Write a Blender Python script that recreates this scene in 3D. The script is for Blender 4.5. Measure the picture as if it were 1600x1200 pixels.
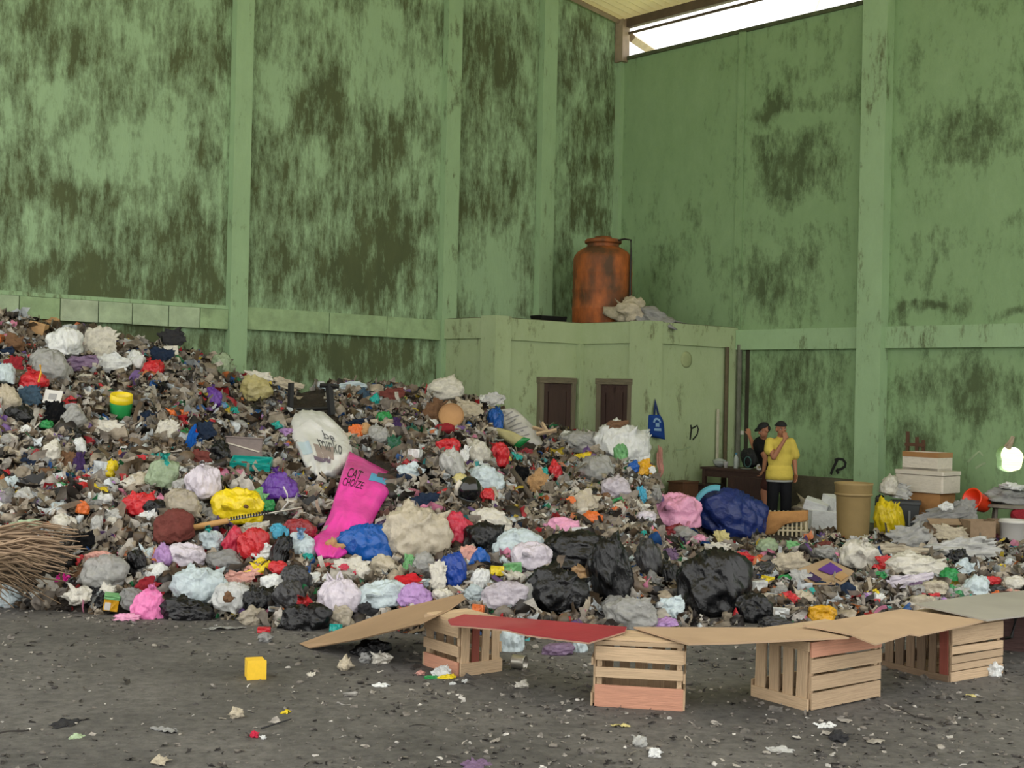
import bpy, bmesh, math, random
import numpy as np
from mathutils import Vector, Matrix, Euler, noise as mnoise

for _o in list(bpy.data.objects):
    bpy.data.objects.remove(_o)
SC = bpy.context.scene
COL = SC.collection
rnd = random.Random(7)
nrs = np.random.RandomState(11)

# ------------------------------------------------------------ camera, sky, sun
FPX = 2000.0          # focal length in pixels of the 1600x1200 frame
CAMH = 2.0
ROLL = 0.022
HZ = 610.0
cam_d = bpy.data.cameras.new('camera')
cam_d.sensor_width = 36.0
cam_d.lens = 36.0 * FPX / 1600.0
cam_d.clip_end = 400
cam = bpy.data.objects.new('camera', cam_d)
COL.objects.link(cam)
cam.matrix_world = Matrix.Translation((0, 0, CAMH)) @ Matrix.Rotation(math.pi / 2 + (HZ - 600) / FPX, 4, 'X') @ Matrix.Rotation(ROLL, 4, 'Z')
SC.camera = cam

world = bpy.data.worlds.new('world')
SC.world = world
world.use_nodes = True
wbg = world.node_tree.nodes['Background']
wbg.inputs[0].default_value = (1.0, 0.99, 0.955, 1)
wbg.inputs[1].default_value = 1.0

sun_d = bpy.data.lights.new('sun', 'SUN')
sun_d.energy = 3.0
sun_d.angle = 0.01
sun_d.color = (1.0, 0.96, 0.86)
sun = bpy.data.objects.new('sun', sun_d)
COL.objects.link(sun)
SUN_EL = math.radians(72)
sun.rotation_euler = Vector((-0.737 * math.cos(SUN_EL), -0.676 * math.cos(SUN_EL), -math.sin(SUN_EL))).to_track_quat('-Z', 'Y').to_euler()

SC.view_settings.view_transform = 'Standard'
SC.view_settings.look = 'None'
SC.view_settings.gamma = 1.0
SC.view_settings.use_curve_mapping = False
SC.view_settings.exposure = 1.08

# ------------------------------------------------------------ geometry of the place
YC = 25.1
CX = Vector((0.0785 * YC, YC, 0))           # the hall's far corner
U = Vector((-0.737, -0.676, 0))             # along the left wall, towards us
V = Vector((0.676, -0.737, 0))              # along the right wall, towards us


def UV(u, v, z=0.0):
    return CX + U * u + V * v + Vector((0, 0, z))


def px(x, y):
    return x + ROLL * (y - 600), y - ROLL * (x - 800)


def P(x, y, D):
    a, b = px(x, y)
    return Vector(((a - 800) / FPX * D, D, CAMH + (HZ - b) / FPX * D))


def gd(x, y, z=0.0):
    a, b = px(x, y)
    return (CAMH - z) * FPX / (b - HZ)


def G(x, y, z=0.0):
    return P(x, y, gd(x, y, z))


def tl(x, y):
    s = (px(x, y)[0] - 800) / FPX
    return YC * (0.0785 - s) / (0.737 - 0.676 * s)


def tr(x, y):
    s = (px(x, y)[0] - 800) / FPX
    return YC * (s - 0.0785) / (0.676 + 0.737 * s)


def WR(x, y):
    """pixel -> (v, z) on the right wall"""
    v = tr(x, y)
    D = UV(0, v).y
    return v, P(x, y, D).z


# ------------------------------------------------------------ helpers
def lin(c):
    return tuple(((v / 255) / 12.92 if v / 255 < 0.04045 else ((v / 255 + 0.055) / 1.055) ** 2.4) for v in c)


def tag(o, label=None, cat=None, group=None, kind=None):
    if label: o['label'] = label
    if cat: o['category'] = cat
    if group: o['group'] = group
    if kind: o['kind'] = kind
    return o


def link(name, data, parent=None):
    o = bpy.data.objects.new(name, data)
    COL.objects.link(o)
    if parent is not None:
        o.parent = parent
    return o


def empty(name, loc=(0, 0, 0), rz=0.0, rot=None):
    o = link(name, None)
    o.empty_display_size = 0.1
    o.location = loc
    o.rotation_euler = rot if rot else (0, 0, rz)
    return o


def mkmesh(name, verts, faces, smooth=False):
    me = bpy.data.meshes.new(name)
    me.from_pydata([tuple(v) for v in verts], [], faces)
    me.validate()
    if smooth:
        me.polygons.foreach_set('use_smooth', [True] * len(me.polygons))
    me.update()
    return me


def setmat(o, m):
    if o.data.materials:
        o.material_slots[0].link = 'OBJECT'
        o.material_slots[0].material = m
    else:
        o.data.materials.append(m)
        o.material_slots[0].link = 'OBJECT'
        o.material_slots[0].material = m


def obj(name, verts, faces, mat, parent=None, smooth=False):
    o = link(name, mkmesh(name, verts, faces, smooth), parent)
    setmat(o, mat)
    return o


def inst(name, me, mat, parent=None, loc=(0, 0, 0), rot=(0, 0, 0), sc=(1, 1, 1)):
    o = link(name, me, parent)
    setmat(o, mat)
    o.location = loc
    o.rotation_euler = rot
    o.scale = sc
    return o


def bevbox(b=0.04):
    bm = bmesh.new()
    bmesh.ops.create_cube(bm, size=1)
    bmesh.ops.bevel(bm, geom=bm.edges[:], offset=b, segments=1, affect='EDGES')
    me = bpy.data.meshes.new('box')
    bm.to_mesh(me)
    bm.free()
    return me


BOX = bevbox(0.03)
SHARP = bevbox(0.012)


def box(name, mat, parent, c, s, rot=(0, 0, 0), me=None):
    return inst(name, me or BOX, mat, parent, c, rot, s)


def lathe(prof, n=24, cap=True):
    vs, fs = [], []
    for r, z in prof:
        for k in range(n):
            a = 2 * math.pi * k / n
            vs.append((r * math.cos(a), r * math.sin(a), z))
    for i in range(len(prof) - 1):
        for k in range(n):
            k2 = (k + 1) % n
            fs.append((i * n + k, i * n + k2, (i + 1) * n + k2, (i + 1) * n + k))
    if cap:
        fs.append(tuple(range(n - 1, -1, -1)))
        fs.append(tuple((len(prof) - 1) * n + k for k in range(n)))
    return vs, fs


def tube(pts, r, n=8, r2=None):
    pts = [Vector(p) for p in pts]
    vs, fs = [], []
    m = len(pts)
    for i, p in enumerate(pts):
        d = (pts[min(i + 1, m - 1)] - pts[max(i - 1, 0)]).normalized()
        a = d.cross(Vector((0, 0, 1)))
        if a.length < 0.05:
            a = d.cross(Vector((0, 1, 0)))
        a.normalize()
        b = d.cross(a)
        rr = r if r2 is None else r + (r2 - r) * i / max(1, m - 1)
        for k in range(n):
            t = 2 * math.pi * k / n
            vs.append(p + (a * math.cos(t) + b * math.sin(t)) * rr)
    for i in range(m - 1):
        for k in range(n):
            k2 = (k + 1) % n
            fs.append((i * n + k, i * n + k2, (i + 1) * n + k2, (i + 1) * n + k))
    fs.append(tuple(range(n - 1, -1, -1)))
    fs.append(tuple((m - 1) * n + k for k in range(n)))
    return vs, fs


def prism(poly, z0, z1):
    n = len(poly)
    vs = [(p[0], p[1], z0) for p in poly] + [(p[0], p[1], z1) for p in poly]
    fs = [tuple(range(n - 1, -1, -1)), tuple(range(n, 2 * n))]
    for k in range(n):
        k2 = (k + 1) % n
        fs.append((k, k2, n + k2, n + k))
    return vs, fs


def slab(pts, th):
    """polygon in space thickened downwards"""
    n = len(pts)
    a, b, c = Vector(pts[0]), Vector(pts[1]), Vector(pts[2])
    nn = (b - a).cross(c - a).normalized()
    if nn.z < 0: nn = -nn
    vs = [Vector(p) for p in pts] + [Vector(p) - nn * th for p in pts]
    fs = [tuple(range(n)), tuple(range(2 * n - 1, n - 1, -1))]
    for k in range(n):
        k2 = (k + 1) % n
        fs.append((k2, k, n + k, n + k2))
    return vs, fs


def merge(*parts):
    vs, fs = [], []
    for v, f in parts:
        o = len(vs)
        vs += [tuple(q) for q in v]
        fs += [tuple(i + o for i in q) for q in f]
    return vs, fs


def wallbox(u0, u1, v0, v1, z0, z1):
    """box aligned with the hall"""
    pp = [UV(u0, v0), UV(u1, v0), UV(u1, v1), UV(u0, v1)]
    return prism([(p.x, p.y) for p in pp], z0, z1)


# ------------------------------------------------------------ materials
MATS = {}


def NT(m):
    m.use_nodes = True
    t = m.node_tree
    return t, t.nodes, t.links, t.nodes['Principled BSDF']


def M(key, col=None, rough=0.5, bump=0.3, bscale=6.0, var=0.2, alpha=1.0, stretch=(1, 1, 1), spec=0.5, rand=0.0, metal=0.0, coord='Object', dirt=0.0, dirtcol=(70, 62, 50), crease=0.0):
    if key in MATS:
        return MATS[key]
    m = bpy.data.materials.new(key)
    t, N, L, B = NT(m)
    c = lin(col)
    tc = N.new('ShaderNodeTexCoord')
    mp = N.new('ShaderNodeMapping')
    mp.inputs['Scale'].default_value = stretch
    L.new(tc.outputs[coord], mp.inputs[0])
    oi = N.new('ShaderNodeObjectInfo')
    mul = N.new('ShaderNodeMath'); mul.operation = 'MULTIPLY'; mul.inputs[1].default_value = 37.0
    L.new(oi.outputs['Random'], mul.inputs[0])
    nz = N.new('ShaderNodeTexNoise')
    nz.noise_dimensions = '4D'
    nz.inputs['Scale'].default_value = bscale
    nz.inputs['Detail'].default_value = 6
    nz.inputs['Roughness'].default_value = 0.6
    L.new(mp.outputs[0], nz.inputs['Vector'])
    L.new(mul.outputs[0], nz.inputs['W'])
    rp = N.new('ShaderNodeValToRGB')
    rp.color_ramp.elements[0].position = 0.3
    rp.color_ramp.elements[1].position = 0.7
    rp.color_ramp.elements[0].color = (*[max(0, v * (1 - var)) for v in c], 1)
    rp.color_ramp.elements[1].color = (*[min(1, v * (1 + var)) for v in c], 1)
    L.new(nz.outputs['Fac'], rp.inputs[0])
    out = rp.outputs[0]
    if dirt > 0:
        n2 = N.new('ShaderNodeTexNoise'); n2.inputs['Scale'].default_value = bscale * 0.45; n2.inputs['Detail'].default_value = 5
        L.new(mp.outputs[0], n2.inputs['Vector'])
        r2 = N.new('ShaderNodeValToRGB')
        r2.color_ramp.elements[0].position = 0.62 - 0.25 * dirt
        r2.color_ramp.elements[1].position = 0.72 - 0.1 * dirt
        L.new(n2.outputs['Fac'], r2.inputs[0])
        mx = N.new('ShaderNodeMix'); mx.data_type = 'RGBA'
        f = N.new('ShaderNodeMath'); f.operation = 'MULTIPLY'; f.inputs[1].default_value = min(1, dirt)
        L.new(r2.outputs[0], f.inputs[0])
        L.new(f.outputs[0], mx.inputs[0])
        L.new(out, mx.inputs[6])
        mx.inputs[7].default_value = (*lin(dirtcol), 1)
        out = mx.outputs[2]
    if rand > 0:
        hs = N.new('ShaderNodeHueSaturation')
        mr = N.new('ShaderNodeMapRange')
        mr.inputs['To Min'].default_value = 1 - rand
        mr.inputs['To Max'].default_value = 1 + rand
        L.new(oi.outputs['Random'], mr.inputs[0])
        L.new(mr.outputs[0], hs.inputs['Value'])
        L.new(out, hs.inputs['Color'])
        out = hs.outputs[0]
    L.new(out, B.inputs['Base Color'])
    B.inputs['Roughness'].default_value = rough
    B.inputs['Metallic'].default_value = metal
    B.inputs['Specular IOR Level'].default_value = spec
    if alpha < 1:
        B.inputs['Alpha'].default_value = alpha
    if bump > 0:
        bp = N.new('ShaderNodeBump')
        bp.inputs['Strength'].default_value = bump
        bp.inputs['Distance'].default_value = 0.1
        L.new(nz.outputs['Fac'], bp.inputs['Height'])
        nout = bp.outputs[0]
        if crease > 0:      # sharp crinkles of thin film
            md = N.new('ShaderNodeMix'); md.data_type = 'VECTOR'; md.inputs[0].default_value = 0.12
            L.new(mp.outputs[0], md.inputs[4]); L.new(nz.outputs['Color'], md.inputs[5])
            vo = N.new('ShaderNodeTexVoronoi'); vo.feature = 'F1'; vo.inputs['Scale'].default_value = 3.0
            L.new(md.outputs[1], vo.inputs['Vector'])
            b2 = N.new('ShaderNodeBump'); b2.inputs['Strength'].default_value = crease; b2.inputs['Distance'].default_value = 0.12
            L.new(vo.outputs['Distance'], b2.inputs['Height']); L.new(nout, b2.inputs['Normal'])
            nout = b2.outputs[0]
        L.new(nout, B.inputs['Normal'])
    MATS[key] = m
    return m


def wallmat(key, col, mold, zpts, amount, seed=0.0, streak=0.3, col2=None, axis=None, stains=(), sharp=0.34):
    """painted plaster with mould; zpts = list of (z/10, bias); stains = (along, z, r_along, r_z, strength) on the wall"""
    m = bpy.data.materials.new(key)
    t, N, L, B = NT(m)
    tc = N.new('ShaderNodeTexCoord')

    def noise(scale, detail, st, off, rough=0.6):
        mp = N.new('ShaderNodeMapping')
        mp.inputs['Scale'].default_value = (1, 1, st)
        mp.inputs['Location'].default_value = (off, off * 1.7, off * 0.6)
        L.new(tc.outputs['Object'], mp.inputs[0])
        n = N.new('ShaderNodeTexNoise')
        n.inputs['Scale'].default_value = scale
        n.inputs['Detail'].default_value = detail
        n.inputs['Roughness'].default_value = rough
        L.new(mp.outputs[0], n.inputs['Vector'])
        return n.outputs['Fac']

    def math_(op, a, b):
        n = N.new('ShaderNodeMath'); n.operation = op
        for i, q in enumerate((a, b)):
            if isinstance(q, (int, float)): n.inputs[i].default_value = q
            else: L.new(q, n.inputs[i])
        return n.outputs[0]

    big = noise(0.5, 4, 0.8, seed)
    mid = noise(1.9, 7, 0.6, seed + 4, 0.72)
    fine = noise(7.0, 7, streak, seed + 9, 0.78)
    sx = N.new('ShaderNodeSeparateXYZ')
    L.new(tc.outputs['Object'], sx.inputs[0])
    z = math_('MULTIPLY', sx.outputs[2], 0.1)
    zr = N.new('ShaderNodeValToRGB')
    cr = zr.color_ramp
    for i, (p, b) in enumerate(zpts):
        e = cr.elements[i] if i < 2 else cr.elements.new(p)
        e.position = p
        e.color = (b, b, b, 1)
    L.new(z, zr.inputs[0])
    s = math_('ADD', math_('MULTIPLY', big, 0.8), math_('MULTIPLY', mid, 1.9))
    s = math_('ADD', s, math_('MULTIPLY', fine, 2.1))
    s = math_('ADD', s, math_('MULTIPLY', zr.outputs[0], 0.5))
    if stains:
        dt = N.new('ShaderNodeVectorMath'); dt.operation = 'DOT_PRODUCT'
        sb = N.new('ShaderNodeVectorMath'); sb.operation = 'SUBTRACT'
        L.new(tc.outputs['Object'], sb.inputs[0]); sb.inputs[1].default_value = (CX.x, CX.y, 0)
        L.new(sb.outputs[0], dt.inputs[0]); dt.inputs[1].default_value = axis
        cb = N.new('ShaderNodeCombineXYZ')
        L.new(dt.outputs['Value'], cb.inputs[0]); L.new(sx.outputs[2], cb.inputs[1])
        wob = N.new('ShaderNodeTexNoise'); wob.inputs['Scale'].default_value = 1.2; wob.inputs['Detail'].default_value = 4
        L.new(tc.outputs['Object'], wob.inputs['Vector'])
        wv = N.new('ShaderNodeVectorMath'); wv.operation = 'SCALE'; wv.inputs['Scale'].default_value = 0.9
        ws_ = N.new('ShaderNodeVectorMath'); ws_.operation = 'SUBTRACT'; ws_.inputs[1].default_value = (0.5, 0.5, 0.5)
        L.new(wob.outputs['Color'], ws_.inputs[0]); L.new(ws_.outputs[0], wv.inputs[0])
        ad = N.new('ShaderNodeVectorMath'); ad.operation = 'ADD'
        L.new(cb.outputs[0], ad.inputs[0]); L.new(wv.outputs[0], ad.inputs[1])
        for (c0, z0, ra, rz_, amp) in stains:
            mp = N.new('ShaderNodeMapping'); mp.vector_type = 'POINT'
            mp.inputs['Location'].default_value = (-c0 / ra, -z0 / rz_, 0)
            mp.inputs['Scale'].default_value = (1 / ra, 1 / rz_, 0)
            L.new(ad.outputs[0], mp.inputs[0])
            ln = N.new('ShaderNodeVectorMath'); ln.operation = 'LENGTH'
            L.new(mp.outputs[0], ln.inputs[0])
            mr = N.new('ShaderNodeMapRange'); mr.interpolation_type = 'SMOOTHSTEP'
            mr.inputs['From Min'].default_value = 0.2; mr.inputs['From Max'].default_value = 1.3
            mr.inputs['To Min'].default_value = amp * 0.85; mr.inputs['To Max'].default_value = 0
            L.new(ln.outputs['Value'], mr.inputs[0])
            s = math_('ADD', s, mr.outputs[0])
    s = math_('ADD', s, amount - 2.62)
    rp = N.new('ShaderNodeValToRGB')
    rp.color_ramp.elements[0].position = 0.0
    rp.color_ramp.elements[0].color = (0, 0, 0, 1)
    rp.color_ramp.elements[1].position = sharp
    rp.color_ramp.elements[1].color = (1, 1, 1, 1)
    L.new(s, rp.inputs[0])
    pv = N.new('ShaderNodeMix'); pv.data_type = 'RGBA'
    L.new(mid, pv.inputs[0])
    c = lin(col)
    c2 = lin(col2) if col2 else tuple(v * 0.72 for v in c)
    pv.inputs[6].default_value = (*[v * 1.10 for v in c], 1)
    pv.inputs[7].default_value = (*c2, 1)
    mc = N.new('ShaderNodeMix'); mc.data_type = 'RGBA'
    L.new(noise(3.0, 6, 0.4, seed + 21), mc.inputs[0])
    mc.inputs[6].default_value = (*[v * 0.7 for v in lin(mold)], 1)
    mc.inputs[7].default_value = (*[v * 2.3 for v in lin(mold)], 1)
    mx = N.new('ShaderNodeMix'); mx.data_type = 'RGBA'
    L.new(math_('MULTIPLY', rp.outputs[0], 0.88), mx.inputs[0])
    L.new(pv.outputs[2], mx.inputs[6])
    L.new(mc.outputs[2], mx.inputs[7])
    L.new(mx.outputs[2], B.inputs['Base Color'])
    B.inputs['Roughness'].default_value = 0.85
    B.inputs['Specular IOR Level'].default_value = 0.2
    bp = N.new('ShaderNodeBump')
    bp.inputs['Strength'].default_value = 0.3
    bp.inputs['Distance'].default_value = 0.05
    L.new(fine, bp.inputs['Height'])
    L.new(bp.outputs[0], B.inputs['Normal'])
    MATS[key] = m
    return m


def lst(lst_):
    """stains given around pixels of the left wall -> wall metres"""
    out = []
    for x, y, rx, ry, amp in lst_:
        u = tl(x, y); D = UV(u, 0).y
        out.append((u, P(x, y, D).z, abs(tl(x - rx, y) - tl(x + rx, y)) / 2, ry * D / FPX, amp))
    return out


def rst(lst_):
    out = []
    for x, y, rx, ry, amp in lst_:
        v, z_ = WR(x, y); D = UV(0, v).y
        out.append((v, z_, abs(tr(x + rx, y) - tr(x - rx, y)) / 2, ry * D / FPX, amp))
    return out


LST = lst([(90, 70, 130, 60, 0.28), (290, 70, 70, 70, 0.25), (170, 210, 110, 80, -0.30), (60, 230, 35, 60, 0.25), (315, 250, 25, 40, 0.3), (150, 310, 150, 22, 0.22), (120, 440, 170, 40, 0.42), (270, 350, 110, 60, 0.15), (320, 440, 40, 45, 0.3),
            (440, 70, 60, 90, -0.25), (600, 100, 90, 90, -0.28), (495, 170, 45, 70, 0.32), (612, 240, 35, 45, 0.4), (450, 300, 80, 60, 0.18), (590, 400, 110, 90, 0.48), (430, 430, 50, 60, 0.3), (655, 375, 35, 25, -0.3), (530, 560, 170, 45, 0.45), (180, 530, 200, 50, 0.4),
            (770, 110, 60, 130, 0.3), (760, 300, 60, 60, 0.2), (770, 430, 60, 70, -0.6), (905, 80, 50, 70, 0.25), (905, 255, 40, 25, 0.4), (905, 190, 40, 30, 0.1), (900, 400, 50, 90, -0.1), (915, 330, 35, 40, 0.3)])
RST = rst([(1060, 200, 90, 150, -0.5), (1030, 440, 70, 70, 0.10), (1260, 155, 90, 20, 0.42), (1200, 170, 40, 12, 0.4), (1245, 270, 75, 62, 0.62), (1195, 220, 25, 40, 0.4), (1240, 190, 90, 12, -0.4), (1280, 335, 80, 18, -0.5), (1220, 440, 80, 70, 0.38), (1270, 410, 30, 40, 0.35),
            (1520, 215, 75, 65, 0.55), (1500, 80, 110, 40, 0.22), (1500, 330, 110, 30, -0.4), (1475, 360, 35, 35, 0.45), (1455, 430, 15, 40, 0.4), (1440, 490, 55, 12, 0.75), (1580, 485, 40, 12, 0.6), (1560, 430, 60, 40, -0.3), (1240, 600, 100, 70, 0.35), (1480, 600, 110, 60, 0.5), (1420, 700, 60, 40, 0.35)])

GREEN = (156, 185, 146)
w_left = wallmat('paint_left_wall', GREEN, (56, 58, 34), [(0.0, 0.5), (0.31, 0.5), (0.9, 0.5)], 0.22, 3.0, 0.25, axis=U, stains=LST, sharp=0.62)
w_right = wallmat('paint_right_wall', (140, 166, 126), (60, 69, 47), [(0.0, 0.40), (0.28, 0.40), (0.34, 0.3), (0.9, 0.3)], 0.02, 12.0, 0.4, col2=(116, 146, 102), axis=V, stains=RST, sharp=0.60)
w_trim = wallmat('paint_columns', (156, 185, 144), (74, 78, 54), [(0.0, 0.2), (1.0, 0.2)], -0.05, 31.0, 0.25)
w_block = wallmat('paint_washroom', (172, 186, 150), (88, 90, 66), [(0.0, 0.5), (0.1, 0.3), (0.2, 0.12), (0.30, 0.15), (0.33, 0.5)], -0.05, 17.0, 0.4, col2=(148, 164, 122))
wood = M('crate_wood', (190, 164, 132), 0.7, 0.25, 3.0, 0.22, stretch=(1.2, 9, 9), rand=0.16, dirt=0.35, dirtcol=(120, 88, 60))
darkwood = M('old_door_wood', (62, 42, 36), 0.6, 0.25, 3.0, 0.35, stretch=(9, 9, 1.2), rand=0.1)
concrete = M('cement', (112, 108, 92), 0.9, 0.4, 4.0, 0.35)
tin = M('roof_tin', (226, 220, 192), 0.5, 0.05, 1.5, 0.12)
def translucent_roof(m, w, col):
    t = m.node_tree; N = t.nodes; L = t.links
    tr_n = N.new('ShaderNodeBsdfTranslucent'); tr_n.inputs[0].default_value = (*lin(col), 1)
    mx = N.new('ShaderNodeMixShader'); mx.inputs[0].default_value = w
    L.new(N['Principled BSDF'].outputs[0], mx.inputs[1]); L.new(tr_n.outputs[0], mx.inputs[2])
    L.new(mx.outputs[0], N['Material Output'].inputs[0])


translucent_roof(tin, 0.22, (240, 232, 196))      # translucency added to the tin to brighten it and light the hall from above
steel = M('brown_steel', (86, 70, 56), 0.6, 0.1, 5, 0.3)
steel_pale = M('pale_steel', (150, 132, 112), 0.6, 0.1, 5, 0.25)
# ------------------------------------------------------------ floor
def floormat():
    m = bpy.data.materials.new('dirty_floor')
    t, N, L, B = NT(m)
    tc = N.new('ShaderNodeTexCoord')
    def nz(s, d, r=0.6):
        n = N.new('ShaderNodeTexNoise'); n.inputs['Scale'].default_value = s; n.inputs['Detail'].default_value = d; n.inputs['Roughness'].default_value = r
        L.new(tc.outputs['Object'], n.inputs['Vector']); return n.outputs['Fac']
    a = nz(0.8, 6); b = nz(11, 8, 0.78); c = nz(45, 4, 0.7)
    r1 = N.new('ShaderNodeValToRGB')
    e = r1.color_ramp.elements
    e[0].position = 0.3; e[0].color = (*lin((74, 72, 69)), 1)
    e[1].position = 0.72; e[1].color = (*lin((112, 109, 104)), 1)
    L.new(a, r1.inputs[0])
    r2 = N.new('ShaderNodeValToRGB')
    e = r2.color_ramp.elements
    e[0].position = 0.32; e[0].color = (0.35, 0.35, 0.36, 1)
    e[1].position = 0.68; e[1].color = (1.4, 1.4, 1.4, 1)
    L.new(b, r2.inputs[0])
    mx = N.new('ShaderNodeMix'); mx.data_type = 'RGBA'; mx.blend_type = 'MULTIPLY'; mx.inputs[0].default_value = 0.9
    L.new(r1.outputs[0], mx.inputs[6]); L.new(r2.outputs[0], mx.inputs[7])
    r3 = N.new('ShaderNodeValToRGB')
    e = r3.color_ramp.elements
    e[0].position = 0.66; e[0].color = (0, 0, 0, 1); e[1].position = 0.74; e[1].color = (0.6, 0.6, 0.6, 1)
    L.new(c, r3.inputs[0])
    m2 = N.new('ShaderNodeMix'); m2.data_type = 'RGBA'
    L.new(r3.outputs[0], m2.inputs[0]); L.new(mx.outputs[2], m2.inputs[6]); m2.inputs[7].default_value = (*lin((148, 140, 130)), 1)
    L.new(m2.outputs[2], B.inputs['Base Color'])
    B.inputs['Roughness'].default_value = 0.75
    bp = N.new('ShaderNodeBump'); bp.inputs['Strength'].default_value = 0.6; bp.inputs['Distance'].default_value = 0.03
    L.new(b, bp.inputs['Height']); L.new(bp.outputs[0], B.inputs['Normal'])
    return m


q = [UV(-0.15, -0.15), UV(26, -0.15), UV(26, 26), UV(-0.15, 26)]
o = obj('floor', *prism([(p.x, p.y) for p in q], -0.2, 0.0), floormat())
tag(o, 'dark grey dirt floor strewn with litter', None, kind='structure')
q = [UV(-40, -40), UV(26, -40), UV(60, 60), UV(-40, 60)]
o = obj('floor_outside', [(p.x, p.y, -0.25) for p in q], [(0, 1, 2, 3)], M('outdoor_ground', (170, 175, 130), 0.9, 0.2, 1.0, 0.2))
tag(o, 'bright open ground outside the hall', None, kind='structure')

# ------------------------------------------------------------ roof
ROOF0, RSL = 9.32, 0.125


def roofz(u):
    return ROOF0 + RSL * u


def corrugated(u0, u1, v0, v1, period=0.2, amp=0.022):
    n = int((v1 - v0) / period * 4)
    vs, fs = [], []
    for th in (0.0, 0.006):
        for i in range(n + 1):
            v = v0 + (v1 - v0) * i / n
            z = amp * math.cos(2 * math.pi * (v - v0) / period) + th
            for u in (u0, u1):
                vs.append(UV(u, v, roofz(u) + z))
    m = 2 * (n + 1)
    for i in range(n):
        a = 2 * i
        fs.append((a, a + 1, a + 3, a + 2))
        fs.append((m + a, m + a + 2, m + a + 3, m + a + 1))
    return vs, fs


roof = obj('ceiling', *corrugated(-0.30, 18, -0.3, 16.2), tin)
tag(roof, 'pale corrugated tin roof sloping above the walls', None, kind='structure')
for k, u in enumerate((2.3, 3.9, 5.5, 7.2, 9.0, 11.0, 13, 15, 17)):
    z = roofz(u) - 0.11
    obj('purlin', *wallbox(u - 0.04, u + 0.04, -0.1, 16.1, z - 0.08, z + 0.08), steel_pale, roof)
obj('eave_channel', *wallbox(-0.06, 0.06, 0.0, 16.1, roofz(0) - 0.20, roofz(0) - 0.03), steel, roof)
obj('tie_rod', *tube([UV(-0.02, -0.05, 9.02), UV(-0.02, 16, 9.02)], 0.028, 8), steel, roof)
obj('corner_post', *wallbox(-0.04, 0.16, 0.02, 0.22, 8.45, roofz(0) - 0.05), steel_pale, roof)
obj('rake_channel', *tube([UV(0.0, 0.1, roofz(0) - 0.10), UV(18, 0.1, roofz(18) - 0.10)], 0.05, 4), steel_pale, roof)
# lean-to canopy beyond the wall, seen through the gap
can = obj('trim_outer_truss', *tube([UV(-0.15, 0.15, 8.98), P(1034, 90, 27.0)], 0.10, 4), steel_pale)
tag(can, 'pale steel truss outside the gap above the right wall', None, kind='structure')
white_pipe = M('white_truss_pipe', (225, 222, 210), 0.5, 0, 3, 0.05)
for k in range(9):
    v = 1.6 + k * 1.15
    obj('truss_strut', *tube([UV(-3.2, v, 8.2), UV(-3.2, v + 1.0, 10.3)], 0.014, 5), white_pipe, can)
    obj('truss_strut', *tube([UV(-3.2, v + 0.9, 8.2), UV(-3.2, v - 0.1, 10.3)], 0.014, 5), white_pipe, can)

# ------------------------------------------------------------ left wall
LH = 3.18            # top of the beams
vs, fs = [], []
nseg = 24
for k in range(nseg + 1):
    u = 17.0 * k / nseg
    vs += [UV(u, 0, 0), UV(u, 0, roofz(u) - 0.02), UV(u, -0.15, roofz(u) - 0.02), UV(u, -0.15, 0)]
for k in range(nseg):
    a = 4 * k
    fs += [(a, a + 1, a + 5, a + 4), (a + 1, a + 2, a + 6, a + 5), (a + 2, a + 3, a + 7, a + 6)]
fs += [(0, 3, 2, 1), (nseg * 4, nseg * 4 + 1, nseg * 4 + 2, nseg * 4 + 3)]
wl = obj('wall_left', vs, fs, w_left)
tag(wl, 'tall green wall on the left blotched with black mould', None, kind='structure')
lcols = []
for a, b in ((353, 380), (684, 706), (834, 855)):
    u1, u0 = tl(a, 460), tl(b, 460)
    lcols.append((u0, u1))
u_extra = (tl(353, 460) + 5.3, tl(353, 460) + 5.75)
for (u0, u1) in lcols + [u_extra]:
    zt = roofz((u0 + u1) / 2) - 0.06
    obj('column', *wallbox(u0, u1, -0.02, 0.14, 0, zt), w_trim, wl)
obj('corner_pilaster', *wallbox(-0.02, 0.1, -0.02, 0.14, 0, 8.45), w_trim, wl)
tints = [M('beam_block_%s' % n, c, 0.85, 0.35, 5, 0.22, dirt=0.3, dirtcol=(70, 80, 52), coord='Object', stretch=(1, 1, 1)) for n, c in (('light', (162, 180, 148)), ('green', (144, 168, 126)), ('pale', (168, 182, 154)))]
edges = [u_extra[0]]
u = u_extra[0]
while u > lcols[0][1] + 0.25:
    u -= rnd.uniform(0.5, 0.62)
    edges.append(max(u, lcols[0][1]))
if edges[-1] > lcols[0][1]:
    edges.append(lcols[0][1])
for a, b in zip(edges[:-1], edges[1:]):
    if a - b > 0.03:
        obj('beam_block', *wallbox(b + 0.008, a - 0.008, -0.02, 0.09 + rnd.uniform(0, 0.012), LH - 0.36 + rnd.uniform(-0.01, 0.01), LH - 0.06), rnd.choice(tints), wl)
obj('beam_cap', *wallbox(lcols[0][1], u_extra[0], -0.02, 0.08, LH - 0.055, LH), w_trim, wl)
e2 = [lcols[1][1], lcols[1][1] + 1.15, lcols[1][1] + 2.3, lcols[0][0]]
for a, b in zip(e2[:-1], e2[1:]):
    obj('beam_block', *wallbox(a + 0.006, b - 0.006, -0.02, 0.10, LH - 0.34, LH), rnd.choice(tints[:2]), wl)
obj('beam_block', *wallbox(lcols[2][1], lcols[1][0], -0.02, 0.1, LH - 0.34, LH), tints[1], wl)

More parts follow.
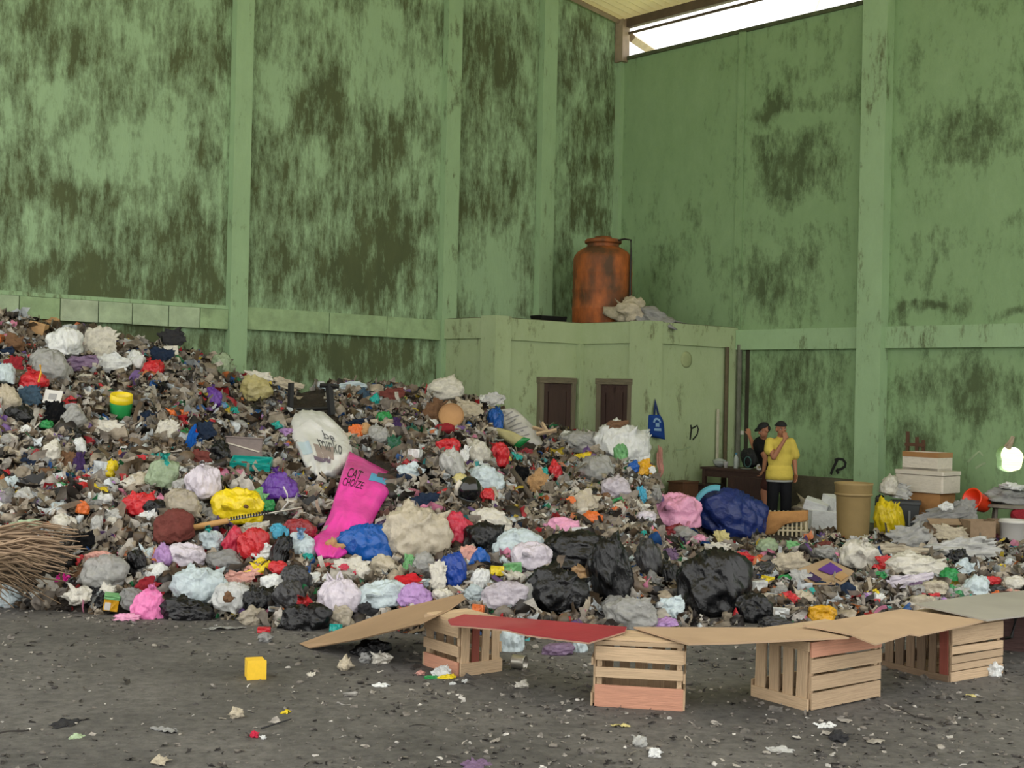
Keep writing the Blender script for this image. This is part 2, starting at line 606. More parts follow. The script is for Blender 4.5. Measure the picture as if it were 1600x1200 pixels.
# ------------------------------------------------------------ right wall with the knocked-out hole
RT = 8.51
hc = WR(1576, 717)
hv0, hz1 = WR(1556, 697)
hv1, hz0 = WR(1597, 738)
ang = [2 * math.pi * k / 32 for k in range(32)]
hv, hh = (hv1 - hv0) / 2, (hz1 - hz0) / 2
hvc, hzc = (hv0 + hv1) / 2, (hz0 + hz1) / 2
hole, ring = [], []
for a in ang:
    c, s = math.cos(a), math.sin(a)
    rr = 1.0 / (abs(c) ** 3.2 + abs(s) ** 3.2) ** (1 / 3.2) * (1 + 0.05 * math.sin(3 * a + 1) + 0.03 * math.sin(7 * a))
    hole.append((hvc + hv * rr * c, hzc + hh * rr * s))
    q = 1 / max(abs(c), abs(s))
    ring.append((hvc + 0.5 * q * c, hzc + 0.5 * q * s))
parts = []
VEND = 16.0
for du in (0.0, -0.16):
    vs = [UV(du, a, b) for a, b in hole] + [UV(du, a, b) for a, b in ring]
    fs = [(k, (k + 1) % 32, 32 + (k + 1) % 32, 32 + k) for k in range(32)]
    parts.append((vs, fs))
    rects = [(-0.15, hvc - 0.5, 0, RT), (hvc + 0.5, VEND, 0, RT), (hvc - 0.5, hvc + 0.5, 0, hzc - 0.5), (hvc - 0.5, hvc + 0.5, hzc + 0.5, RT)]
    for a, b, c, d in rects:
        parts.append(([UV(du, a, c), UV(du, b, c), UV(du, b, d), UV(du, a, d)], [(0, 1, 2, 3)]))
vs = [UV(0, a, b) for a, b in hole] + [UV(-0.16, a, b) for a, b in hole]
parts.append((vs, [(k, 32 + k, 32 + (k + 1) % 32, (k + 1) % 32) for k in range(32)]))
parts.append(([UV(0, -0.15, RT), UV(0, VEND, RT), UV(-0.16, VEND, RT), UV(-0.16, -0.15, RT)], [(0, 1, 2, 3)]))
parts.append(([UV(0, VEND, 0), UV(0, VEND, RT), UV(-0.16, VEND, RT), UV(-0.16, VEND, 0)], [(0, 1, 2, 3)]))
wr = obj('wall_right', *merge(*parts), w_right)
tag(wr, 'green mould-stained wall on the right with a hole knocked through', None, kind='structure')
rv0, rv1 = tr(1348, 600), tr(1386, 600)
obj('column', *wallbox(-0.02, 0.22, rv0, rv1, 0, RT + 0.1), w_trim, wr)
v_b0 = 3.05
obj('beam', *wallbox(-0.02, 0.09, v_b0, rv0, LH - 0.37, LH - 0.02), w_trim, wr)
obj('beam', *wallbox(-0.02, 0.09, rv1, VEND, LH - 0.37, LH - 0.02), w_trim, wr)
pv = tr(1158, 300)
obj('pilaster', *wallbox(-0.02, 0.03, pv - 0.1, pv + 0.06, LH, RT), w_right, wr)
obj('wall_cap', *wallbox(-0.18, 0.03, 0.1, VEND, RT - 0.02, RT + 0.05), M('cap_cement', (74, 82, 56), 0.9, 0.4, 5, 0.4), wr)
obj('cement_dado', *wallbox(-0.02, 0.12, tr(1236, 760), rv0, 0, 0.66), M('dado_cement', (88, 84, 66), 0.9, 0.6, 3, 0.45), wr)
obj('dark_pipe', *tube([UV(0.06, 3.12, 0), UV(0.06, 3.12, 2.9)], 0.045, 8), M('pipe_grey', (92, 94, 80), 0.6, 0.2, 5, 0.3), wr)
obj('crack_stain', *wallbox(-0.02, 0.012, 3.22, 3.30, 0.4, 2.85), M('damp_stain', (52, 50, 36), 0.9, 0.3, 5, 0.4), wr)
sock = obj('socket', *wallbox(0, 0.03, tr(1152, 676), tr(1162, 676), WR(1157, 679)[1], WR(1157, 673)[1]), M('socket_white', (205, 205, 195), 0.5, 0, 3, 0.05), wr)


def ribbon(pts, w, off, plane):
    """brush stroke on a wall; plane(a, b, off) -> point"""
    vs, fs = [], []
    n = len(pts)
    for lay in (0.0, off):
        for i in range(n):
            a0 = pts[max(i - 1, 0)]; a1 = pts[min(i + 1, n - 1)]
            dx, dy = a1[0] - a0[0], a1[1] - a0[1]
            l = math.hypot(dx, dy) or 1
            nx, ny = -dy / l * w / 2, dx / l * w / 2
            vs += [plane(pts[i][0] + nx, pts[i][1] + ny, lay), plane(pts[i][0] - nx, pts[i][1] - ny, lay)]
    m = 2 * n
    for i in range(n - 1):
        a = 2 * i
        fs += [(a, a + 1, a + 3, a + 2), (m + a, m + a + 2, m + a + 3, m + a + 1), (a, a + 2, m + a + 2, m + a), (a + 1, m + a + 1, m + a + 3, a + 3)]
    fs += [(0, m, m + 1, 1), (m - 2, m - 1, 2 * m - 1, 2 * m - 2)]
    return vs, fs


black_paint = M('black_paint', (26, 28, 24), 0.7, 0, 3, 0.1)
chalk = M('chalk_mark', (150, 168, 132), 0.9, 0, 3, 0.2)


def wr_stroke(name, pl, w, mat):
    obj(name, *ribbon([WR(x, y) for x, y in pl], w, 0.006, lambda a, b, off: UV(off + 0.001, a, b)), mat, wr)


wr_stroke('graffiti', [(1298, 741), (1301, 733), (1305, 725), (1308, 719), (1309, 717)], 0.045, black_paint)
wr_stroke('graffiti', [(1304, 719), (1310, 717), (1317, 718), (1321, 723), (1320, 729), (1314, 733), (1308, 734), (1307, 735), (1309, 738), (1310, 740)], 0.045, black_paint)
wr_stroke('chalk_stroke', [(1512, 722), (1522, 712), (1530, 705), (1536, 712)], 0.03, chalk)
wr_stroke('chalk_stroke', [(1524, 732), (1533, 726), (1540, 723)], 0.035, chalk)
rag = obj('rag', *tube([UV(0.05, hvc + 0.08, hz1 + 0.16), UV(0.07, hvc + 0.05, hz1 + 0.06), UV(0.06, hvc, hz1 - 0.01)], 0.03, 6, 0.055), M('hole_rag', (176, 160, 136), 0.9, 0.5, 9, 0.3), wr)

# ------------------------------------------------------------ corner washroom block (L-shaped)
UB, VB, UI, VE, BZ = 4.36, 1.42, 2.36, 3.0, 3.2
poly = [UV(0, 0), UV(UB, 0), UV(UB, VB), UV(UI, VB), UV(UI, VE), UV(0, VE)]
blk = obj('wall_washroom', *prism([(p.x, p.y) for p in poly], 0, BZ - 0.03), w_block)
tag(blk, 'pale green L-shaped washroom block built into the hall corner', None, kind='structure')
bd = 0.045
for nm, args in (
    ('parapet_band', (UI - 0.1, UB + bd, VB, VB + bd, BZ - 0.36, BZ)),
    ('parapet_band', (UI, UI + bd, VB, VE + bd, BZ - 0.36, BZ)),
    ('parapet_band', (0, UI + bd, VE, VE + bd, BZ - 0.36, BZ)),
    ('parapet_band', (UB, UB + bd, 0, VB + bd, BZ - 0.34, BZ)),
    ('corner_pillar', (UB - 0.28, UB + 0.07, VB - 0.3, VB + 0.07, 0, BZ + 0.03)),
    ('corner_pillar', (UI - 0.26, UI + 0.075, VE - 0.36, VE + 0.075, 0, BZ + 0.01)),
    ('inner_pilaster', (UI - 0.02, UI + 0.10, VB - 0.02, VB + 0.09, 0, BZ - 0.36)),
    ('end_pilaster', (0.0, 0.26, VE, VE + 0.05, 0, BZ - 0.36)),
    ('roof_slab', (0, UB - 0.02, 0, VB - 0.02, BZ - 0.03, BZ + 0.015)),
    ('roof_slab', (0, UI - 0.02, VB - 0.02, VE - 0.02, BZ - 0.03, BZ + 0.012)),
):
    obj(nm, *wallbox(*args), M('roof_dirt', (86, 88, 60), 0.9, 0.5, 4, 0.4) if nm == 'roof_slab' else w_block, blk)
obj('grey_pipe', *tube([UV(0.55, VE + 0.05, 0.7), UV(0.55, VE + 0.05, 1.75)], 0.028, 8), M('pvc_pipe', (176, 172, 150), 0.5, 0.1, 5, 0.2), blk)
obj('brown_pipe', *tube([UV(0.34, VE + 0.06, 0.0), UV(0.34, VE + 0.06, 2.85)], 0.035, 8), M('brown_pipe', (84, 72, 48), 0.6, 0.3, 5, 0.3), blk)


def BE(x, y):
    """pixel -> (u, z) on the block's end face (v = VE + .03)"""
    s = (px(x, y)[0] - 800) / FPX
    vv = VE + 0.03
    a = CX.x + V.x * vv; b = CX.y + V.y * vv
    u = (a - s * b) / (-U.x + s * U.y)
    return u, P(x, y, UV(u, vv).y).z


for mat, w, pl in ((black_paint, 0.035, [(1081, 664), (1082, 671), (1081, 679), (1080, 687)]),
                   (black_paint, 0.03, [(1081, 670), (1086, 668), (1091, 665), (1093, 671), (1091, 679), (1087, 684), (1084, 687)]),
                   (chalk, 0.03, [(1058, 703), (1066, 703), (1074, 701), (1081, 698)])):
    obj('graffiti' if mat is black_paint else 'chalk_stroke', *ribbon([BE(x, y) for x, y in pl], w, 0.006, lambda a, b, off: UV(a, VE + 0.001 + off, b)), mat, blk)
du, dz = BE(1074, 562)
pale_disc = lathe([(0.14, 0), (0.14, 0.02), (0.10, 0.03), (0.0, 0.035)], 20, False)
dd = obj('round_patch', *pale_disc, M('pale_patch', (150, 160, 118), 0.9, 0.2, 4, 0.15), blk, True)
dd.matrix_local = Matrix.Translation(UV(du, VE - 0.002, dz)) @ V.to_track_quat('Z', 'Y').to_matrix().to_4x4()


def door(n, base, along, outv, w, h, label):
    """panelled wooden door with cement frame; base = middle of the sill"""
    rz = math.atan2(along.y, along.x)
    o = empty('door_%d' % n, base, rz)
    tag(o, label, None, kind='structure')
    sgn = 1 if outv.dot(Vector((-math.sin(rz), math.cos(rz), 0))) > 0 else -1
    fm = M('door_frame', (112, 104, 84), 0.8, 0.4, 5, 0.3)
    for s in (-1, 1):
        box('jamb', fm, o, (s * (w / 2 + 0.045), sgn * 0.015, h / 2 + 0.04), (0.09, 0.11, h + 0.08), me=SHARP)
    box('lintel', fm, o, (0, sgn * 0.018, h + 0.05), (w + 0.22, 0.115, 0.10), me=SHARP)
    lf = box('leaf', darkwood, o, (0, sgn * 0.0, h / 2), (w, 0.05, h), me=SHARP)
    for s in (-1, 1):
        box('stile', darkwood, o, (s * (w / 2 - 0.06), sgn * 0.03, h / 2), (0.10, 0.03, h - 0.02), me=SHARP)
    for z in (0.12, 0.55, 1.15, h - 0.08):
        box('rail', darkwood, o, (0, sgn * 0.03, h * z / 2.2 if z < 2 else z), (w - 0.2, 0.03, 0.13), me=SHARP)
    for s in (-0.5, 0.5):
        box('panel', darkwood, o, (s * (w - 0.22) / 2, sgn * 0.034, h * 0.78), (w / 2 - 0.16, 0.025, h * 0.36), me=BOX)
    box('muntin', darkwood, o, (0, sgn * 0.03, h * 0.75), (0.07, 0.03, h * 0.46), me=SHARP)
    return o


def ua(x, y):      # pixel -> u on face A (v = VB)
    s = (px(x, y)[0] - 800) / FPX
    a = CX.x + V.x * VB; b = CX.y + V.y * VB
    return (a - s * b) / (-U.x + s * U.y)


def vb(x, y):      # pixel -> v on face B (u = UI)
    s = (px(x, y)[0] - 800) / FPX
    a = CX.x + U.x * UI; b = CX.y + U.y * UI
    return (s * b - a) / (V.x - s * V.y)


ud0, ud1 = ua(845, 620), ua(889, 620)
door(1, UV((ud0 + ud1) / 2, VB + 0.01), U, V, abs(ud0 - ud1), 2.14, 'dark brown wooden washroom door on the left of the inner corner')
vd0, vd1 = vb(942, 620), vb(985, 620)
door(2, UV(UI + 0.01, (vd0 + vd1) / 2), V, U, abs(vd0 - vd1), 2.14, 'dark brown wooden washroom door on the right of the inner corner')

# ------------------------------------------------------------ the refuse heap
BX = np.array([-200, 0, 180, 330, 450, 560, 650, 800, 900, 1000, 1100, 1200, 1350, 1500, 1650, 1800])
BY = np.array([946, 948, 962, 964, 982, 978, 990, 1000, 996, 985, 980, 978, 968, 948, 938, 935])
B_A = np.array([px(x, y)[0] for x, y in zip(BX, BY)])
B_D = np.array([gd(x, y) for x, y in zip(BX, BY)])
CR = [(-250, 478, 14.6), (-100, 490, 15.4), (0, 503, 16), (60, 512, 16.2), (140, 525, 16.5), (190, 540, 16.8), (250, 540, 17), (300, 550, 17.4), (340, 570, 17.8), (370, 592, 18),
      (410, 598, 18.3), (500, 608, 18.8), (600, 610, 19.2), (700, 612, 19.4), (740, 624, 19.6), (790, 660, 19.8), (840, 676, 20), (930, 682, 20), (960, 690, 19.5),
      (1000, 705, 18.8), (1022, 755, 18), (1035, 800, 17.5), (1060, 826, 17.2)]
C_A = np.array([px(x, y)[0] for x, y, d in CR] + [1120, 1250, 1400, 1600, 1900])
C_D = np.array([d for x, y, d in CR] + [16.6, 16, 16, 15.5, 15])
C_Z = np.array([P(x, y, d).z for x, y, d in CR] + [0.14, 0.12, 0.14, 0.10, 0.08])


def heap_z(X, Y):
    X = np.asarray(X, float); Y = np.asarray(Y, float)
    a = 800 + X / Y * FPX
    d0 = np.interp(a, B_A, B_D); d1 = np.interp(a, C_A, C_D); z1 = np.interp(a, C_A, C_Z)
    t = np.clip((Y - d0) / (d1 - d0), 0, 1)
    kk = np.clip((a - 1000) / 90, 0, 1)
    prof = (t ** 0.82) * (1 - kk) + np.clip(t * 5, 0, 1) * kk
    z = z1 * prof
    beyond = np.clip((Y - d1 - 0.6) / 3.2, 0, 1)
    z = z * (1 - beyond * beyond)
    n = 0.10 * np.sin(X * 1.9 + 1.3 * np.sin(Y * 1.1)) * np.sin(Y * 1.7 + X * 0.6) + 0.05 * np.sin(X * 4.3 + Y * 3.1) * np.sin(Y * 5.2 - X * 1.4)
    z = z + n * np.clip(z * 1.4, 0, 1)
    return np.where(Y < d0, -0.05, np.maximum(z, -0.05))


def HD(x, y, back=0.0):
    """depth at which the ray through a pixel meets the heap (or the floor)"""
    a, b = px(x, y)
    D = np.arange(6, 24, 0.03)
    X = (a - 800) / FPX * D
    Z = CAMH + (HZ - b) / FPX * D
    h = np.maximum(heap_z(X, D), 0)
    k = np.nonzero(Z <= h)[0]
    return float(D[k[0]]) if len(k) else None


gx = np.linspace(-9.5, 9.5, 260)
gy = np.linspace(9.2, 23.5, 200)
XX, YY = np.meshgrid(gx, gy)
ZZ = heap_z(XX, YY) - 0.06 + nrs.uniform(-0.03, 0.03, XX.shape)
du_ = (XX - CX.x) * U.x + (YY - CX.y) * U.y
dv_ = (XX - CX.x) * V.x + (YY - CX.y) * V.y
ok = (du_ > 0.05) & (dv_ > 0.05) & ~((du_ < UB + 0.03) & (dv_ < VB + 0.03)) & ~((du_ < UI + 0.03) & (dv_ < VE + 0.03)) & (ZZ > -0.09)
idx = np.arange(XX.size).reshape(XX.shape)
qd = np.stack([idx[:-1, :-1], idx[:-1, 1:], idx[1:, 1:], idx[1:, :-1]], -1)
okq = ok[:-1, :-1] & ok[:-1, 1:] & ok[1:, 1:] & ok[1:, :-1]
qd = qd[okq]
used = np.unique(qd)
remap = -np.ones(XX.size, int); remap[used] = np.arange(len(used))
hv_ = np.stack([XX.ravel(), YY.ravel(), ZZ.ravel()], -1)[used]
heap = obj('refuse_heap', hv_.tolist(), remap[qd].tolist(), M('refuse_gap_shade', (50, 43, 36), 0.9, 0.6, 6, 0.5))  # refuse brown darkened to stand in for the deep shade between scraps
tag(heap, 'compacted refuse, darkened for shaded gaps, forming the great heap against the left wall', 'refuse heap', kind='stuff')
# ------------------------------------------------------------ soft shapes
def fbm(p, o=3):
    s, a = 0.0, 0.5
    for _ in range(o):
        s += a * mnoise.noise(p); p = p * 2.03 + Vector((3.1, 1.7, 5.3)); a *= 0.5
    return s


def bag_mesh(seed, sub=4, crumple=1.0, folds=7, smooth=True, knot=True, spikes=4):
    """stuffed film bag: lumps, sharp creases between sagging facets, gathered folds, ears of loose film"""
    bm = bmesh.new()
    bmesh.ops.create_icosphere(bm, subdivisions=sub, radius=1)
    off = Vector((seed * 7.31, seed * 3.17, seed * 5.77))
    r0 = random.Random(seed)
    ph = r0.uniform(0, 6.28)
    fa = Vector((r0.gauss(0, 1), r0.gauss(0, 0.6), r0.gauss(0, 1))).normalized()
    fb = fa.orthogonal().normalized(); fc = fa.cross(fb)
    sp = []
    for _ in range(spikes):
        d = Vector((r0.gauss(0, 1), r0.gauss(0, 1) - 0.3, r0.gauss(0.25, 0.8))).normalized()
        sp.append((d, r0.uniform(0.25, 0.6), r0.uniform(0.10, 0.24), Vector((r0.uniform(-1, 1), r0.uniform(-1, 1), r0.uniform(-1, 1))).normalized()))
    for v in bm.verts:
        n = v.co.normalized()
        w = n + 0.25 * Vector((mnoise.noise(n * 2 + off), mnoise.noise(n * 2 + off * 1.1), mnoise.noise(n * 2 + off * 1.2)))
        r = 1 + 0.62 * fbm(n * 1.15 + off, 2) * crumple
        w2 = Vector((w.dot(fa) * 0.55, w.dot(fb), w.dot(fc)))
        ds = mnoise.voronoi(w2 * 2.1 + off)[0]
        r += 0.20 * crumple * (0.35 - min(0.75, ds[1] - ds[0]))
        ds = mnoise.voronoi(Vector((w2.x * 0.8, w2.y, w2.z)) * 4.8 + off * 0.6)[0]
        r += 0.06 * crumple * (0.35 - min(0.75, ds[1] - ds[0]))
        if knot:
            az = math.atan2(n.y, n.x)
            top = max(0.0, n.z + 0.2) ** 1.3
            st = math.sin(folds * az + ph + 2.5 * mnoise.noise(n * 2 + off))
            r += 0.07 * top * (1 - abs(st) * 1.6)
            r -= 0.10 * max(0, n.z - 0.75)
        for d, amp, wd, ax in sp:
            e = n - d
            q = (e.dot(ax) * 2.6) ** 2 + e.length_squared
            r += amp * math.exp(-q / (wd * wd)) * crumple
        p = n * r
        if p.z < -0.55: p.z = -0.55 + (p.z + 0.55) * 0.3
        v.co = p
    xs = sorted(v.co.x for v in bm.verts); zs = sorted(v.co.z for v in bm.verts); ys = sorted(v.co.y for v in bm.verts)
    k = int(len(xs) * 0.006)
    bx = [(q[k], q[-1 - k]) for q in (xs, ys, zs)]
    for v in bm.verts:
        for i in range(3):
            v.co[i] = (v.co[i] - bx[i][0]) / (bx[i][1] - bx[i][0]) * 2 - 1
    me = bpy.data.meshes.new('bag')
    bm.to_mesh(me); bm.free()
    me.polygons.foreach_set('use_smooth', [smooth] * len(me.polygons))
    return me


def knot_mesh(seed):
    r0 = random.Random(seed)
    vs, fs = [], []
    n = 18
    prof = [(0.55, -0.6), (0.22, -0.15), (0.13, 0.1), (0.3, 0.45), (0.62, 0.9)]
    for i, (r, z) in enumerate(prof):
        for k in range(n):
            a = 2 * math.pi * k / n
            f = 1 + (0.3 if i > 2 else 0.12) * math.sin(5 * a + seed) + r0.uniform(-0.1, 0.1)
            zz = z + (0.28 * math.sin(3 * a + seed * 2) + r0.uniform(-0.1, 0.1)) * (i > 3)
            vs.append((r * f * math.cos(a), r * f * math.sin(a), zz))
    for i in range(len(prof) - 1):
        for k in range(n):
            k2 = (k + 1) % n
            fs.append((i * n + k, i * n + k2, (i + 1) * n + k2, (i + 1) * n + k))
    fs.append(tuple(range((len(prof) - 1) * n, len(prof) * n)))
    return mkmesh('knot', vs, fs, True)


def sheet_mesh(seed, nu=22, nv=22, amp=1.15):
    """crumpled film or cloth, spanning x,z in -1..1, folds in y; two-sided with thickness"""
    off = Vector((seed * 4.7, seed * 9.1, seed * 2.3))
    r0 = random.Random(seed * 3)
    front = []
    for j in range(nv + 1):
        for i in range(nu + 1):
            a, b = i / nu * 2 - 1, j / nv * 2 - 1
            p = Vector((a, b, 0))
            rad = math.hypot(a, b)
            edge = 1 - 0.75 * max(0, fbm(Vector((a * 1.6, b * 1.6, seed)) + off, 2) + 0.22) * rad + 0.10 * mnoise.noise(Vector((a * 5, b * 5, seed))) * rad
            if abs(a) > 0.6 and abs(b) > 0.6: edge *= 0.86
            rg = 1 - abs(mnoise.noise(p * 1.7 + off)) * 2
            rg2 = 1 - abs(mnoise.noise(p * 3.9 + off)) * 2
            y = (0.26 * rg + 0.11 * rg2 + 0.32 * fbm(p * 0.9 + off, 2)) * amp + 0.28 * (a * a + b * b) * 0.5
            front.append(Vector((a * edge, y, b * edge)))
    m = len(front)
    vs = front + [p + Vector((0, 0.05, 0)) for p in front]
    w = nu + 1
    fs = []
    for j in range(nv):
        for i in range(nu):
            q = j * w + i
            fs.append((q, q + 1, q + w + 1, q + w))
            fs.append((m + q, m + q + w, m + q + w + 1, m + q + 1))
    for i in range(nu):
        fs.append((i, m + i, m + i + 1, i + 1)); q = nv * w + i
        fs.append((q, q + 1, m + q + 1, m + q))
    for j in range(nv):
        q = j * w
        fs.append((q, q + w, m + q + w, m + q)); q = j * w + nu
        fs.append((q, m + q, m + q + w, q + w))
    return mkmesh('sheet', vs, fs, True)


BAGS = [bag_mesh(s + 1, 4, rnd.uniform(0.9, 1.25), rnd.choice((6, 7, 9, 11)), spikes=3) for s in range(14)]
LUMPS = [bag_mesh(s + 40, 4, rnd.uniform(1.5, 2.1), 5, knot=False, spikes=7) for s in range(12)]
HEROES = [bag_mesh(s + 80, 5, rnd.uniform(0.75, 1.0), rnd.choice((11, 14, 17)), spikes=3) for s in range(7)]
KNOTS = [knot_mesh(s) for s in range(4)]
SHEETS = [sheet_mesh(s + 1) for s in range(12)]

PAL = {
    'white': (214, 216, 214), 'offwhite': (200, 196, 184), 'lilac_white': (206, 198, 208), 'blue_white': (188, 202, 206), 'grey': (142, 142, 140),
    'lgrey': (170, 170, 166), 'beige': (182, 172, 152), 'tan': (178, 142, 100), 'brown': (112, 84, 62), 'maroon': (112, 62, 56), 'red': (196, 40, 48), 'crimson': (190, 44, 70),
    'dred': (140, 40, 48), 'orange': (214, 108, 48), 'yellow': (226, 200, 30), 'gold': (214, 160, 30), 'pale_yellow': (200, 188, 128), 'green': (40, 140, 74), 'lgreen': (110, 170, 110),
    'pale_green': (164, 184, 150), 'dgreen': (22, 84, 62), 'teal': (24, 160, 150), 'cyan': (60, 150, 180), 'blue': (20, 84, 164), 'cobalt': (20, 62, 150), 'dblue': (24, 42, 104),
    'navy': (34, 46, 66), 'jeans': (62, 82, 98), 'lblue': (120, 160, 200), 'purple': (98, 56, 150), 'dpurple': (64, 46, 86), 'lilac': (172, 134, 188), 'mauve': (118, 96, 124),
    'pink': (226, 120, 176), 'palepink': (226, 158, 190), 'hotpink': (226, 30, 150), 'salmon': (204, 150, 138), 'black': (13, 14, 17), 'charcoal': (52, 52, 54),
}


def plastic(c):
    v = PAL[c]
    if c == 'black':
        return M('film_black', v, 0.27, 0.28, 4.0, 0.4, stretch=(1, 1, 0.5), spec=0.5, crease=0.35)
    return M('film_' + c, v, 0.28, 0.22, 4.0, 0.14, spec=0.5, dirt=0.2, rand=0.06, stretch=(1, 1, 0.6), crease=0.32)


def clear(c):
    return M('clear_' + c, PAL[c], 0.24, 0.25, 4.0, 0.18, spec=0.6, alpha=0.7, crease=0.32)


def fabric(c):
    return M('cloth_' + c, PAL[c], 0.85, 0.35, 5, 0.2, spec=0.15, dirt=0.2)


def card(c):
    return M('card_' + c, PAL[c], 0.8, 0.15, 4, 0.15, spec=0.2, dirt=0.25)


def mat_of(c):
    if c.startswith('t:'): return clear(c[2:])
    if c.startswith('c:'): return fabric(c[2:])
    if c.startswith('k:'): return card(c[2:])
    return plastic(c)


CNT = [0]
ITEMS = [(585, 735, 74, 66, 0, 0), (562, 785, 78, 64, 0, 0), (535, 838, 84, 74, 0, 0), (503, 672, 94, 70, 0, 0), (508, 715, 84, 70, 0, 0), (805, 660, 60, 44, 0, 0), (830, 684, 56, 40, 0, 0), (30, 868, 170, 90, 0, 0), (485, 628, 80, 56, 0, 0), (320, 823, 74, 22, 0, 0), (410, 805, 130, 24, 0, 0), (705, 650, 42, 42, 0, 0), (733, 768, 46, 46, 0, 0), (188, 634, 36, 42, 0, 0), (83, 621, 30, 26, 0, 0), (380, 700, 64, 36, 0, 0), (393, 727, 66, 18, 0, 0), (1143, 805, 118, 88, 0, 0), (1226, 820, 80, 52, 0, 0), (1285, 892, 112, 48, 0, 0), (798, 686, 70, 40, 0, 0), (1338, 805, 62, 98, 0, 0), (173, 941, 28, 30, 0, 0), (820, 766, 30, 50, 0, 0)]


def item(kind, name, x, y, w, h, c, label, cat, tilt=None, group=None, D=None, depth=None, knotc=None):
    """one piece of refuse centred on a pixel of the heap"""
    CNT[0] += 1
    k = CNT[0]
    r0 = random.Random(k * 13)
    if D is None:
        D = HD(x, y + 0.30 * h) or 17.5
        D -= 0.05
    s = D / FPX
    c3 = P(x, y, D)
    W, Hh = w * s / 2, h * s / 2
    dp = depth * s / 2 if depth else (W + Hh) * 0.5 * 0.85
    tilt = r0.uniform(-0.25, 0.25) if tilt is None else tilt
    mt = mat_of(c)
    lean = r0.uniform(-0.15, 0.15)
    if kind[0] in 'bBl':
        pool = HEROES if kind[0] == 'B' else (LUMPS if kind[0] == 'l' else BAGS)
        o = inst(name, pool[k % len(pool)], mt, None, c3, (lean, tilt, 0), (W * 1.04, dp, Hh * 1.04))
        if 'k' in kind:
            ks = 0.44 if knotc else 0.32
            kn = inst('knot', KNOTS[k % 4], mat_of(knotc or c), o, (r0.uniform(-0.1, 0.1), -0.5, 0.92), (0.7, r0.uniform(-0.3, 0.3), 0), (ks, ks * W / dp, ks * W / Hh))
        if 'h' in kind:
            for sx, an in ((-0.28, -0.35), (0.02, 0.1)):
                pts = [Vector((sx - 0.1, 0, 0.8)), Vector((sx - 0.12 + an * 0.3, 0, 1.15)), Vector((sx + an * 0.6, 0, 1.42)), Vector((sx + 0.06 + an * 0.4, 0, 1.15)), Vector((sx + 0.1, 0, 0.8))]
                obj('handle', *tube(pts, 0.06, 6), mt, o, True)
    elif kind[0] == 's':
        o = inst(name, SHEETS[k % len(SHEETS)], mt, None, c3, (-0.35 + lean, tilt, 0), (W * 1.12, max(dp * 0.75, 0.05), Hh * 1.15))
    elif kind[0] == 'p':
        o = inst(name, BOX, mt, None, c3, (r0.uniform(-0.4, 0.1), tilt, r0.uniform(-0.5, 0.5)), (W * 1.8, max(dp, 0.05), Hh * 1.9))
    tag(o, label, cat, group)
    if not group:
        ITEMS.append((x, y, w, h, D, label))
    return o


# ------------------------------------------------------------ pillow-like printed sacks
def pillow(name, rows, bulge, mat, nu=14, sub=4, crump=0.03, seed=1, zoff=0.10, parent=None):
    """rows: (xl, yl, xr, yr[, D]) pixels from top to bottom, each at its own depth on the heap.
    returns object and map(u, v, lift)"""
    R = []
    for r in rows:
        D = r[4] if len(r) > 4 else (HD((r[0] + r[2]) / 2, (r[1] + r[3]) / 2) or 18) - zoff
        R.append((P(r[0], r[1], D), P(r[2], r[3], D)))
    n = len(R) - 1

    def cr(a, i, t):
        p = [a[max(0, min(n, i + d))] for d in (-1, 0, 1, 2)]
        return 0.5 * ((2 * p[1]) + (p[2] - p[0]) * t + (2 * p[0] - 5 * p[1] + 4 * p[2] - p[3]) * t * t + (-p[0] + 3 * p[1] - 3 * p[2] + p[3]) * t ** 3)
    Ls = [a for a, b in R]; Rs = [b for a, b in R]
    off = Vector((seed * 3.3, seed, seed * 7.7))

    def fmap(u, v, lift=0.0, side=1):
        t = v * n
        i = min(int(t), n - 1)
        a, b = cr(Ls, i, t - i), cr(Rs, i, t - i)
        p = a.lerp(b, u)
        prof = (max(0, 4 * u * (1 - u)) ** 0.55) * (max(0, 4 * v * (1 - v)) ** 0.4)
        q = Vector((u * 2.2, v * 2.2, 0))
        wr_ = (1 - abs(mnoise.noise(q * 1.6 + off)) * 2) * crump + (1 - abs(mnoise.noise(q * 3.7 + off)) * 2) * crump * 0.45
        dy = -(bulge * prof * (1 if side > 0 else -0.6)) - wr_ * side * (0.35 + 0.65 * min(1, prof * 2)) - lift
        return p + Vector((0, dy, 0.25 * abs(dy) if side > 0 else 0))
    nv = n * sub
    vs, fs = [], []
    for side in (1, -1):
        for j in range(nv + 1):
            for i in range(nu + 1):
                q = fmap(i / nu, j / nv, 0, side)
                if side < 0 and (i in (0, nu) or j in (0, nv)): q = q + Vector((0, 0.012, 0))
                vs.append(q)
    m = (nu + 1) * (nv + 1); w = nu + 1
    for j in range(nv):
        for i in range(nu):
            q = j * w + i
            fs.append((q, q + w, q + w + 1, q + 1))
            fs.append((m + q, m + q + 1, m + q + w + 1, m + q + w))
    for i in range(nu):
        fs.append((i, i + 1, m + i + 1, m + i)); q = nv * w + i
        fs.append((q, m + q, m + q + 1, q + 1))
    for j in range(nv):
        q = j * w
        fs.append((q, m + q, m + q + w, q + w)); q = q + nu
        fs.append((q, q + w, m + q + w, m + q))
    return obj(name, vs, fs, mat, parent, True), fmap


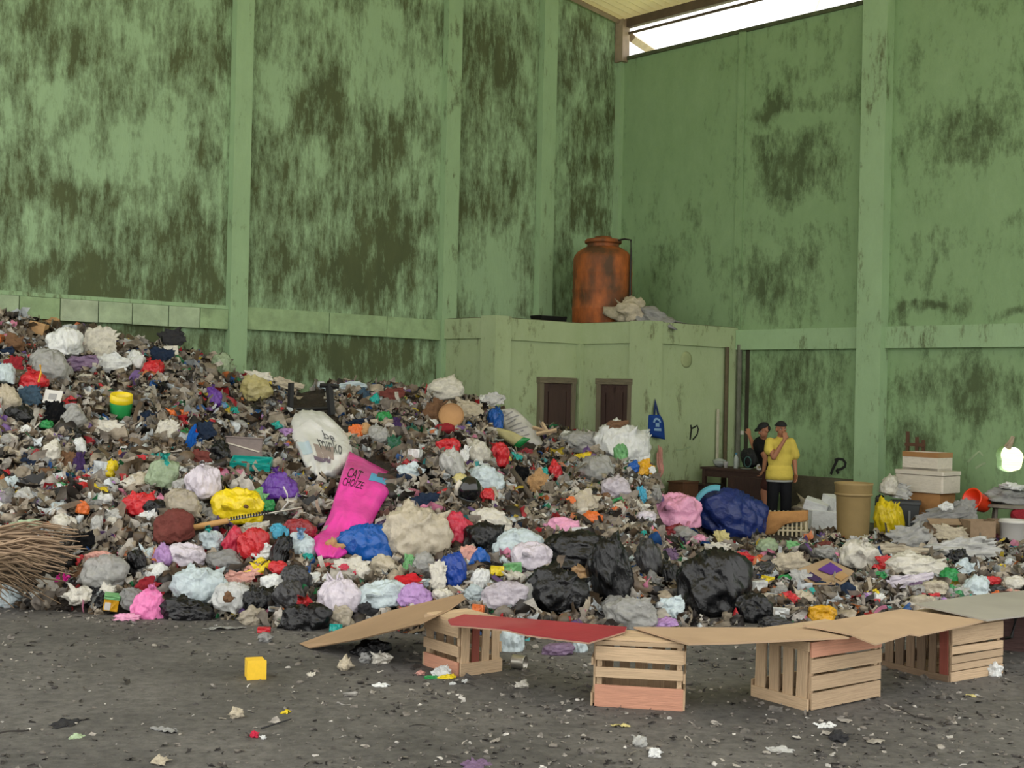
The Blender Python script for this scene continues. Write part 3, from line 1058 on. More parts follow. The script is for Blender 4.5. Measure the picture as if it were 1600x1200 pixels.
def print_text(name, body, fmap, u0, v0, u1, v1, mat, parent, lift=0.008, skew=0.0):
    cu = bpy.data.curves.new('txt', 'FONT')
    cu.body = body
    cu.resolution_u = 3
    to = bpy.data.objects.new('txt', cu)
    COL.objects.link(to)
    dg = bpy.context.evaluated_depsgraph_get()
    me = bpy.data.meshes.new_from_object(to.evaluated_get(dg))
    bpy.data.objects.remove(to)
    bm = bmesh.new(); bm.from_mesh(me)
    bmesh.ops.triangulate(bm, faces=bm.faces[:])
    bmesh.ops.subdivide_edges(bm, edges=bm.edges[:], cuts=1)
    xs = [v.co.x for v in bm.verts]; ys = [v.co.y for v in bm.verts]
    for v in bm.verts:
        a = (v.co.x - min(xs)) / (max(xs) - min(xs)); b = (v.co.y - min(ys)) / (max(ys) - min(ys))
        v.co = fmap(u0 + (u1 - u0) * a, v1 + (v0 - v1) * b + skew * a, lift)
    bm.to_mesh(me); bm.free()
    me.materials.clear()
    o = link(name, me, parent)
    setmat(o, mat)
    return o


def print_patch(name, fmap, u0, v0, u1, v1, mat, parent, lift=0.006, n=6, skew=0.0):
    vs, fs = [], []
    for j in range(n + 1):
        for i in range(n + 1):
            a, b = i / n, j / n
            vs.append(fmap(u0 + (u1 - u0) * a, v0 + (v1 - v0) * b + skew * a, lift))
    for j in range(n):
        for i in range(n):
            q = j * (n + 1) + i
            fs.append((q, q + n + 1, q + n + 2, q + 1))
    return obj(name, vs, fs, mat, parent, True)


# pink sack
pinkfilm = M('pink_sack_film', (232, 66, 170), 0.26, 0.25, 3.0, 0.14, spec=0.6, crease=0.3)
cat, fm_ = pillow('litter_sack', [(547, 706, 621, 744), (534, 742, 612, 764), (524, 775, 596, 790), (514, 805, 582, 818), (500, 832, 572, 838), (488, 846, 552, 858), (498, 872, 528, 874)], 0.14, pinkfilm, 22, 8, 0.055, 5, 0.22)
tag(cat, 'upright bright pink cat litter sack with black lettering, bottom torn open', 'sack')
ink = M('black_ink', (52, 18, 44), 0.5, 0, 3, 0.1)
print_text('lettering', 'CAT', fm_, 0.14, 0.115, 0.42, 0.185, ink, cat)
print_text('lettering', 'CHOIZE', fm_, 0.10, 0.19, 0.52, 0.25, ink, cat)
print_patch('blue_label', fm_, 0.56, 0.10, 0.90, 0.16, M('label_blue', (96, 176, 226), 0.4, 0, 3, 0.1), cat, 0.009)
print_patch('silver_patch', fm_, 0.04, 0.60, 0.16, 0.66, M('label_grey', (176, 168, 172), 0.4, 0, 3, 0.1), cat, 0.006)
print_patch('silver_patch', fm_, 0.86, 0.64, 0.95, 0.69, MATS['label_grey'], cat, 0.006)
torn = item('l', 'food_lump', 522, 852, 26, 26, 'k:tan', 'ochre lump spilling from the bottom of the pink litter sack', 'refuse', D=HD(522, 862) - 0.22)

# big white printed sack
whitesack = M('white_sack_film', (222, 222, 222), 0.45, 0.3, 3, 0.1, spec=0.4, dirt=0.12, crease=0.3)
ws, fm_ = pillow('printed_sack', [(464, 642, 506, 644), (456, 660, 526, 662), (456, 685, 545, 684), (468, 708, 550, 706), (478, 730, 545, 728), (492, 748, 524, 748)], 0.20, whitesack, 20, 8, 0.085, 2, 0.25)
tag(ws, 'large white sack printed with a brown bowl picture beside the pink sack', 'sack')
inkg = M('grey_ink', (92, 92, 98), 0.6, 0, 3, 0.1)
print_text('lettering', 'minko', fm_, 0.46, 0.40, 0.86, 0.60, inkg, ws, 0.012, 0.10)
print_text('lettering', 'be', fm_, 0.60, 0.36, 0.76, 0.46, inkg, ws, 0.012, 0.05)
print_patch('bowl_picture', fm_, 0.36, 0.54, 0.70, 0.72, M('print_brown', (158, 142, 138), 0.6, 0, 3, 0.2), ws, 0.010, 6, 0.04)
print_patch('bowl_picture', fm_, 0.30, 0.70, 0.64, 0.76, M('print_mauve', (120, 104, 124), 0.6, 0, 3, 0.2), ws, 0.011, 6, 0.05)
print_patch('blue_patch', fm_, 0.08, 0.50, 0.30, 0.66, M('print_paleblue', (196, 214, 226), 0.6, 0, 3, 0.05), ws, 0.010)

# feed sack with lines of text near the doors
fs_, fm_ = pillow('feed_sack', [(778, 640, 803, 638, 19.2), (782, 655, 822, 654, 19.15), (787, 672, 838, 672, 19.05), (800, 686, 848, 690, 18.95), (822, 698, 858, 702, 18.85)], 0.14, M('woven_sack', (184, 182, 176), 0.6, 0.2, 6, 0.1, spec=0.3), 14, 5, 0.03, 9, 0.15)
tag(fs_, 'grey-white feed sack with faint lines of print below the left door', 'sack')
for k in range(7):
    print_patch('print_line', fm_, 0.16, 0.22 + 0.085 * k, 0.66 + 0.12 * math.sin(k * 2.1), 0.245 + 0.085 * k, M('faint_ink', (140, 138, 138), 0.7, 0, 3, 0.1), fs_, 0.006, 5, -0.10)
print_patch('print_seal', fm_, 0.10, 0.10, 0.30, 0.17, MATS['faint_ink'], fs_, 0.006, 5)

# tote bag on its hook
tv = VE + 0.07


def tp(x, y, off=0.0):
    u, z = BE(x, y)
    return UV(u, tv + off, z)


def tote_pillow():
    rows = [(1012, 648, 1031, 648), (1011.5, 657, 1036, 657), (1010.5, 670, 1038, 670), (1009.5, 681, 1039, 687)]
    DD = UV(UI, tv).y
    return pillow('tote_bag', [(*r, DD - 0.02) for r in rows], 0.05, M('tote_blue', (22, 56, 118), 0.8, 0.3, 6, 0.15, spec=0.2), 12, 5, 0.01, 4)


tote, fm_ = tote_pillow()
tag(tote, 'blue tote bag with pale round emblem hanging on the washroom pillar', 'tote bag')
pale = M('tote_print', (118, 150, 176), 0.8, 0, 3, 0.15)
DDt = UV(UI, tv).y - 0.03
obj('strap', *tube([P(1022, 650, DDt), P(1023, 637, DDt + 0.02), P(1023.5, 624, DDt + 0.06), P(1026, 637, DDt + 0.02), P(1029, 650, DDt)], 0.018, 6), M('tote_strap', (16, 38, 84), 0.8, 0.2, 6, 0.1), tote, True)
arc = []
for k in range(9):
    a = math.pi * k / 8
    arc.append((0.58 - 0.24 * math.cos(a), 0.46 - 0.22 * math.sin(a)))
vs, fs = [], []
for k, (a, b) in enumerate(arc):
    vs += [fm_(a, b, 0.006), fm_(0.58 + (a - 0.58) * 0.55, 0.46 + (b - 0.46) * 0.55, 0.006)]
for k in range(8):
    fs.append((2 * k, 2 * k + 2, 2 * k + 3, 2 * k + 1))
obj('emblem', vs, fs, pale, tote)
print_patch('emblem', fm_, 0.48, 0.48, 0.70, 0.62, pale, tote)
print_patch('emblem', fm_, 0.40, 0.68, 0.80, 0.76, pale, tote)
cl = item('s', 'hanging_cloth', 1032, 722, 10, 48, 'c:salmon', 'faded pink cloth hanging on the pillar below the blue tote bag', 'cloth', 0.0, D=UV(UI, tv).y - 0.1)

# big blue tarpaulin sack with pale lining
D = gd(1140, 846)
s = D / FPX
tsk = inst('tarpaulin_sack', HEROES[2], M('tarp_blue', (26, 44, 104), 0.42, 0.3, 3.0, 0.22, spec=0.5, crease=0.35), None, P(1143, 805, D), (0, 0.35, 0), (57 * s, 42 * s, 40 * s))
tag(tsk, 'huge dark blue tarpaulin sack beyond the pink bag', 'sack')
n = 22
vs, fs = [], []
for k in range(n + 1):
    a = math.radians(78 + 128 * k / n)
    for rr, dy in ((1.02, -0.55), (0.80, -0.72)):
        x = 1118 + 36 * rr * math.cos(a); y = 800 - 42 * rr * math.sin(a)
        vs.append(P(x, y, D + dy * 0.5))
vs += [v + Vector((0, 0.03, 0)) for v in vs]
m = 2 * (n + 1)
for k in range(n):
    a = 2 * k
    fs += [(a, a + 1, a + 3, a + 2), (m + a, m + a + 2, m + a + 3, m + a + 1), (a, a + 2, m + a + 2, m + a), (a + 1, m + a + 1, m + a + 3, a + 3)]
lining = obj('lining', vs, fs, M('tarp_lining', (84, 158, 178), 0.5, 0.3, 4, 0.12), None, True)
lining.parent = tsk
lining.matrix_parent_inverse = tsk.matrix_basis.inverted()
# ------------------------------------------------------------ named pieces of refuse
T = [
 ('B', 'white_sack', 101, 536, 58, 46, 'white', 'plump white sack at the top left of the heap', 'sack'),
 ('s', 'canvas_sheet', 156, 531, 66, 60, 'c:offwhite', 'off-white peaked canvas sheet at the crest left of the column', 'sheet'),
 ('s', 'white_sheet', 172, 564, 62, 34, 'c:white', 'white sheet lying below the peaked canvas', 'sheet'),
 ('b', 'white_bag', 213, 563, 30, 30, 'white', 'small white bag just right of the crest canvas', 'bag'),
 ('bk', 'red_bag', 238, 575, 34, 24, 'red', 'glossy red bag high on the heap below the dark rags', 'bag'),
 ('p', 'cardboard_box', 60, 513, 32, 19, 'k:tan', 'tan cardboard box on the crest at far left', 'box'),
 ('l', 'orange_wrapper', 78, 503, 30, 14, 'c:tan', 'orange-brown wrapper behind the crest cardboard box', 'wrapper'),
 ('l', 'brown_sack', 26, 535, 38, 28, 'c:brown', 'brown cloth sack left of the plump white sack', 'sack'),
 ('B', 'clear_bag', 78, 570, 66, 46, 't:lgrey', 'clear greyish bag below the plump white sack', 'bag'),
 ('s', 'purple_sheet', 122, 566, 54, 28, 'mauve', 'dusty purple plastic under the crest sheets', 'sheet'),
 ('bk', 'red_bag', 53, 592, 44, 30, 'red', 'red bag with a yellow string near the left edge', 'bag'),
 ('s', 'maroon_cloth', 20, 569, 32, 30, 'c:dred', 'dark red cloth at the left edge above the red bag', 'cloth'),
 ('b', 'blue_white_bag', 8, 584, 34, 32, 'blue_white', 'bluish white bag cut by the left edge of the view', 'bag'),
 ('s', 'denim_cloth', 46, 616, 44, 34, 'c:jeans', 'crumpled denim cloth below the red bag with string', 'cloth'),
 ('b', 'black_bag', 30, 648, 44, 28, 'black', 'small black bag at far left middle of the heap', 'bag'),
 ('s', 'black_cloth', 83, 643, 32, 38, 'c:black', 'black cloth beside the white food container', 'cloth'),
 ('bk', 'purple_bag', 333, 620, 28, 32, 'purple', 'small purple bag near the column foot', 'bag'),
 ('s', 'blue_scrap', 342, 633, 26, 10, 'lblue', 'light blue strip under the small purple bag', 'scrap'),
 ('s', 'black_rags', 268, 526, 44, 34, 'c:charcoal', 'dark rags piled on the crest left of the column', 'rags'),
 ('s', 'dark_cloth', 250, 552, 40, 28, 'c:navy', 'navy cloth above the glossy red bag', 'cloth'),
 ('p', 'paper_carton', 267, 549, 24, 16, 'k:offwhite', 'cream carton among the dark crest rags', 'carton'),
 ('b', 'green_clear_bag', 348, 570, 34, 38, 't:pale_green', 'pale green clear bag against the foot of the column', 'bag'),
 ('s', 'jeans', 299, 685, 18, 46, 'c:blue', 'pair of blue jeans dangling down the heap', 'jeans'),
 ('s', 'dark_shirt', 318, 672, 36, 30, 'c:navy', 'dark shirt beside the dangling blue jeans', 'shirt'),
 ('b', 'black_bag', 345, 705, 34, 36, 'black', 'black bag left of the grey striped carton', 'bag'),
 ('b', 'white_bag', 82, 704, 30, 34, 'offwhite', 'cream bag beside the orange-brown scrap at left', 'bag'),
 ('b', 'white_bag', 124, 696, 22, 24, 'white', 'small white bag above the dark purple cloth', 'bag'),
 ('s', 'orange_brown_scrap', 106, 717, 30, 30, 'c:brown', 'rusty brown scrap between cream and white bags', 'scrap'),
 ('s', 'purple_cloth', 122, 723, 20, 40, 'c:dpurple', 'dark purple cloth hanging in a narrow fold', 'cloth'),
 ('b', 'red_scrap', 58, 711, 16, 20, 'dred', 'dark red knot of plastic at left of the cream bag', 'scrap'),
 ('s', 'red_scrap', 226, 715, 24, 14, 'red', 'red scrap left of the teal-tied clear bag', 'scrap'),
 ('s', 'red_scrap', 146, 714, 18, 14, 'c:dred', 'brick red scrap right of the dark purple cloth', 'scrap'),
 ('b', 'yellow_bag', 173, 731, 21, 26, 'yellow', 'small yellow bag on the left slope', 'bag'),
 ('bk', 'clear_bag', 255, 740, 46, 46, 't:pale_green', 'clear bag tied with teal above the red and black pair', 'bag', dict(knotc='teal')),
 ('Bk', 'pink_white_bag', 319, 754, 52, 52, 'lilac_white', 'tied pinkish white bag above the big yellow bag', 'bag'),
 ('s', 'maroon_cloth', 311, 713, 38, 20, 'c:maroon', 'maroon cloth above the pinkish white bag', 'cloth'),
 ('s', 'white_film', 165, 668, 50, 26, 'offwhite', 'long dirty white film below the green pouch', 'film'),
 ('s', 'white_film', 262, 670, 42, 40, 'offwhite', 'crumpled white film left of the blue jeans', 'film'),
 ('b', 'beige_bag', 12, 620, 40, 40, 'c:beige', 'beige bag at the left edge below the denim', 'bag'),
 ('b', 'grey_bag', 115, 652, 40, 36, 't:lgrey', 'grey clear bag right of the black cloth', 'bag'),
 ('B', 'red_bag', 219, 787, 54, 36, 'red', 'bright red bag next to a small black bag on the left slope', 'bag'),
 ('b', 'black_bag', 243, 793, 36, 26, 'black', 'small black bag leaning on the bright red bag', 'bag'),
 ('B', 'maroon_sack', 273, 822, 62, 52, 'c:maroon', 'brown-red sack under the tip of the wooden handle', 'sack'),
 ('B', 'clear_bag', 285, 785, 58, 40, 't:beige', 'cloudy clear bag left of the big yellow bag', 'bag'),
 ('B', 'yellow_bag', 371, 791, 78, 54, 'yellow', 'big bright yellow bag with brown marks', 'bag'),
 ('Bk', 'purple_bag', 437, 760, 54, 44, 'purple', 'violet bag with white strings right of the yellow bag', 'bag'),
 ('s', 'green_film', 402, 778, 34, 34, 'lgreen', 'pale green packet between the yellow and violet bags', 'packet'),
 ('b', 'green_bag', 418, 790, 24, 18, 'green', 'green bag at the foot of the violet bag', 'bag'),
 ('b', 'pink_red_bag', 368, 843, 34, 42, 'crimson', 'magenta half of the red bag pair below the yellow bag', 'bag'),
 ('B', 'red_bag', 397, 848, 50, 46, 'red', 'red tied bag below the yellow bag', 'bag'),
 ('bk', 'white_bag', 330, 843, 38, 30, 'blue_white', 'white bag with a teal knot under the wooden handle', 'bag', dict(knotc='teal')),
 ('B', 'white_bag', 292, 867, 58, 36, 'lilac_white', 'lilac-white bag below the white bag with teal knot', 'bag'),
 ('b', 'lilac_bag', 256, 866, 30, 36, 'lilac', 'mauve bag left of the lilac-white bag', 'bag'),
 ('b', 'grey_bag', 352, 876, 60, 36, 't:grey', 'grey clear bag below the red tied bag', 'bag'),
 ('B', 'blue_white_bag', 312, 914, 84, 58, 'blue_white', 'large smooth pale blue bag near the front left', 'bag'),
 ('s', 'orange_print_film', 372, 903, 48, 30, 'salmon', 'orange printed film on the white bag with a hole', 'film'),
 ('B', 'white_bag', 366, 932, 62, 46, 't:white', 'white translucent bag with a dark hole near the front', 'bag'),
 ('l', 'brown_lump', 357, 932, 16, 18, 'c:brown', 'brown lump showing in the hole of the white bag', 'refuse', dict(D=10.75)),
 ('s', 'red_cloth', 231, 914, 38, 28, 'c:dred', 'dark red cloth left of the large pale blue bag', 'cloth'),
 ('Bk', 'pink_bag', 236, 945, 54, 50, 'pink', 'pink bag on the floor at the front left', 'bag'),
 ('s', 'pink_film', 197, 964, 40, 14, 'palepink', 'pale pink tail of film left of the front pink bag', 'film'),
 ('B', 'black_bag', 294, 953, 82, 38, 'black', 'crinkled black bag right of the front pink bag', 'bag'),
 ('s', 'magenta_scrap', 97, 903, 24, 18, 'hotpink', 'magenta spotted scrap below the palm fronds', 'scrap'),
 ('B', 'grey_bag', 166, 893, 70, 52, 't:lgrey', 'grey cloudy bag right of the palm fronds', 'bag'),
 ('b', 'pink_bag', 155, 872, 42, 24, 'salmon', 'dull pink bag behind the grey cloudy bag', 'bag'),
 ('s', 'red_scrap', 126, 876, 18, 18, 'red', 'red scrap at the tips of the palm fronds', 'scrap'),
 ('l', 'white_lump', 125, 930, 40, 28, 'offwhite', 'chalky white lump at the front left edge', 'refuse'),
 ('l', 'white_lump', 172, 920, 30, 22, 'offwhite', 'white crumpled tissue above the yellow and green packet', 'tissue'),
 ('p', 'white_foam', 18, 921, 28, 9, 'white', 'white foam strip at the far left front', 'foam'),
 ('s', 'black_cloth', 133, 846, 26, 34, 'c:black', 'black rag behind the palm fronds', 'rag'),
 ('b', 'black_bag', 214, 874, 28, 30, 'black', 'small black bag above the dark red cloth', 'bag'),
 ('s', 'aqua_film', 40, 818, 50, 14, 'pale_green', 'aqua film lying on top of the palm fronds', 'film'),
 ('b', 'grey_bag', 208, 935, 40, 34, 't:grey', 'grey clear bag behind the front pink bag', 'bag'),
 ('b', 'orange_bag', 130, 793, 22, 20, 'orange', 'small orange-red bag on the far left slope', 'bag'),
 ('b', 'green_scrap', 73, 663, 20, 14, 'green', 'green crumpled scrap below the black cloth at left', 'scrap'),
 ('b', 'pale_bag', 152, 818, 18, 26, 'lgrey', 'slim pale grey bag left of the brown-red sack', 'bag'),
 ('b', 'yellow_clear_bag', 398, 606, 52, 42, 't:pale_yellow', 'yellowish clear bag at the crest right of the column', 'bag'),
 ('p', 'foam_pack', 396, 615, 18, 16, 'offwhite', 'small cream pack inside the yellowish clear bag', 'pack'),
 ('s', 'white_film', 405, 586, 46, 18, 'offwhite', 'pale film on the crest above the yellowish clear bag', 'film'),
 ('s', 'beige_cloth', 448, 598, 50, 18, 'c:beige', 'beige cloth on the crest above the chair frame', 'cloth'),
 ('s', 'white_cloth', 545, 603, 96, 18, 'blue_white', 'pale cloth spread along the crest right of the chair frame', 'cloth'),
 ('b', 'teal_jug', 586, 626, 18, 22, 'teal', 'small teal container on the upper slope', 'container'),
 ('p', 'white_box', 556, 646, 26, 14, 'white', 'white box on the slope above the blue slipper', 'box'),
 ('s', 'blue_slipper', 562, 658, 40, 9, 'c:navy', 'flat navy slipper under the white box', 'slipper'),
 ('b', 'green_bag', 601, 654, 26, 20, 'green', 'emerald bag right of the white box', 'bag'),
 ('s', 'orange_bag', 556, 673, 28, 26, 'orange', 'orange packet below the navy slipper', 'packet'),
 ('b', 'tan_packet', 573, 670, 18, 20, 'k:tan', 'tan packet right of the orange packet', 'packet'),
 ('b', 'clear_bag', 592, 680, 34, 32, 't:lgrey', 'cloudy clear bag below the emerald bag', 'bag'),
 ('s', 'purple_cloth', 618, 664, 18, 32, 'c:dpurple', 'dark violet cloth right of the emerald bag', 'cloth'),
 ('s', 'green_cloth', 640, 672, 30, 14, 'dgreen', 'dark green strip right of the dark violet cloth', 'strip'),
 ('s', 'green_packet', 616, 694, 24, 38, 'dgreen', 'dark green packet above the silver box', 'packet'),
 ('p', 'silver_box', 648, 712, 24, 22, 'white', 'square silvery box on the middle slope', 'box'),
 ('s', 'white_film', 641, 735, 42, 30, 'blue_white', 'pale blue film right of the pink sack top', 'film'),
 ('s', 'maroon_cloth', 612, 616, 36, 26, 'c:maroon', 'dusky red cloth at the crest right of the teal container', 'cloth'),
 ('s', 'grey_cloth', 567, 615, 24, 20, 'c:jeans', 'slate grey cloth below the pale crest cloth', 'cloth'),
 ('B', 'beige_sack', 692, 609, 62, 36, 'c:offwhite', 'pale sack crowning the crest in the middle', 'sack'),
 ('B', 'beige_bag', 652, 832, 104, 84, 'beige', 'large beige bag right of the blue bag', 'bag'),
 ('B', 'blue_bag', 572, 850, 86, 60, 'blue', 'large bright blue bag at the foot of the pink sack', 'bag'),
 ('b', 'purple_bag', 604, 835, 40, 44, 'dpurple', 'dark violet bag between the blue and beige bags', 'bag'),
 ('B', 'red_bag', 468, 826, 52, 30, 'dred', 'dull red bag with white print left of the pink sack', 'bag'),
 ('b', 'blue_bag', 437, 831, 30, 26, 'cyan', 'small blue bag left of the dull red bag', 'bag'),
 ('bk', 'white_bag', 472, 852, 44, 42, 'blue_white', 'white bag with a blue knot left of the torn pink sack', 'bag', dict(knotc='lblue')),
 ('b', 'black_bag', 440, 857, 30, 44, 'black', 'black bag between red and white bags below the rod', 'bag'),
 ('s', 'cream_film', 397, 822, 44, 20, 'offwhite', 'cream film between the yellow and red bags', 'film'),
 ('s', 'white_plastic', 412, 863, 40, 26, 'white', 'white pointed plastic below the red tied bag', 'plastic'),
 ('b', 'red_bag', 437, 887, 34, 22, 'red', 'small red bag above the charcoal bag', 'bag'),
 ('B', 'charcoal_bag', 462, 902, 48, 38, 'charcoal', 'charcoal bag below the small red bag', 'bag'),
 ('b', 'white_bag', 425, 909, 36, 26, 'white', 'white bag left of the charcoal bag', 'bag'),
 ('s', 'striped_bag', 548, 889, 56, 36, 'offwhite', 'white bag with red stripes below the blue bag', 'bag'),
 ('b', 'cream_bag', 568, 893, 26, 28, 'offwhite', 'cream bag beside the red striped bag', 'bag'),
 ('B', 'black_bag', 405, 935, 54, 38, 'black', 'black bag right of the white bag with a hole', 'bag'),
 ('B', 'charcoal_bag', 452, 930, 46, 44, 'charcoal', 'charcoal bag behind the red-knotted black bag', 'bag'),
 ('Bk', 'black_bag', 480, 963, 76, 44, 'black', 'glossy black bag tied with a red knot on the floor', 'bag', dict(knotc='red')),
 ('Bh', 'lilac_bag', 532, 932, 70, 54, 'lilac_white', 'lilac-white carrier bag with upright handles', 'bag'),
 ('B', 'white_bag', 594, 930, 78, 44, 'blue_white', 'white bag right of the lilac carrier bag', 'bag'),
 ('B', 'purple_bag', 648, 929, 52, 36, 'lilac', 'mauve bag behind the raised cardboard sheet', 'bag'),
 ('s', 'red_cloth', 640, 906, 46, 24, 'c:red', 'red cloth above the mauve bag by the cardboard', 'cloth'),
 ('l', 'beige_lump', 535, 962, 44, 34, 't:beige', 'crumpled beige film right of the red-knotted bag', 'film'),
 ('l', 'grey_lump', 574, 951, 28, 24, 'c:charcoal', 'dark grey lump in front of the white bag', 'refuse'),
 ('p', 'teal_packet', 525, 981, 20, 13, 'teal', 'teal and white packet on the floor by the cardboard', 'packet'),
 ('p', 'red_packet', 413, 984, 22, 9, 'red', 'red and white packet on the floor at the heap edge', 'packet'),
 ('l', 'beige_lump', 393, 962, 38, 30, 't:beige', 'beige crumpled film left of the red and white packet', 'film'),
 ('b', 'beige_bag', 598, 880, 44, 30, 'beige', 'beige bag below the large blue bag', 'bag'),
 ('s', 'green_film', 639, 880, 20, 30, 'lgreen', 'green twisted film below the large beige bag', 'film'),
 ('b', 'grey_bag', 662, 880, 36, 34, 't:lgrey', 'grey clear bag below the large beige bag', 'bag'),
 ('s', 'white_film', 684, 900, 30, 46, 'offwhite', 'dirty white film left of the cobalt bag', 'film'),
 ('b', 'white_bag', 692, 930, 34, 20, 'offwhite', 'flat white bag behind the raised cardboard tip', 'bag'),
 ('b', 'black_bag', 580, 1013, 62, 28, 'black', 'black bag under the raised cardboard sheet', 'bag'),
 ('l', 'white_lump', 597, 1028, 34, 18, 'offwhite', 'white crumpled plastic left of the first crate', 'plastic'),
 ('B', 'red_bag', 713, 827, 54, 54, 'crimson', 'shiny rose red bag right of the large beige bag', 'bag'),
 ('B', 'black_bag', 758, 842, 68, 52, 'black', 'black bag right of the rose red bag', 'bag'),
 ('b', 'cobalt_bag', 708, 891, 42, 52, 'cobalt', 'cobalt blue bag below the rose red bag', 'bag'),
 ('b', 'blue_bag', 751, 873, 32, 36, 'blue', 'blue bag below the black bag by the pink scrap', 'bag'),
 ('s', 'salmon_scrap', 733, 866, 34, 34, 'salmon', 'salmon pink film between cobalt and blue bags', 'film'),
 ('B', 'blue_white_bag', 802, 850, 92, 44, 'blue_white', 'long pale blue bag behind the huge black bag', 'bag'),
 ('B', 'lilac_bag', 830, 870, 62, 46, 'lilac_white', 'lilac-white bag left of the huge black bag', 'bag'),
 ('B', 'huge_black_bag', 908, 862, 124, 66, 'black', 'huge black bag sprawling above the orange film', 'bag'),
 ('B', 'huge_black_bag', 952, 892, 66, 106, 'black', 'tall black bag right of the orange film', 'bag'),
 ('B', 'huge_black_bag', 872, 922, 96, 72, 'black', 'round black bag behind the red board', 'bag'),
 ('s', 'orange_film', 916, 900, 54, 36, 'tan', 'orange-brown film lying between the black bags', 'film'),
 ('b', 'teal_scrap', 932, 890, 14, 20, 'pale_green', 'pale teal piece on the orange-brown film', 'scrap'),
 ('p', 'green_packet', 801, 887, 32, 16, 'lgreen', 'lime green snack packet left of the round black bag', 'packet'),
 ('p', 'yellow_packet', 776, 892, 24, 16, 'yellow', 'yellow snack packet beside the lime green one', 'packet'),
 ('b', 'pink_bag', 880, 822, 54, 28, 'palepink', 'dusty pink bag above the huge black bag', 'bag'),
 ('p', 'white_red_packet', 902, 831, 40, 14, 'white', 'white and red packet on the huge black bag', 'packet'),
 ('b', 'white_bag', 750, 905, 28, 34, 'white', 'small white bag below the blue bag', 'bag'),
 ('b', 'grey_bag', 742, 925, 36, 26, 't:blue_white', 'bluish clear bag above the orange box', 'bag'),
 ('B', 'pinkish_bag', 788, 930, 72, 44, 't:lilac_white', 'pinkish clear bag behind the red board', 'bag'),
 ('p', 'orange_box', 747, 953, 20, 18, 'orange', 'bright orange box behind the first crate', 'box'),
 ('b', 'clear_bag', 820, 930, 38, 40, 't:lgrey', 'clear grey bag left of the round black bag', 'bag'),
 ('s', 'clear_film', 878, 935, 40, 50, 't:lgrey', 'clear grey film draped on the round black bag', 'film'),
 ('B', 'grey_bag', 985, 958, 80, 50, 't:lgrey', 'wide cloudy grey bag behind the second crate', 'bag'),
 ('b', 'grey_bag', 960, 945, 40, 30, 't:grey', 'smoky clear bag left of the wide cloudy one', 'bag'),
 ('s', 'lilac_film', 1045, 948, 46, 40, 'blue_white', 'pale blue diaper-like film behind the long plank', 'film'),
 ('b', 'lilac_bag', 1036, 974, 44, 16, 'lilac', 'mauve film edge behind the long plank', 'film'),
 ('b', 'black_bag', 1013, 870, 40, 60, 'charcoal', 'dark slim bag right of the tall black bag', 'bag'),
 ('b', 'black_bag', 1042, 893, 34, 40, 'black', 'black bag between slim dark bag and fan-folded black bag', 'bag'),
 ('s', 'purple_cloth', 1042, 866, 44, 22, 'c:mauve', 'purple cloth behind the fan-folded black bag', 'cloth'),
 ('b', 'blue_white_bag', 797, 1000, 44, 44, 'blue_white', 'pale blue bag seen under the red board', 'bag'),
 ('b', 'purple_bag', 872, 1014, 50, 18, 'mauve', 'purple bag on the floor under the red board', 'bag'),
 ('b', 'white_bag', 905, 1008, 24, 26, 'blue_white', 'white bag under the red board beside the second crate', 'bag'),
 ('b', 'red_cloth', 697, 670, 34, 18, 'c:dred', 'dark red cloth below the round tan lid', 'cloth'),
 ('b', 'red_bag', 700, 698, 38, 26, 'red', 'bright red bag below the dark red cloth', 'bag'),
 ('B', 'red_bag', 781, 711, 28, 38, 'red', 'upright red bag on the middle slope', 'bag'),
 ('s', 'red_cloth', 820, 706, 24, 12, 'dred', 'dusky red packet below the green-ended sheet', 'packet'),
 ('b', 'red_bag', 867, 735, 22, 32, 'red', 'slim red bag right of the teal can', 'bag'),
 ('b', 'red_bag', 762, 772, 22, 18, 'red', 'small red bag right of the black helmet', 'bag'),
 ('b', 'red_scrap', 908, 739, 16, 10, 'red', 'tiny red bag left of the clear bags on the right slope', 'bag'),
 ('bk', 'blue_bag', 774, 656, 26, 36, 'blue', 'blue bag left of the feed sack', 'bag'),
 ('b', 'white_bag', 754, 628, 20, 22, 'white', 'small white bag at the crest above the blue bag', 'bag'),
 ('s', 'white_film', 772, 622, 36, 22, 'lgrey', 'pale film at the crest left of the washroom', 'film'),
 ('s', 'tan_rags', 730, 638, 48, 34, 'c:beige', 'beige rags right of the round tan lid', 'rags'),
 ('s', 'rust_rag', 680, 640, 34, 40, 'c:brown', 'rusty rag left of the round tan lid', 'rag'),
 ('B', 'white_sack', 972, 692, 84, 62, 'white', 'big white sack below the right washroom door', 'sack'),
 ('s', 'white_sheet', 1000, 700, 40, 66, 'c:white', 'white sheet draping right of the big white sack', 'sheet'),
 ('s', 'rust_board', 964, 662, 34, 14, 'k:brown', 'rust brown board behind the big white sack', 'board'),
 ('b', 'green_bag', 970, 710, 22, 32, 'lgreen', 'green bag hanging below the big white sack', 'bag'),
 ('s', 'yellow_wrapper', 907, 712, 30, 12, 'yellow', 'yellow wrapper left of the green bag', 'wrapper'),
 ('s', 'yellow_flag', 1008, 730, 30, 30, 'gold', 'yellow and white banner hanging at the right of the heap', 'banner'),
 ('b', 'blue_bag', 990, 729, 18, 20, 'blue', 'blue bag left of the yellow banner', 'bag'),
 ('s', 'cyan_scrap', 1003, 772, 14, 28, 'cyan', 'cyan scrap at the right flank of the heap', 'scrap'),
 ('b', 'grey_bag', 1022, 772, 26, 30, 't:lgrey', 'clear grey bag at the right foot of the heap', 'bag'),
 ('b', 'white_bag', 706, 725, 38, 44, 'lgrey', 'pale grey bag below the bright red bag', 'bag'),
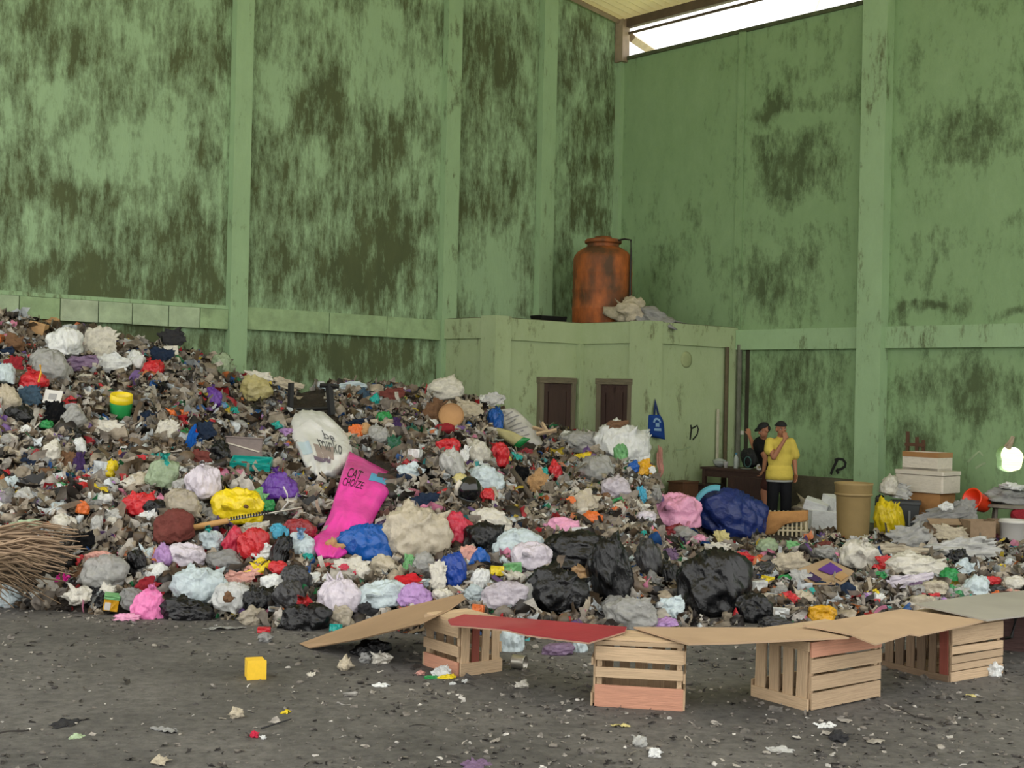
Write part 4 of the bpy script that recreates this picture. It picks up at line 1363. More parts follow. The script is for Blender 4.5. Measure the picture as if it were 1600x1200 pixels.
 ('b', 'white_bag', 747, 706, 40, 36, 'offwhite', 'off-white bag left of the upright red bag', 'bag'),
 ('s', 'white_film', 725, 712, 16, 40, 'white', 'white bent strip between pale grey and off-white bags', 'film'),
 ('B', 'white_bag', 757, 746, 60, 38, 'blue_white', 'bluish white bag above the black helmet', 'bag'),
 ('b', 'yellow_bag', 718, 748, 22, 18, 'pale_yellow', 'mustard bag left of the black helmet', 'bag'),
 ('s', 'black_rag', 815, 738, 22, 28, 'c:black', 'black rag on the middle slope by the dark stick', 'rag'),
 ('s', 'tan_sheet', 840, 752, 32, 40, 'c:tan', 'peach-tan cloth right of the dark stick', 'cloth'),
 ('b', 'teal_can', 851, 739, 12, 18, 'teal', 'teal can left of the slim red bag', 'can'),
 ('s', 'brown_packet', 915, 782, 50, 40, 'beige', 'brown and orange rice packet on the right slope', 'packet'),
 ('s', 'navy_cloth', 668, 782, 46, 26, 'c:navy', 'navy cloth above the large beige bag', 'cloth'),
 ('B', 'cream_bag', 768, 812, 66, 34, 'offwhite', 'cream bag above the black bag', 'bag'),
 ('B', 'clear_bag', 905, 690, 60, 34, 't:lgrey', 'cloudy bag below the gap between the doors', 'bag'),
 ('b', 'white_bag', 884, 684, 22, 22, 'white', 'white ball of film below the left door', 'bag'),
 ('B', 'clear_bag', 930, 735, 56, 44, 't:lgrey', 'cloudy bag below the yellow wrapper', 'bag'),
 ('b', 'mauve_bag', 962, 762, 44, 34, 't:lilac_white', 'lilac clear bag on the right slope', 'bag'),
 ('b', 'red_packet', 925, 808, 34, 20, 'orange', 'red-orange packet below the rice packet', 'packet'),
 ('B', 'pink_bag', 1052, 800, 82, 58, 'palepink', 'large pale pink bag left of the blue tarpaulin sack', 'bag'),
 ('b', 'pink_bag', 1094, 811, 32, 36, 'palepink', 'pale pink lobe in front of the blue tarpaulin sack', 'bag'),
 ('b', 'white_film', 1008, 806, 34, 16, 'lilac_white', 'white film left of the large pale pink bag', 'film'),
 ('s', 'red_film', 1046, 828, 40, 18, 'dred', 'dark red film under the large pale pink bag', 'film'),
 ('b', 'grey_bag', 1066, 834, 50, 28, 't:lgrey', 'clear bag in front of the large pale pink bag', 'bag'),
 ('b', 'pink_scrap', 1092, 842, 26, 14, 'palepink', 'small pink scrap below the pale pink lobe', 'scrap'),
 ('s', 'olive_film', 1128, 840, 24, 24, 'pale_yellow', 'yellow-green film before the blue tarpaulin sack', 'film'),
 ('s', 'cream_sheet', 1124, 858, 52, 26, 'offwhite', 'cream sheet behind the fan-folded black bag', 'sheet'),
 ('s', 'red_cloth', 1163, 871, 42, 22, 'red', 'coral red cloth right of the cream sheet', 'cloth'),
 ('s', 'orange_scrap', 1186, 870, 14, 9, 'orange', 'orange scrap at the end of the coral cloth', 'scrap'),
 ('b', 'clear_bag', 1198, 854, 36, 26, 't:pale_green', 'rounded clear bag in front of the slatted basket', 'bag'),
 ('s', 'green_film', 1237, 852, 34, 16, 'lgreen', 'green film in front of the slatted basket', 'film'),
 ('B', 'fan_black_bag', 1115, 912, 116, 104, 'black', 'big black bag with folds fanning from its top', 'bag'),
 ('B', 'black_bag', 1176, 950, 60, 46, 'black', 'black bag right of the fan-folded black bag', 'bag'),
 ('b', 'black_bag', 1215, 972, 46, 18, 'charcoal', 'flat charcoal bag behind the third crate', 'bag'),
 ('b', 'charcoal_bag', 1196, 888, 32, 20, 'charcoal', 'small grey-black bag below the coral cloth', 'bag'),
 ('p', 'tan_box', 1078, 935, 24, 28, 'k:tan', 'mustard tan box left of the fan-folded black bag', 'box'),
 ('p', 'teal_packet', 1187, 915, 26, 16, 'white', 'white and teal packet right of the fan-folded black bag', 'packet'),
 ('p', 'yellow_packet', 1200, 905, 24, 10, 'yellow', 'yellow packet beyond the white and teal one', 'packet'),
 ('p', 'foam_tray', 1218, 955, 32, 12, 'white', 'white foam tray behind the third crate', 'tray'),
 ('b', 'yellow_bag', 1284, 958, 44, 26, 'gold', 'golden yellow bag behind the third board', 'bag'),
 ('Bk', 'white_bag', 1343, 868, 60, 46, 'offwhite', 'tied off-white bag in front of the tan drum', 'bag'),
 ('s', 'white_film', 1335, 848, 26, 26, 'lgrey', 'upright corner of white film by the tan drum', 'film'),
 ('s', 'red_cloth', 1389, 879, 40, 24, 'red', 'rose red cloth left of the long white sack', 'cloth'),
 ('B', 'white_sack', 1432, 884, 92, 38, 'offwhite', 'long white sack right of the rose red cloth', 'sack'),
 ('s', 'lilac_sheet', 1418, 906, 76, 26, 'lilac_white', 'lilac-grey sheet below the long white sack', 'sheet'),
 ('s', 'purple_scrap', 1436, 914, 30, 12, 'mauve', 'purple print on the lilac-grey sheet', 'scrap'),
 ('b', 'green_bag', 1485, 900, 34, 26, 'green', 'green bag right of the long white sack', 'bag'),
 ('s', 'white_film', 1508, 886, 34, 28, 'blue_white', 'bluish white film right of the green bag', 'film'),
 ('s', 'black_film', 1498, 870, 36, 24, 'black', 'black film behind the bluish white film', 'film'),
 ('b', 'white_bag', 1524, 915, 42, 32, 'blue_white', 'pale blue-white bag behind the grey board', 'bag'),
 ('b', 'red_bag', 1550, 907, 26, 14, 'red', 'crimson bag beside the pale blue-white bag', 'bag'),
 ('b', 'charcoal_bag', 1558, 920, 32, 14, 'charcoal', 'dark flat bag below the crimson bag', 'bag'),
 ('b', 'white_bag', 1586, 910, 36, 22, 'offwhite', 'off-white bag at the right edge behind the grey board', 'bag'),
 ('b', 'beige_bag', 1460, 918, 40, 24, 'beige', 'beige bag below the green bag', 'bag'),
 ('s', 'grey_tarp', 1512, 857, 120, 36, 'lgrey', 'wide grey-white tarp spread on the floor at right', 'tarp'),
 ('s', 'grey_tarp', 1425, 838, 70, 44, 't:lgrey', 'peaked clear film sheet right of the yellow bag', 'sheet'),
 ('s', 'brown_sheet', 1408, 858, 80, 24, 'c:beige', 'grey-brown sheet under the peaked clear film', 'sheet'),
 ('B', 'yellow_bag', 1388, 810, 44, 58, 'yellow', 'standing yellow bag right of the tan drum', 'bag', dict(D=18.6)),
 ('l', 'white_lump', 1290, 862, 40, 22, 't:lgrey', 'clear film left of the tied off-white bag', 'film'),
 ('b', 'maroon_bag', 1287, 853, 30, 14, 'c:maroon', 'brownish red cloth behind the printed carton sheet', 'cloth'),
 ('s', 'beige_sheet', 1235, 880, 60, 34, 'c:beige', 'beige cloth left of the printed carton sheet', 'cloth'),
 ('s', 'white_film', 1252, 905, 34, 30, 'lgrey', 'white torn film below the beige cloth', 'film'),
]
for t in T:
    kw = t[9] if len(t) > 9 else {}
    item(*t[:9], **kw)

ACC = {
 'big bright yellow bag with brown marks': ('brown_mark', 'c:brown', [((-0.55, -0.80, -0.25), 0.16), ((0.45, -0.82, 0.2), 0.12)]),
 'dull red bag with white print left of the pink sack': ('white_print', 'white', [((0.45, -0.80, -0.1), 0.28)]),
 'white bag with red stripes below the blue bag': ('red_stripe', 'crimson', [((-0.3, -0.25, 0.2), 0.30), ((0.35, -0.25, -0.3), 0.25)]),
 'white and red packet on the huge black bag': ('red_panel', 'red', [((-0.25, -0.5, 0.0), 0.22)]),
 'white and teal packet right of the fan-folded black bag': ('teal_panel', 'teal', [((0.0, -0.5, -0.3), 0.25)]),
 'red and white packet on the floor at the heap edge': ('white_panel', 'white', [((0.2, -0.5, 0.1), 0.25)]),
 'teal and white packet on the floor by the cardboard': ('white_panel', 'white', [((0.2, -0.5, 0.1), 0.2)]),
 'brown and orange rice packet on the right slope': ('orange_edge', 'orange', [((-0.8, -0.2, 0.0), 0.3)]),
 'yellow and white banner hanging at the right of the heap': ('white_edge', 'white', [((0.7, -0.2, -0.1), 0.4)]),
 'lime green snack packet left of the round black bag': ('yellow_emblem', 'gold', [((-0.1, -0.5, 0.0), 0.18)]),
}
for o in list(COL.objects):
    a = ACC.get(o.get('label'))
    if a:
        for lc, sz_ in a[2]:
            inst(a[0], SHEETS[5], mat_of(a[1]), o, lc, (0, 0.4, 0), (sz_, 0.12, sz_))
# ------------------------------------------------------------ water tank on the washroom roof
tank_m = M('tank_orange', (164, 88, 38), 0.65, 0.35, 6.5, 0.4, dirt=0.95, dirtcol=(74, 52, 32), stretch=(1.0, 1.0, 0.5))
tD = 23.0
tb = P(940, 497, tD)
tank = empty('water_tank', (tb.x, tb.y, BZ + 0.015))
tag(tank, 'rusty orange water tank standing on the washroom roof', 'water tank')
R = 0.53
prof = [(R * 0.98, 0)]
for z in (0.02, 0.24, 0.26, 0.30, 0.32, 0.56, 0.58, 0.62, 0.64, 0.88, 0.90, 0.94, 0.96, 1.16):
    k = (z in (0.26, 0.30, 0.58, 0.62, 0.90, 0.94))
    prof.append((R * (1.015 if k else 1.0), z))
prof += [(R * 0.97, 1.22), (R * 0.86, 1.30), (R * 0.66, 1.37), (R * 0.58, 1.39)]
obj('shell', *lathe(prof, 36), tank_m, tank, True)
obj('neck', *lathe([(R * 0.56, 1.37), (R * 0.54, 1.42), (R * 0.54, 1.47)], 28), tank_m, tank, True)
obj('lid', *lathe([(R * 0.62, 1.46), (R * 0.63, 1.50), (R * 0.58, 1.53), (R * 0.30, 1.55), (R * 0.28, 1.58), (0.02, 1.59)], 28), tank_m, tank, True)
obj('hose', *tube([(0.25, -0.2, 1.5), (0.36, -0.26, 1.52), (0.47, -0.30, 1.50), (0.475, -0.31, 1.3), (0.47, -0.33, 0.7), (0.48, -0.34, 0.02)], 0.018, 6), M('black_hose', (28, 24, 20), 0.6, 0, 3, 0.1), tank)
blackp = M('black_plastic', (20, 20, 22), 0.45, 0.1, 4, 0.2)
tr_ = empty('black_tray', UV(2.75, 1.0, BZ + 0.02), 0.6)
tag(tr_, 'black plastic tray lying left of the water tank', 'tray')
box('base', blackp, tr_, (0, 0, 0.02), (0.5, 0.3, 0.03))
for s in (-1, 1):
    box('rim', blackp, tr_, (0, s * 0.16, 0.05), (0.54, 0.02, 0.09), (s * -0.4, 0, 0))
    box('rim', blackp, tr_, (s * 0.26, 0, 0.06), (0.02, 0.32, 0.09), (0, s * 0.5, 0))
for (uu, vv, sx, sz, c, lb) in ((1.9, 2.15, 0.42, 0.26, 'c:beige', 'tall grey sack beside the water tank'), (1.75, 2.6, 0.5, 0.16, 'c:grey', 'low grey rubble sack at the washroom roof edge')):
    o = inst('rubble_sack', LUMPS[3] if sz > 0.2 else LUMPS[5], mat_of(c), None, UV(uu, vv, BZ + sz * 0.85), (0, 0.3, -0.8), (sx, 0.3, sz))
    tag(o, lb, 'sack')

# ------------------------------------------------------------ wooden crates
pinkwood = M('crate_wood_pink', (196, 142, 116), 0.7, 0.25, 3.0, 0.18, stretch=(1.2, 9, 9), rand=0.08, dirt=0.2, dirtcol=(120, 88, 60))
oldwood = M('crate_wood_old', (112, 92, 72), 0.8, 0.3, 3.0, 0.3, stretch=(1.2, 9, 9), rand=0.2, dirt=0.35, dirtcol=(60, 42, 34))
redwood = M('crate_wood_red', (132, 66, 52), 0.7, 0.25, 3.0, 0.2, stretch=(1.2, 9, 9))


def crate(gp, h, spec, label, top=3, th=0.014):
    """gp: ground pixels (near, right, left); spec: per face ('h', [(z0,z1,mat)..]) or ('v', n, rails)"""
    N_, R_, L_ = [G(*p) for p in gp]
    ex = (R_ - N_); w = ex.length; ex.normalize()
    ey = Vector((-ex.y, ex.x, 0))
    d = (L_ - N_).dot(ey)
    rz = math.atan2(ex.y, ex.x)
    root = empty('wooden_crate', N_ + ex * w / 2 + ey * d / 2, rz)
    tag(root, label, 'crate', 'wooden crates holding up boards')
    r0 = random.Random(int(w * 1000))
    x0, x1, y0, y1 = -w / 2, w / 2, -d / 2, d / 2
    for sx in (x0 + 0.025, x1 - 0.025):
        for sy in (y0 + 0.025, y1 - 0.025):
            box('post', wood, root, (sx, sy, h / 2), (0.032, 0.032, h * 0.98), me=SHARP)
    faces = {'front': ((x0, y0), (1, 0), (0, -1), w), 'left': ((x0, y1), (0, -1), (-1, 0), d), 'right': ((x1, y0), (0, 1), (1, 0), d), 'back': ((x1, y1), (-1, 0), (0, 1), w)}
    for f, (o_, a, n, L_len) in faces.items():
        sp = spec[f]
        ang = math.atan2(a[1], a[0])
        if sp[0] == 'h':
            for z0, z1, mt in sp[1]:
                jl = r0.uniform(-0.006, 0.012)
                c = (o_[0] + a[0] * L_len / 2 + n[0] * th / 2, o_[1] + a[1] * L_len / 2 + n[1] * th / 2, (z0 + z1) / 2 * h)
                box('slat', mt, root, c, (L_len + jl, th, (z1 - z0) * h), (0, r0.uniform(-0.012, 0.012), ang), me=SHARP)
        else:
            nsl, mt = sp[1], sp[2]
            cell = L_len / nsl
            for k in range(nsl):
                t = (k + 0.5) * cell
                ww = cell * r0.uniform(0.6, 0.78)
                m2 = sp[4] if len(sp) > 4 and k == sp[5] else mt
                c = (o_[0] + a[0] * t + n[0] * th / 2, o_[1] + a[1] * t + n[1] * th / 2, h * 0.5)
                # slat runs vertically: rotate the unit box so its grain (x) points up
                box('slat', m2, root, c, (h * 0.94, th, ww), (0, math.pi / 2 + r0.uniform(-0.03, 0.03), ang), me=SHARP)
            for z0, z1 in sp[3]:
                c = (o_[0] + a[0] * L_len / 2 + n[0] * th * 1.5, o_[1] + a[1] * L_len / 2 + n[1] * th * 1.5, (z0 + z1) / 2 * h)
                box('rail', mt, root, c, (L_len + 0.01, th, (z1 - z0) * h), (0, 0, ang), me=SHARP)
    for k in range(top):
        t = y0 + (k + 0.5) * d / top
        box('top_slat', wood, root, (0, t, h + 0.006), (w, d / top * 0.86, 0.012), (0, 0, r0.uniform(-0.02, 0.02)), me=SHARP)
    for k in range(3):
        t = y0 + (k + 0.5) * d / 3
        box('bottom_slat', wood, root, (0, t, 0.008), (w, d / 3 * 0.8, 0.012), me=SHARP)
    return root, w, d


W_, PW, OW = wood, pinkwood, oldwood
crate([(717, 1056), (780, 1047), (622, 1044)], 0.37,
      dict(left=('h', [(0.72, 1.0, W_), (0.36, 0.56, W_), (0.0, 0.26, PW)]), front=('v', 4, W_, [(0.0, 0.24)], redwood, 1), right=('h', [(0.7, 0.95, W_), (0.35, 0.55, W_), (0, 0.25, W_)]), back=('v', 4, W_, [(0, 0.25)])),
      'wooden crate with a wide pinkish bottom slat propping the raised cardboard')
crate([(929, 1102), (1066, 1110), (906, 1081)], 0.42,
      dict(front=('h', [(0.94, 1.0, W_), (0.70, 0.91, W_), (0.45, 0.60, W_), (0.0, 0.33, PW)]), left=('v', 3, W_, [(0.0, 0.2), (0.62, 0.74)]), right=('h', [(0.7, 0.9, W_), (0.4, 0.55, W_), (0, 0.3, W_)]), back=('v', 5, W_, [(0, 0.25)])),
      'open-slatted wooden crate with a wide rosy base board under the red board end')
crate([(1264, 1110), (1372, 1089), (1174, 1087)], 0.44,
      dict(front=('h', [(0.77, 0.99, PW), (0.54, 0.74, W_), (0.29, 0.50, W_), (0.02, 0.26, W_)]), left=('v', 4, W_, [(0.0, 0.17), (0.86, 1.0)]), right=('h', [(0.7, 0.95, W_), (0.35, 0.55, W_), (0, 0.25, W_)]), back=('v', 5, W_, [(0, 0.25)])),
      'large wooden crate with close horizontal slats between two boards')
crate([(1483, 1065), (1563, 1051), (1375, 1042)], 0.385,
      dict(front=('h', [(0.68, 1.0, W_), (0.50, 0.64, W_), (0.34, 0.47, W_), (0.20, 0.32, W_), (0.0, 0.18, W_)]), left=('v', 6, OW, [(0.0, 0.12)], redwood, 5), right=('h', [(0.7, 0.95, W_), (0.35, 0.55, W_), (0, 0.25, W_)]), back=('v', 5, OW, [(0, 0.25)])),
      'wooden crate with a weathered dark side at the right end of the row', top=4)

# boards lying on the crates
def board(name, pts, th, mt, label, cat, edge=None, lift=0.0):
    P3 = [G(x, y, z) + Vector((0, 0, lift)) for x, y, z in pts]
    o = obj(name, *slab(P3, th), mt)
    tag(o, label, cat)
    if edge:
        obj('core', *slab([p - Vector((0, 0, th + 0.0005)) for p in P3], th * 1.6), edge, o)
    return o


cardm = M('cardboard', (174, 148, 120), 0.8, 0.12, 2.0, 0.10, spec=0.2, dirt=0.2, dirtcol=(120, 96, 74), coord='Object')
board('cardboard_sheet', [(468, 1005, 0.012), (483, 1012, 0.012), (560, 998, 0.17), (655, 974, 0.395), (702, 951, 0.395), (726, 934, 0.43), (722, 927, 0.44), (612, 953, 0.24)], 0.012, M('cardboard_dull', (156, 130, 102), 0.8, 0.12, 2, 0.12, spec=0.2, dirt=0.3, dirtcol=(110, 88, 66)), 'sloping cardboard sheet propped from the floor onto the leftmost crate', 'cardboard')
board('red_board', [(700, 968, 0.40), (725, 959, 0.405), (860, 969, 0.43), (979, 979, 0.455), (976, 985, 0.455), (920, 1002, 0.455), (868, 996, 0.445), (822, 990, 0.435), (790, 982, 0.425), (742, 978, 0.415), (704, 975, 0.405)], 0.006, M('red_paint_board', (150, 48, 56), 0.6, 0.2, 2.5, 0.18, spec=0.3, dirt=0.22, dirtcol=(186, 120, 116)), 'red painted board spanning the first two crates, edge broken', 'board', M('chipboard_core', (166, 132, 110), 0.9, 0.4, 6, 0.2))
board('long_plank', [(990, 979, 0.455), (1255, 980, 0.465), (1326, 995, 0.475), (1150, 1003, 0.468), (1075, 1005, 0.458)], 0.012, cardm, 'tan plank sheet laid between the second and third crates', 'plank')
board('plywood_sheet', [(1254, 976, 0.49), (1409, 951, 0.475), (1541, 969, 0.425), (1436, 992, 0.45), (1420, 990, 0.455), (1367, 1006, 0.48), (1327, 990, 0.485)], 0.010, M('plywood', (178, 152, 124), 0.75, 0.12, 1.6, 0.12, spec=0.2, dirt=0.15, dirtcol=(140, 110, 84)), 'tan plywood sheet sagging across the third and fourth crates', 'plywood')
board('grey_board', [(1430, 943, 0.45), (1516, 930, 0.44), (1600, 922, 0.43), (1700, 918, 0.42), (1700, 942, 0.42), (1600, 961, 0.43), (1541, 968, 0.44)], 0.012, M('grey_panel', (156, 152, 142), 0.6, 0.12, 1.5, 0.12, spec=0.4, dirt=0.15), 'grey flat board at the right end of the crate row', 'board')
bx_ = G(1604, 1022)
dk = empty('dark_stool', (bx_.x + 0.18, bx_.y + 0.25, 0), -0.35)
tag(dk, 'dark reddish brown wooden box under the grey board at right', 'box')
dkm = M('dark_red_wood', (74, 50, 46), 0.7, 0.3, 3, 0.25, stretch=(1.2, 8, 8))
for s in (-1, 1):
    box('side_panel', dkm, dk, (s * 0.27, 0, 0.2), (0.02, 0.4, 0.40), me=SHARP)
    box('front_panel', dkm, dk, (0, s * 0.2, 0.2), (0.54, 0.02, 0.40), me=SHARP)
box('lid', dkm, dk, (0, 0, 0.41), (0.58, 0.44, 0.02), me=SHARP)
obj('handle', *tube([(-0.24, -0.22, 0.10), (-0.20, -0.26, 0.12), (-0.17, -0.26, 0.28), (-0.24, -0.22, 0.30)], 0.014, 6), blackp, dk)

# ------------------------------------------------------------ small things in front
yb = G(396, 1061)
yel = M('yellow_plastic', (240, 196, 50), 0.4, 0.05, 4, 0.06)
yo = empty('yellow_carton', yb + Vector((0, 0.06, 0)), 0.35)
tag(yo, 'small yellow plastic carton lying alone on the floor', 'carton')
w, d, h = 0.11, 0.15, 0.125
box('bottom', yel, yo, (0, -d / 2, h / 2), (w * 0.9, 0.008, h * 0.9))
for s in (-1, 1):
    box('side', yel, yo, (s * w / 2, 0, h / 2), (0.008, d, h))
    box('side', yel, yo, (0, 0, h / 2 + s * (h / 2 - 0.004)), (w, d, 0.008))
box('rim', yel, yo, (0, -d / 2 + 0.004, h / 2), (w + 0.02, 0.014, h + 0.012))
cm = M('can_tin', (168, 164, 154), 0.35, 0.15, 5, 0.2, metal=0.7)
cb = G(811, 1045)
can_ = empty('tin_can', (cb.x, cb.y, 0.052), rot=(math.pi / 2, 0, 1.15))
tag(can_, 'open tin can lying on its side between the first crates', 'can')
obj('shell', *lathe([(0.05, -0.05), (0.052, -0.048), (0.05, -0.04), (0.05, 0.04), (0.052, 0.048), (0.05, 0.05), (0.046, 0.05), (0.046, -0.045)], 22), cm, can_, True)
obj('bottom_disc', *lathe([(0.046, -0.047), (0.03, -0.044), (0.0, -0.044)], 22, False), cm, can_)
wp = G(686, 1060)
wrp = empty('snack_wrapper', wp, 0.2)
tag(wrp, 'white, green and yellow snack wrapper in front of the first crate', 'wrapper')
for nm, c, lc, sc_, rt in (('white_flap', 'white', (0.02, 0.04, 0.05), (0.09, 0.05, 0.05), (-0.7, -0.3, 0)), ('green_base', 'green', (-0.03, 0.01, 0.015), (0.09, 0.03, 0.03), (-1.2, 0.1, 0)), ('yellow_panel', 'yellow', (0.05, 0.0, 0.02), (0.09, 0.03, 0.03), (-1.1, -0.15, 0))):
    inst(nm, SHEETS[4], plastic(c), wrp, lc, rt, sc_)


def litter(kind, name, x, y, w, h, c, label, cat):
    D = gd(x, y + h / 2)
    s = D / FPX
    c3 = G(x, y + h * 0.25)
    W = w * s / 2
    if kind == 's':
        o = inst(name, SHEETS[(int(x) * 7) % 12], mat_of(c), None, (c3.x, c3.y, 0.018), (-math.pi / 2 + 0.12, 0, 0.01 * x), (W * 1.1, 0.035, W * 0.75))
    elif kind == 'l':
        Hh = max(h * s * 0.5, 0.012)
        o = inst(name, LUMPS[int(x) % 12], mat_of(c), None, (c3.x, c3.y, Hh * 0.8), (0, 0, 0.02 * x), (W, W * 0.8, Hh))
    else:
        o = obj(name, *tube([(c3.x - W, c3.y - 0.06, 0.012), (c3.x - W * 0.1, c3.y + 0.0, 0.022), (c3.x + W, c3.y + 0.16, 0.014)], 0.006, 6, 0.004), mat_of(c))
    tag(o, label, cat)


for a in [
 ('s', 'grey_leaf', 107, 1126, 60, 20, 'c:charcoal', 'curled dark grey rag on the floor at lower left', 'rag'),
 ('s', 'grey_card', 262, 1136, 50, 18, 'k:grey', 'pointed grey card on the floor at lower left', 'card'),
 ('l', 'beige_stone', 369, 1116, 28, 16, 'k:beige', 'beige stone on the floor below the yellow carton', 'stone'),
 ('s', 'yellow_wrapper', 446, 1109, 20, 14, 'yellow', 'crumpled yellow wrapper beside a thin twig', 'wrapper'),
 ('t', 'twig', 430, 1132, 36, 20, 'c:charcoal', 'thin dark twig leading to the yellow wrapper', 'twig'),
 ('l', 'bottle_top', 398, 1148, 17, 10, 'c:crimson', 'small red bottle top on the floor at lower left', 'bottle top'),
 ('l', 'white_bit', 412, 1152, 11, 7, 'white', 'tiny white chip beside the red bottle top', 'chip'),
 ('s', 'white_paper', 595, 1069, 28, 10, 'k:white', 'white paper scrap before the first crate', 'paper'),
 ('s', 'white_paper', 486, 1052, 22, 8, 'k:offwhite', 'pale paper scrap left of the first crate', 'paper'),
 ('l', 'beige_crumple', 538, 1040, 28, 24, 'k:beige', 'crumpled beige paper left of the first crate', 'paper'),
 ('l', 'grey_crumple', 572, 1030, 26, 16, 'c:grey', 'grey crumpled cloth near the first crate', 'cloth'),
 ('s', 'white_scrap', 708, 1066, 14, 10, 'white', 'small white scrap under the snack wrapper', 'scrap'),
 ('s', 'white_strip', 727, 1064, 16, 5, 'white', 'thin white strip right of the snack wrapper', 'strip'),
 ('l', 'pink_bit', 657, 1052, 16, 7, 'salmon', 'pink scrap left of the snack wrapper', 'scrap'),
 ('s', 'grey_card', 1217, 1167, 42, 18, 'k:lgrey', 'flat grey card on the floor at bottom right', 'card'),
 ('s', 'white_paper', 1290, 1131, 36, 12, 'k:white', 'white paper in front of the third crate', 'paper'),
 ('l', 'white_crumple', 1023, 1177, 26, 15, 'white', 'white crumpled paper at the bottom centre', 'paper'),
 ('l', 'pale_crumple', 1000, 1159, 30, 16, 'c:lgrey', 'pale crumpled film above the bottom white paper', 'film'),
 ('s', 'yellow_leaf', 968, 1130, 30, 14, 'c:pale_yellow', 'yellowish leaf scrap below the second crate', 'leaf'),
 ('l', 'white_crumple', 814, 1070, 26, 12, 'offwhite', 'white crumple on the floor between the first two crates', 'paper'),
 ('s', 'teal_strip', 122, 1150, 26, 6, 'pale_green', 'pale teal strip on the floor at lower left', 'strip'),
 ('l', 'dark_clod', 1310, 1151, 40, 14, 'c:charcoal', 'dark clod right of the flat grey card', 'clod'),
 ('s', 'leaf', 1516, 1085, 20, 8, 'c:pale_yellow', 'pale yellow leaf right of the fourth crate', 'leaf'),
 ('l', 'white_crumple', 1552, 1049, 26, 24, 'white', 'white film crumpled at the foot of the fourth crate', 'film'),
 ('l', 'beige_crumple', 250, 1189, 34, 12, 'c:beige', 'beige film at the bottom left edge', 'film'),
 ('l', 'grey_clod', 415, 984 + 14, 30, 14, 'c:grey', 'grey clod on the floor below the red and white packet', 'clod'),
 ('s', 'mauve_scrap', 745, 1192, 70, 14, 'c:mauve', 'faded mauve cloth scrap at the bottom centre', 'cloth'),
 ('s', 'clear_film', 350, 977, 60, 16, 't:lgrey', 'clear film on the floor right of the crinkled black bag', 'film'),
]:
    litter(*a)
# ------------------------------------------------------------ things at the right and the back
HRZ = math.atan2(V.y, V.x)            # local x along the right wall, local -y facing into the hall
foam = M('white_foam', (206, 198, 184), 0.8, 0.2, 8, 0.08, spec=0.2, dirt=0.2, dirtcol=(150, 138, 120))
tape = M('brown_tape', (156, 112, 66), 0.5, 0.05, 4, 0.12)
dullcard = M('dull_card', (150, 128, 104), 0.85, 0.2, 3, 0.18, spec=0.2)
orangecard = M('orange_card', (166, 122, 78), 0.85, 0.2, 3, 0.2, spec=0.2)


def open_box(name, loc, rz, w, d, h, mt, label, cat, t=0.03, rim=None, flaps=0):
    o = empty(name, loc, rz)
    tag(o, label, cat)
    box('base', mt, o, (0, 0, t / 2), (w, d, t), me=SHARP)
    for s in (-1, 1):
        box('long_side', mt, o, (0, s * (d - t) / 2, h / 2), (w, t, h), me=SHARP)
        box('short_side', mt, o, (s * (w - t) / 2, 0, h / 2), (t, d - 2 * t, h), me=SHARP)
        if rim:
            box('tape_band', rim, o, (0, s * d / 2, h - 0.035), (w + 0.006, 0.006, 0.075), me=SHARP)
            box('tape_band', rim, o, (s * w / 2, 0, h - 0.035), (0.006, d + 0.006, 0.075), me=SHARP)
        if flaps:
            box('flap', mt, o, (0, s * (d / 2 + 0.06), h + 0.02), (w, 0.14, 0.008), (s * -0.6, 0, 0), me=SHARP)
    return o


c0 = P(1450, 800, 19.15)
open_box('cardboard_box', (c0.x, c0.y, 0), HRZ, 0.62, 0.45, 0.62, orangecard, 'orange-brown cardboard box at the bottom of the foam box stack', 'box', 0.02)
fb = empty('foam_box', (c0.x - 0.02, c0.y, 0.62), HRZ)
tag(fb, 'wide closed white foam box in the middle of the stack', 'foam box')
box('body', foam, fb, (0, 0, 0.13), (0.78, 0.52, 0.26)); box('lid', foam, fb, (0, 0, 0.295), (0.80, 0.54, 0.06))
open_box('foam_box', (c0.x - 0.03, c0.y, 0.945), HRZ, 0.58, 0.42, 0.27, foam, 'open white foam box with brown tape rim on top of the stack', 'foam box', 0.04, tape)

# tan drum
dloc = G(1339, 852)
dr = empty('tan_drum', dloc + Vector((0, 0.24, 0)))
tag(dr, 'tall tan plastic drum standing open behind the off-white bag', 'drum')
tanm = M('tan_plastic', (150, 128, 84), 0.6, 0.12, 3, 0.18, dirt=0.2, dirtcol=(110, 88, 52))
obj('shell', *lathe([(0.205, 0), (0.21, 0.02), (0.235, 0.66), (0.25, 0.68), (0.255, 0.80), (0.262, 0.81), (0.262, 0.835), (0.24, 0.835), (0.235, 0.7), (0.2, 0.05)], 32), tanm, dr, True)
obj('hoop', *lathe([(0.238, 0.655), (0.256, 0.665), (0.258, 0.69), (0.24, 0.70)], 32, False), tanm, dr, True)

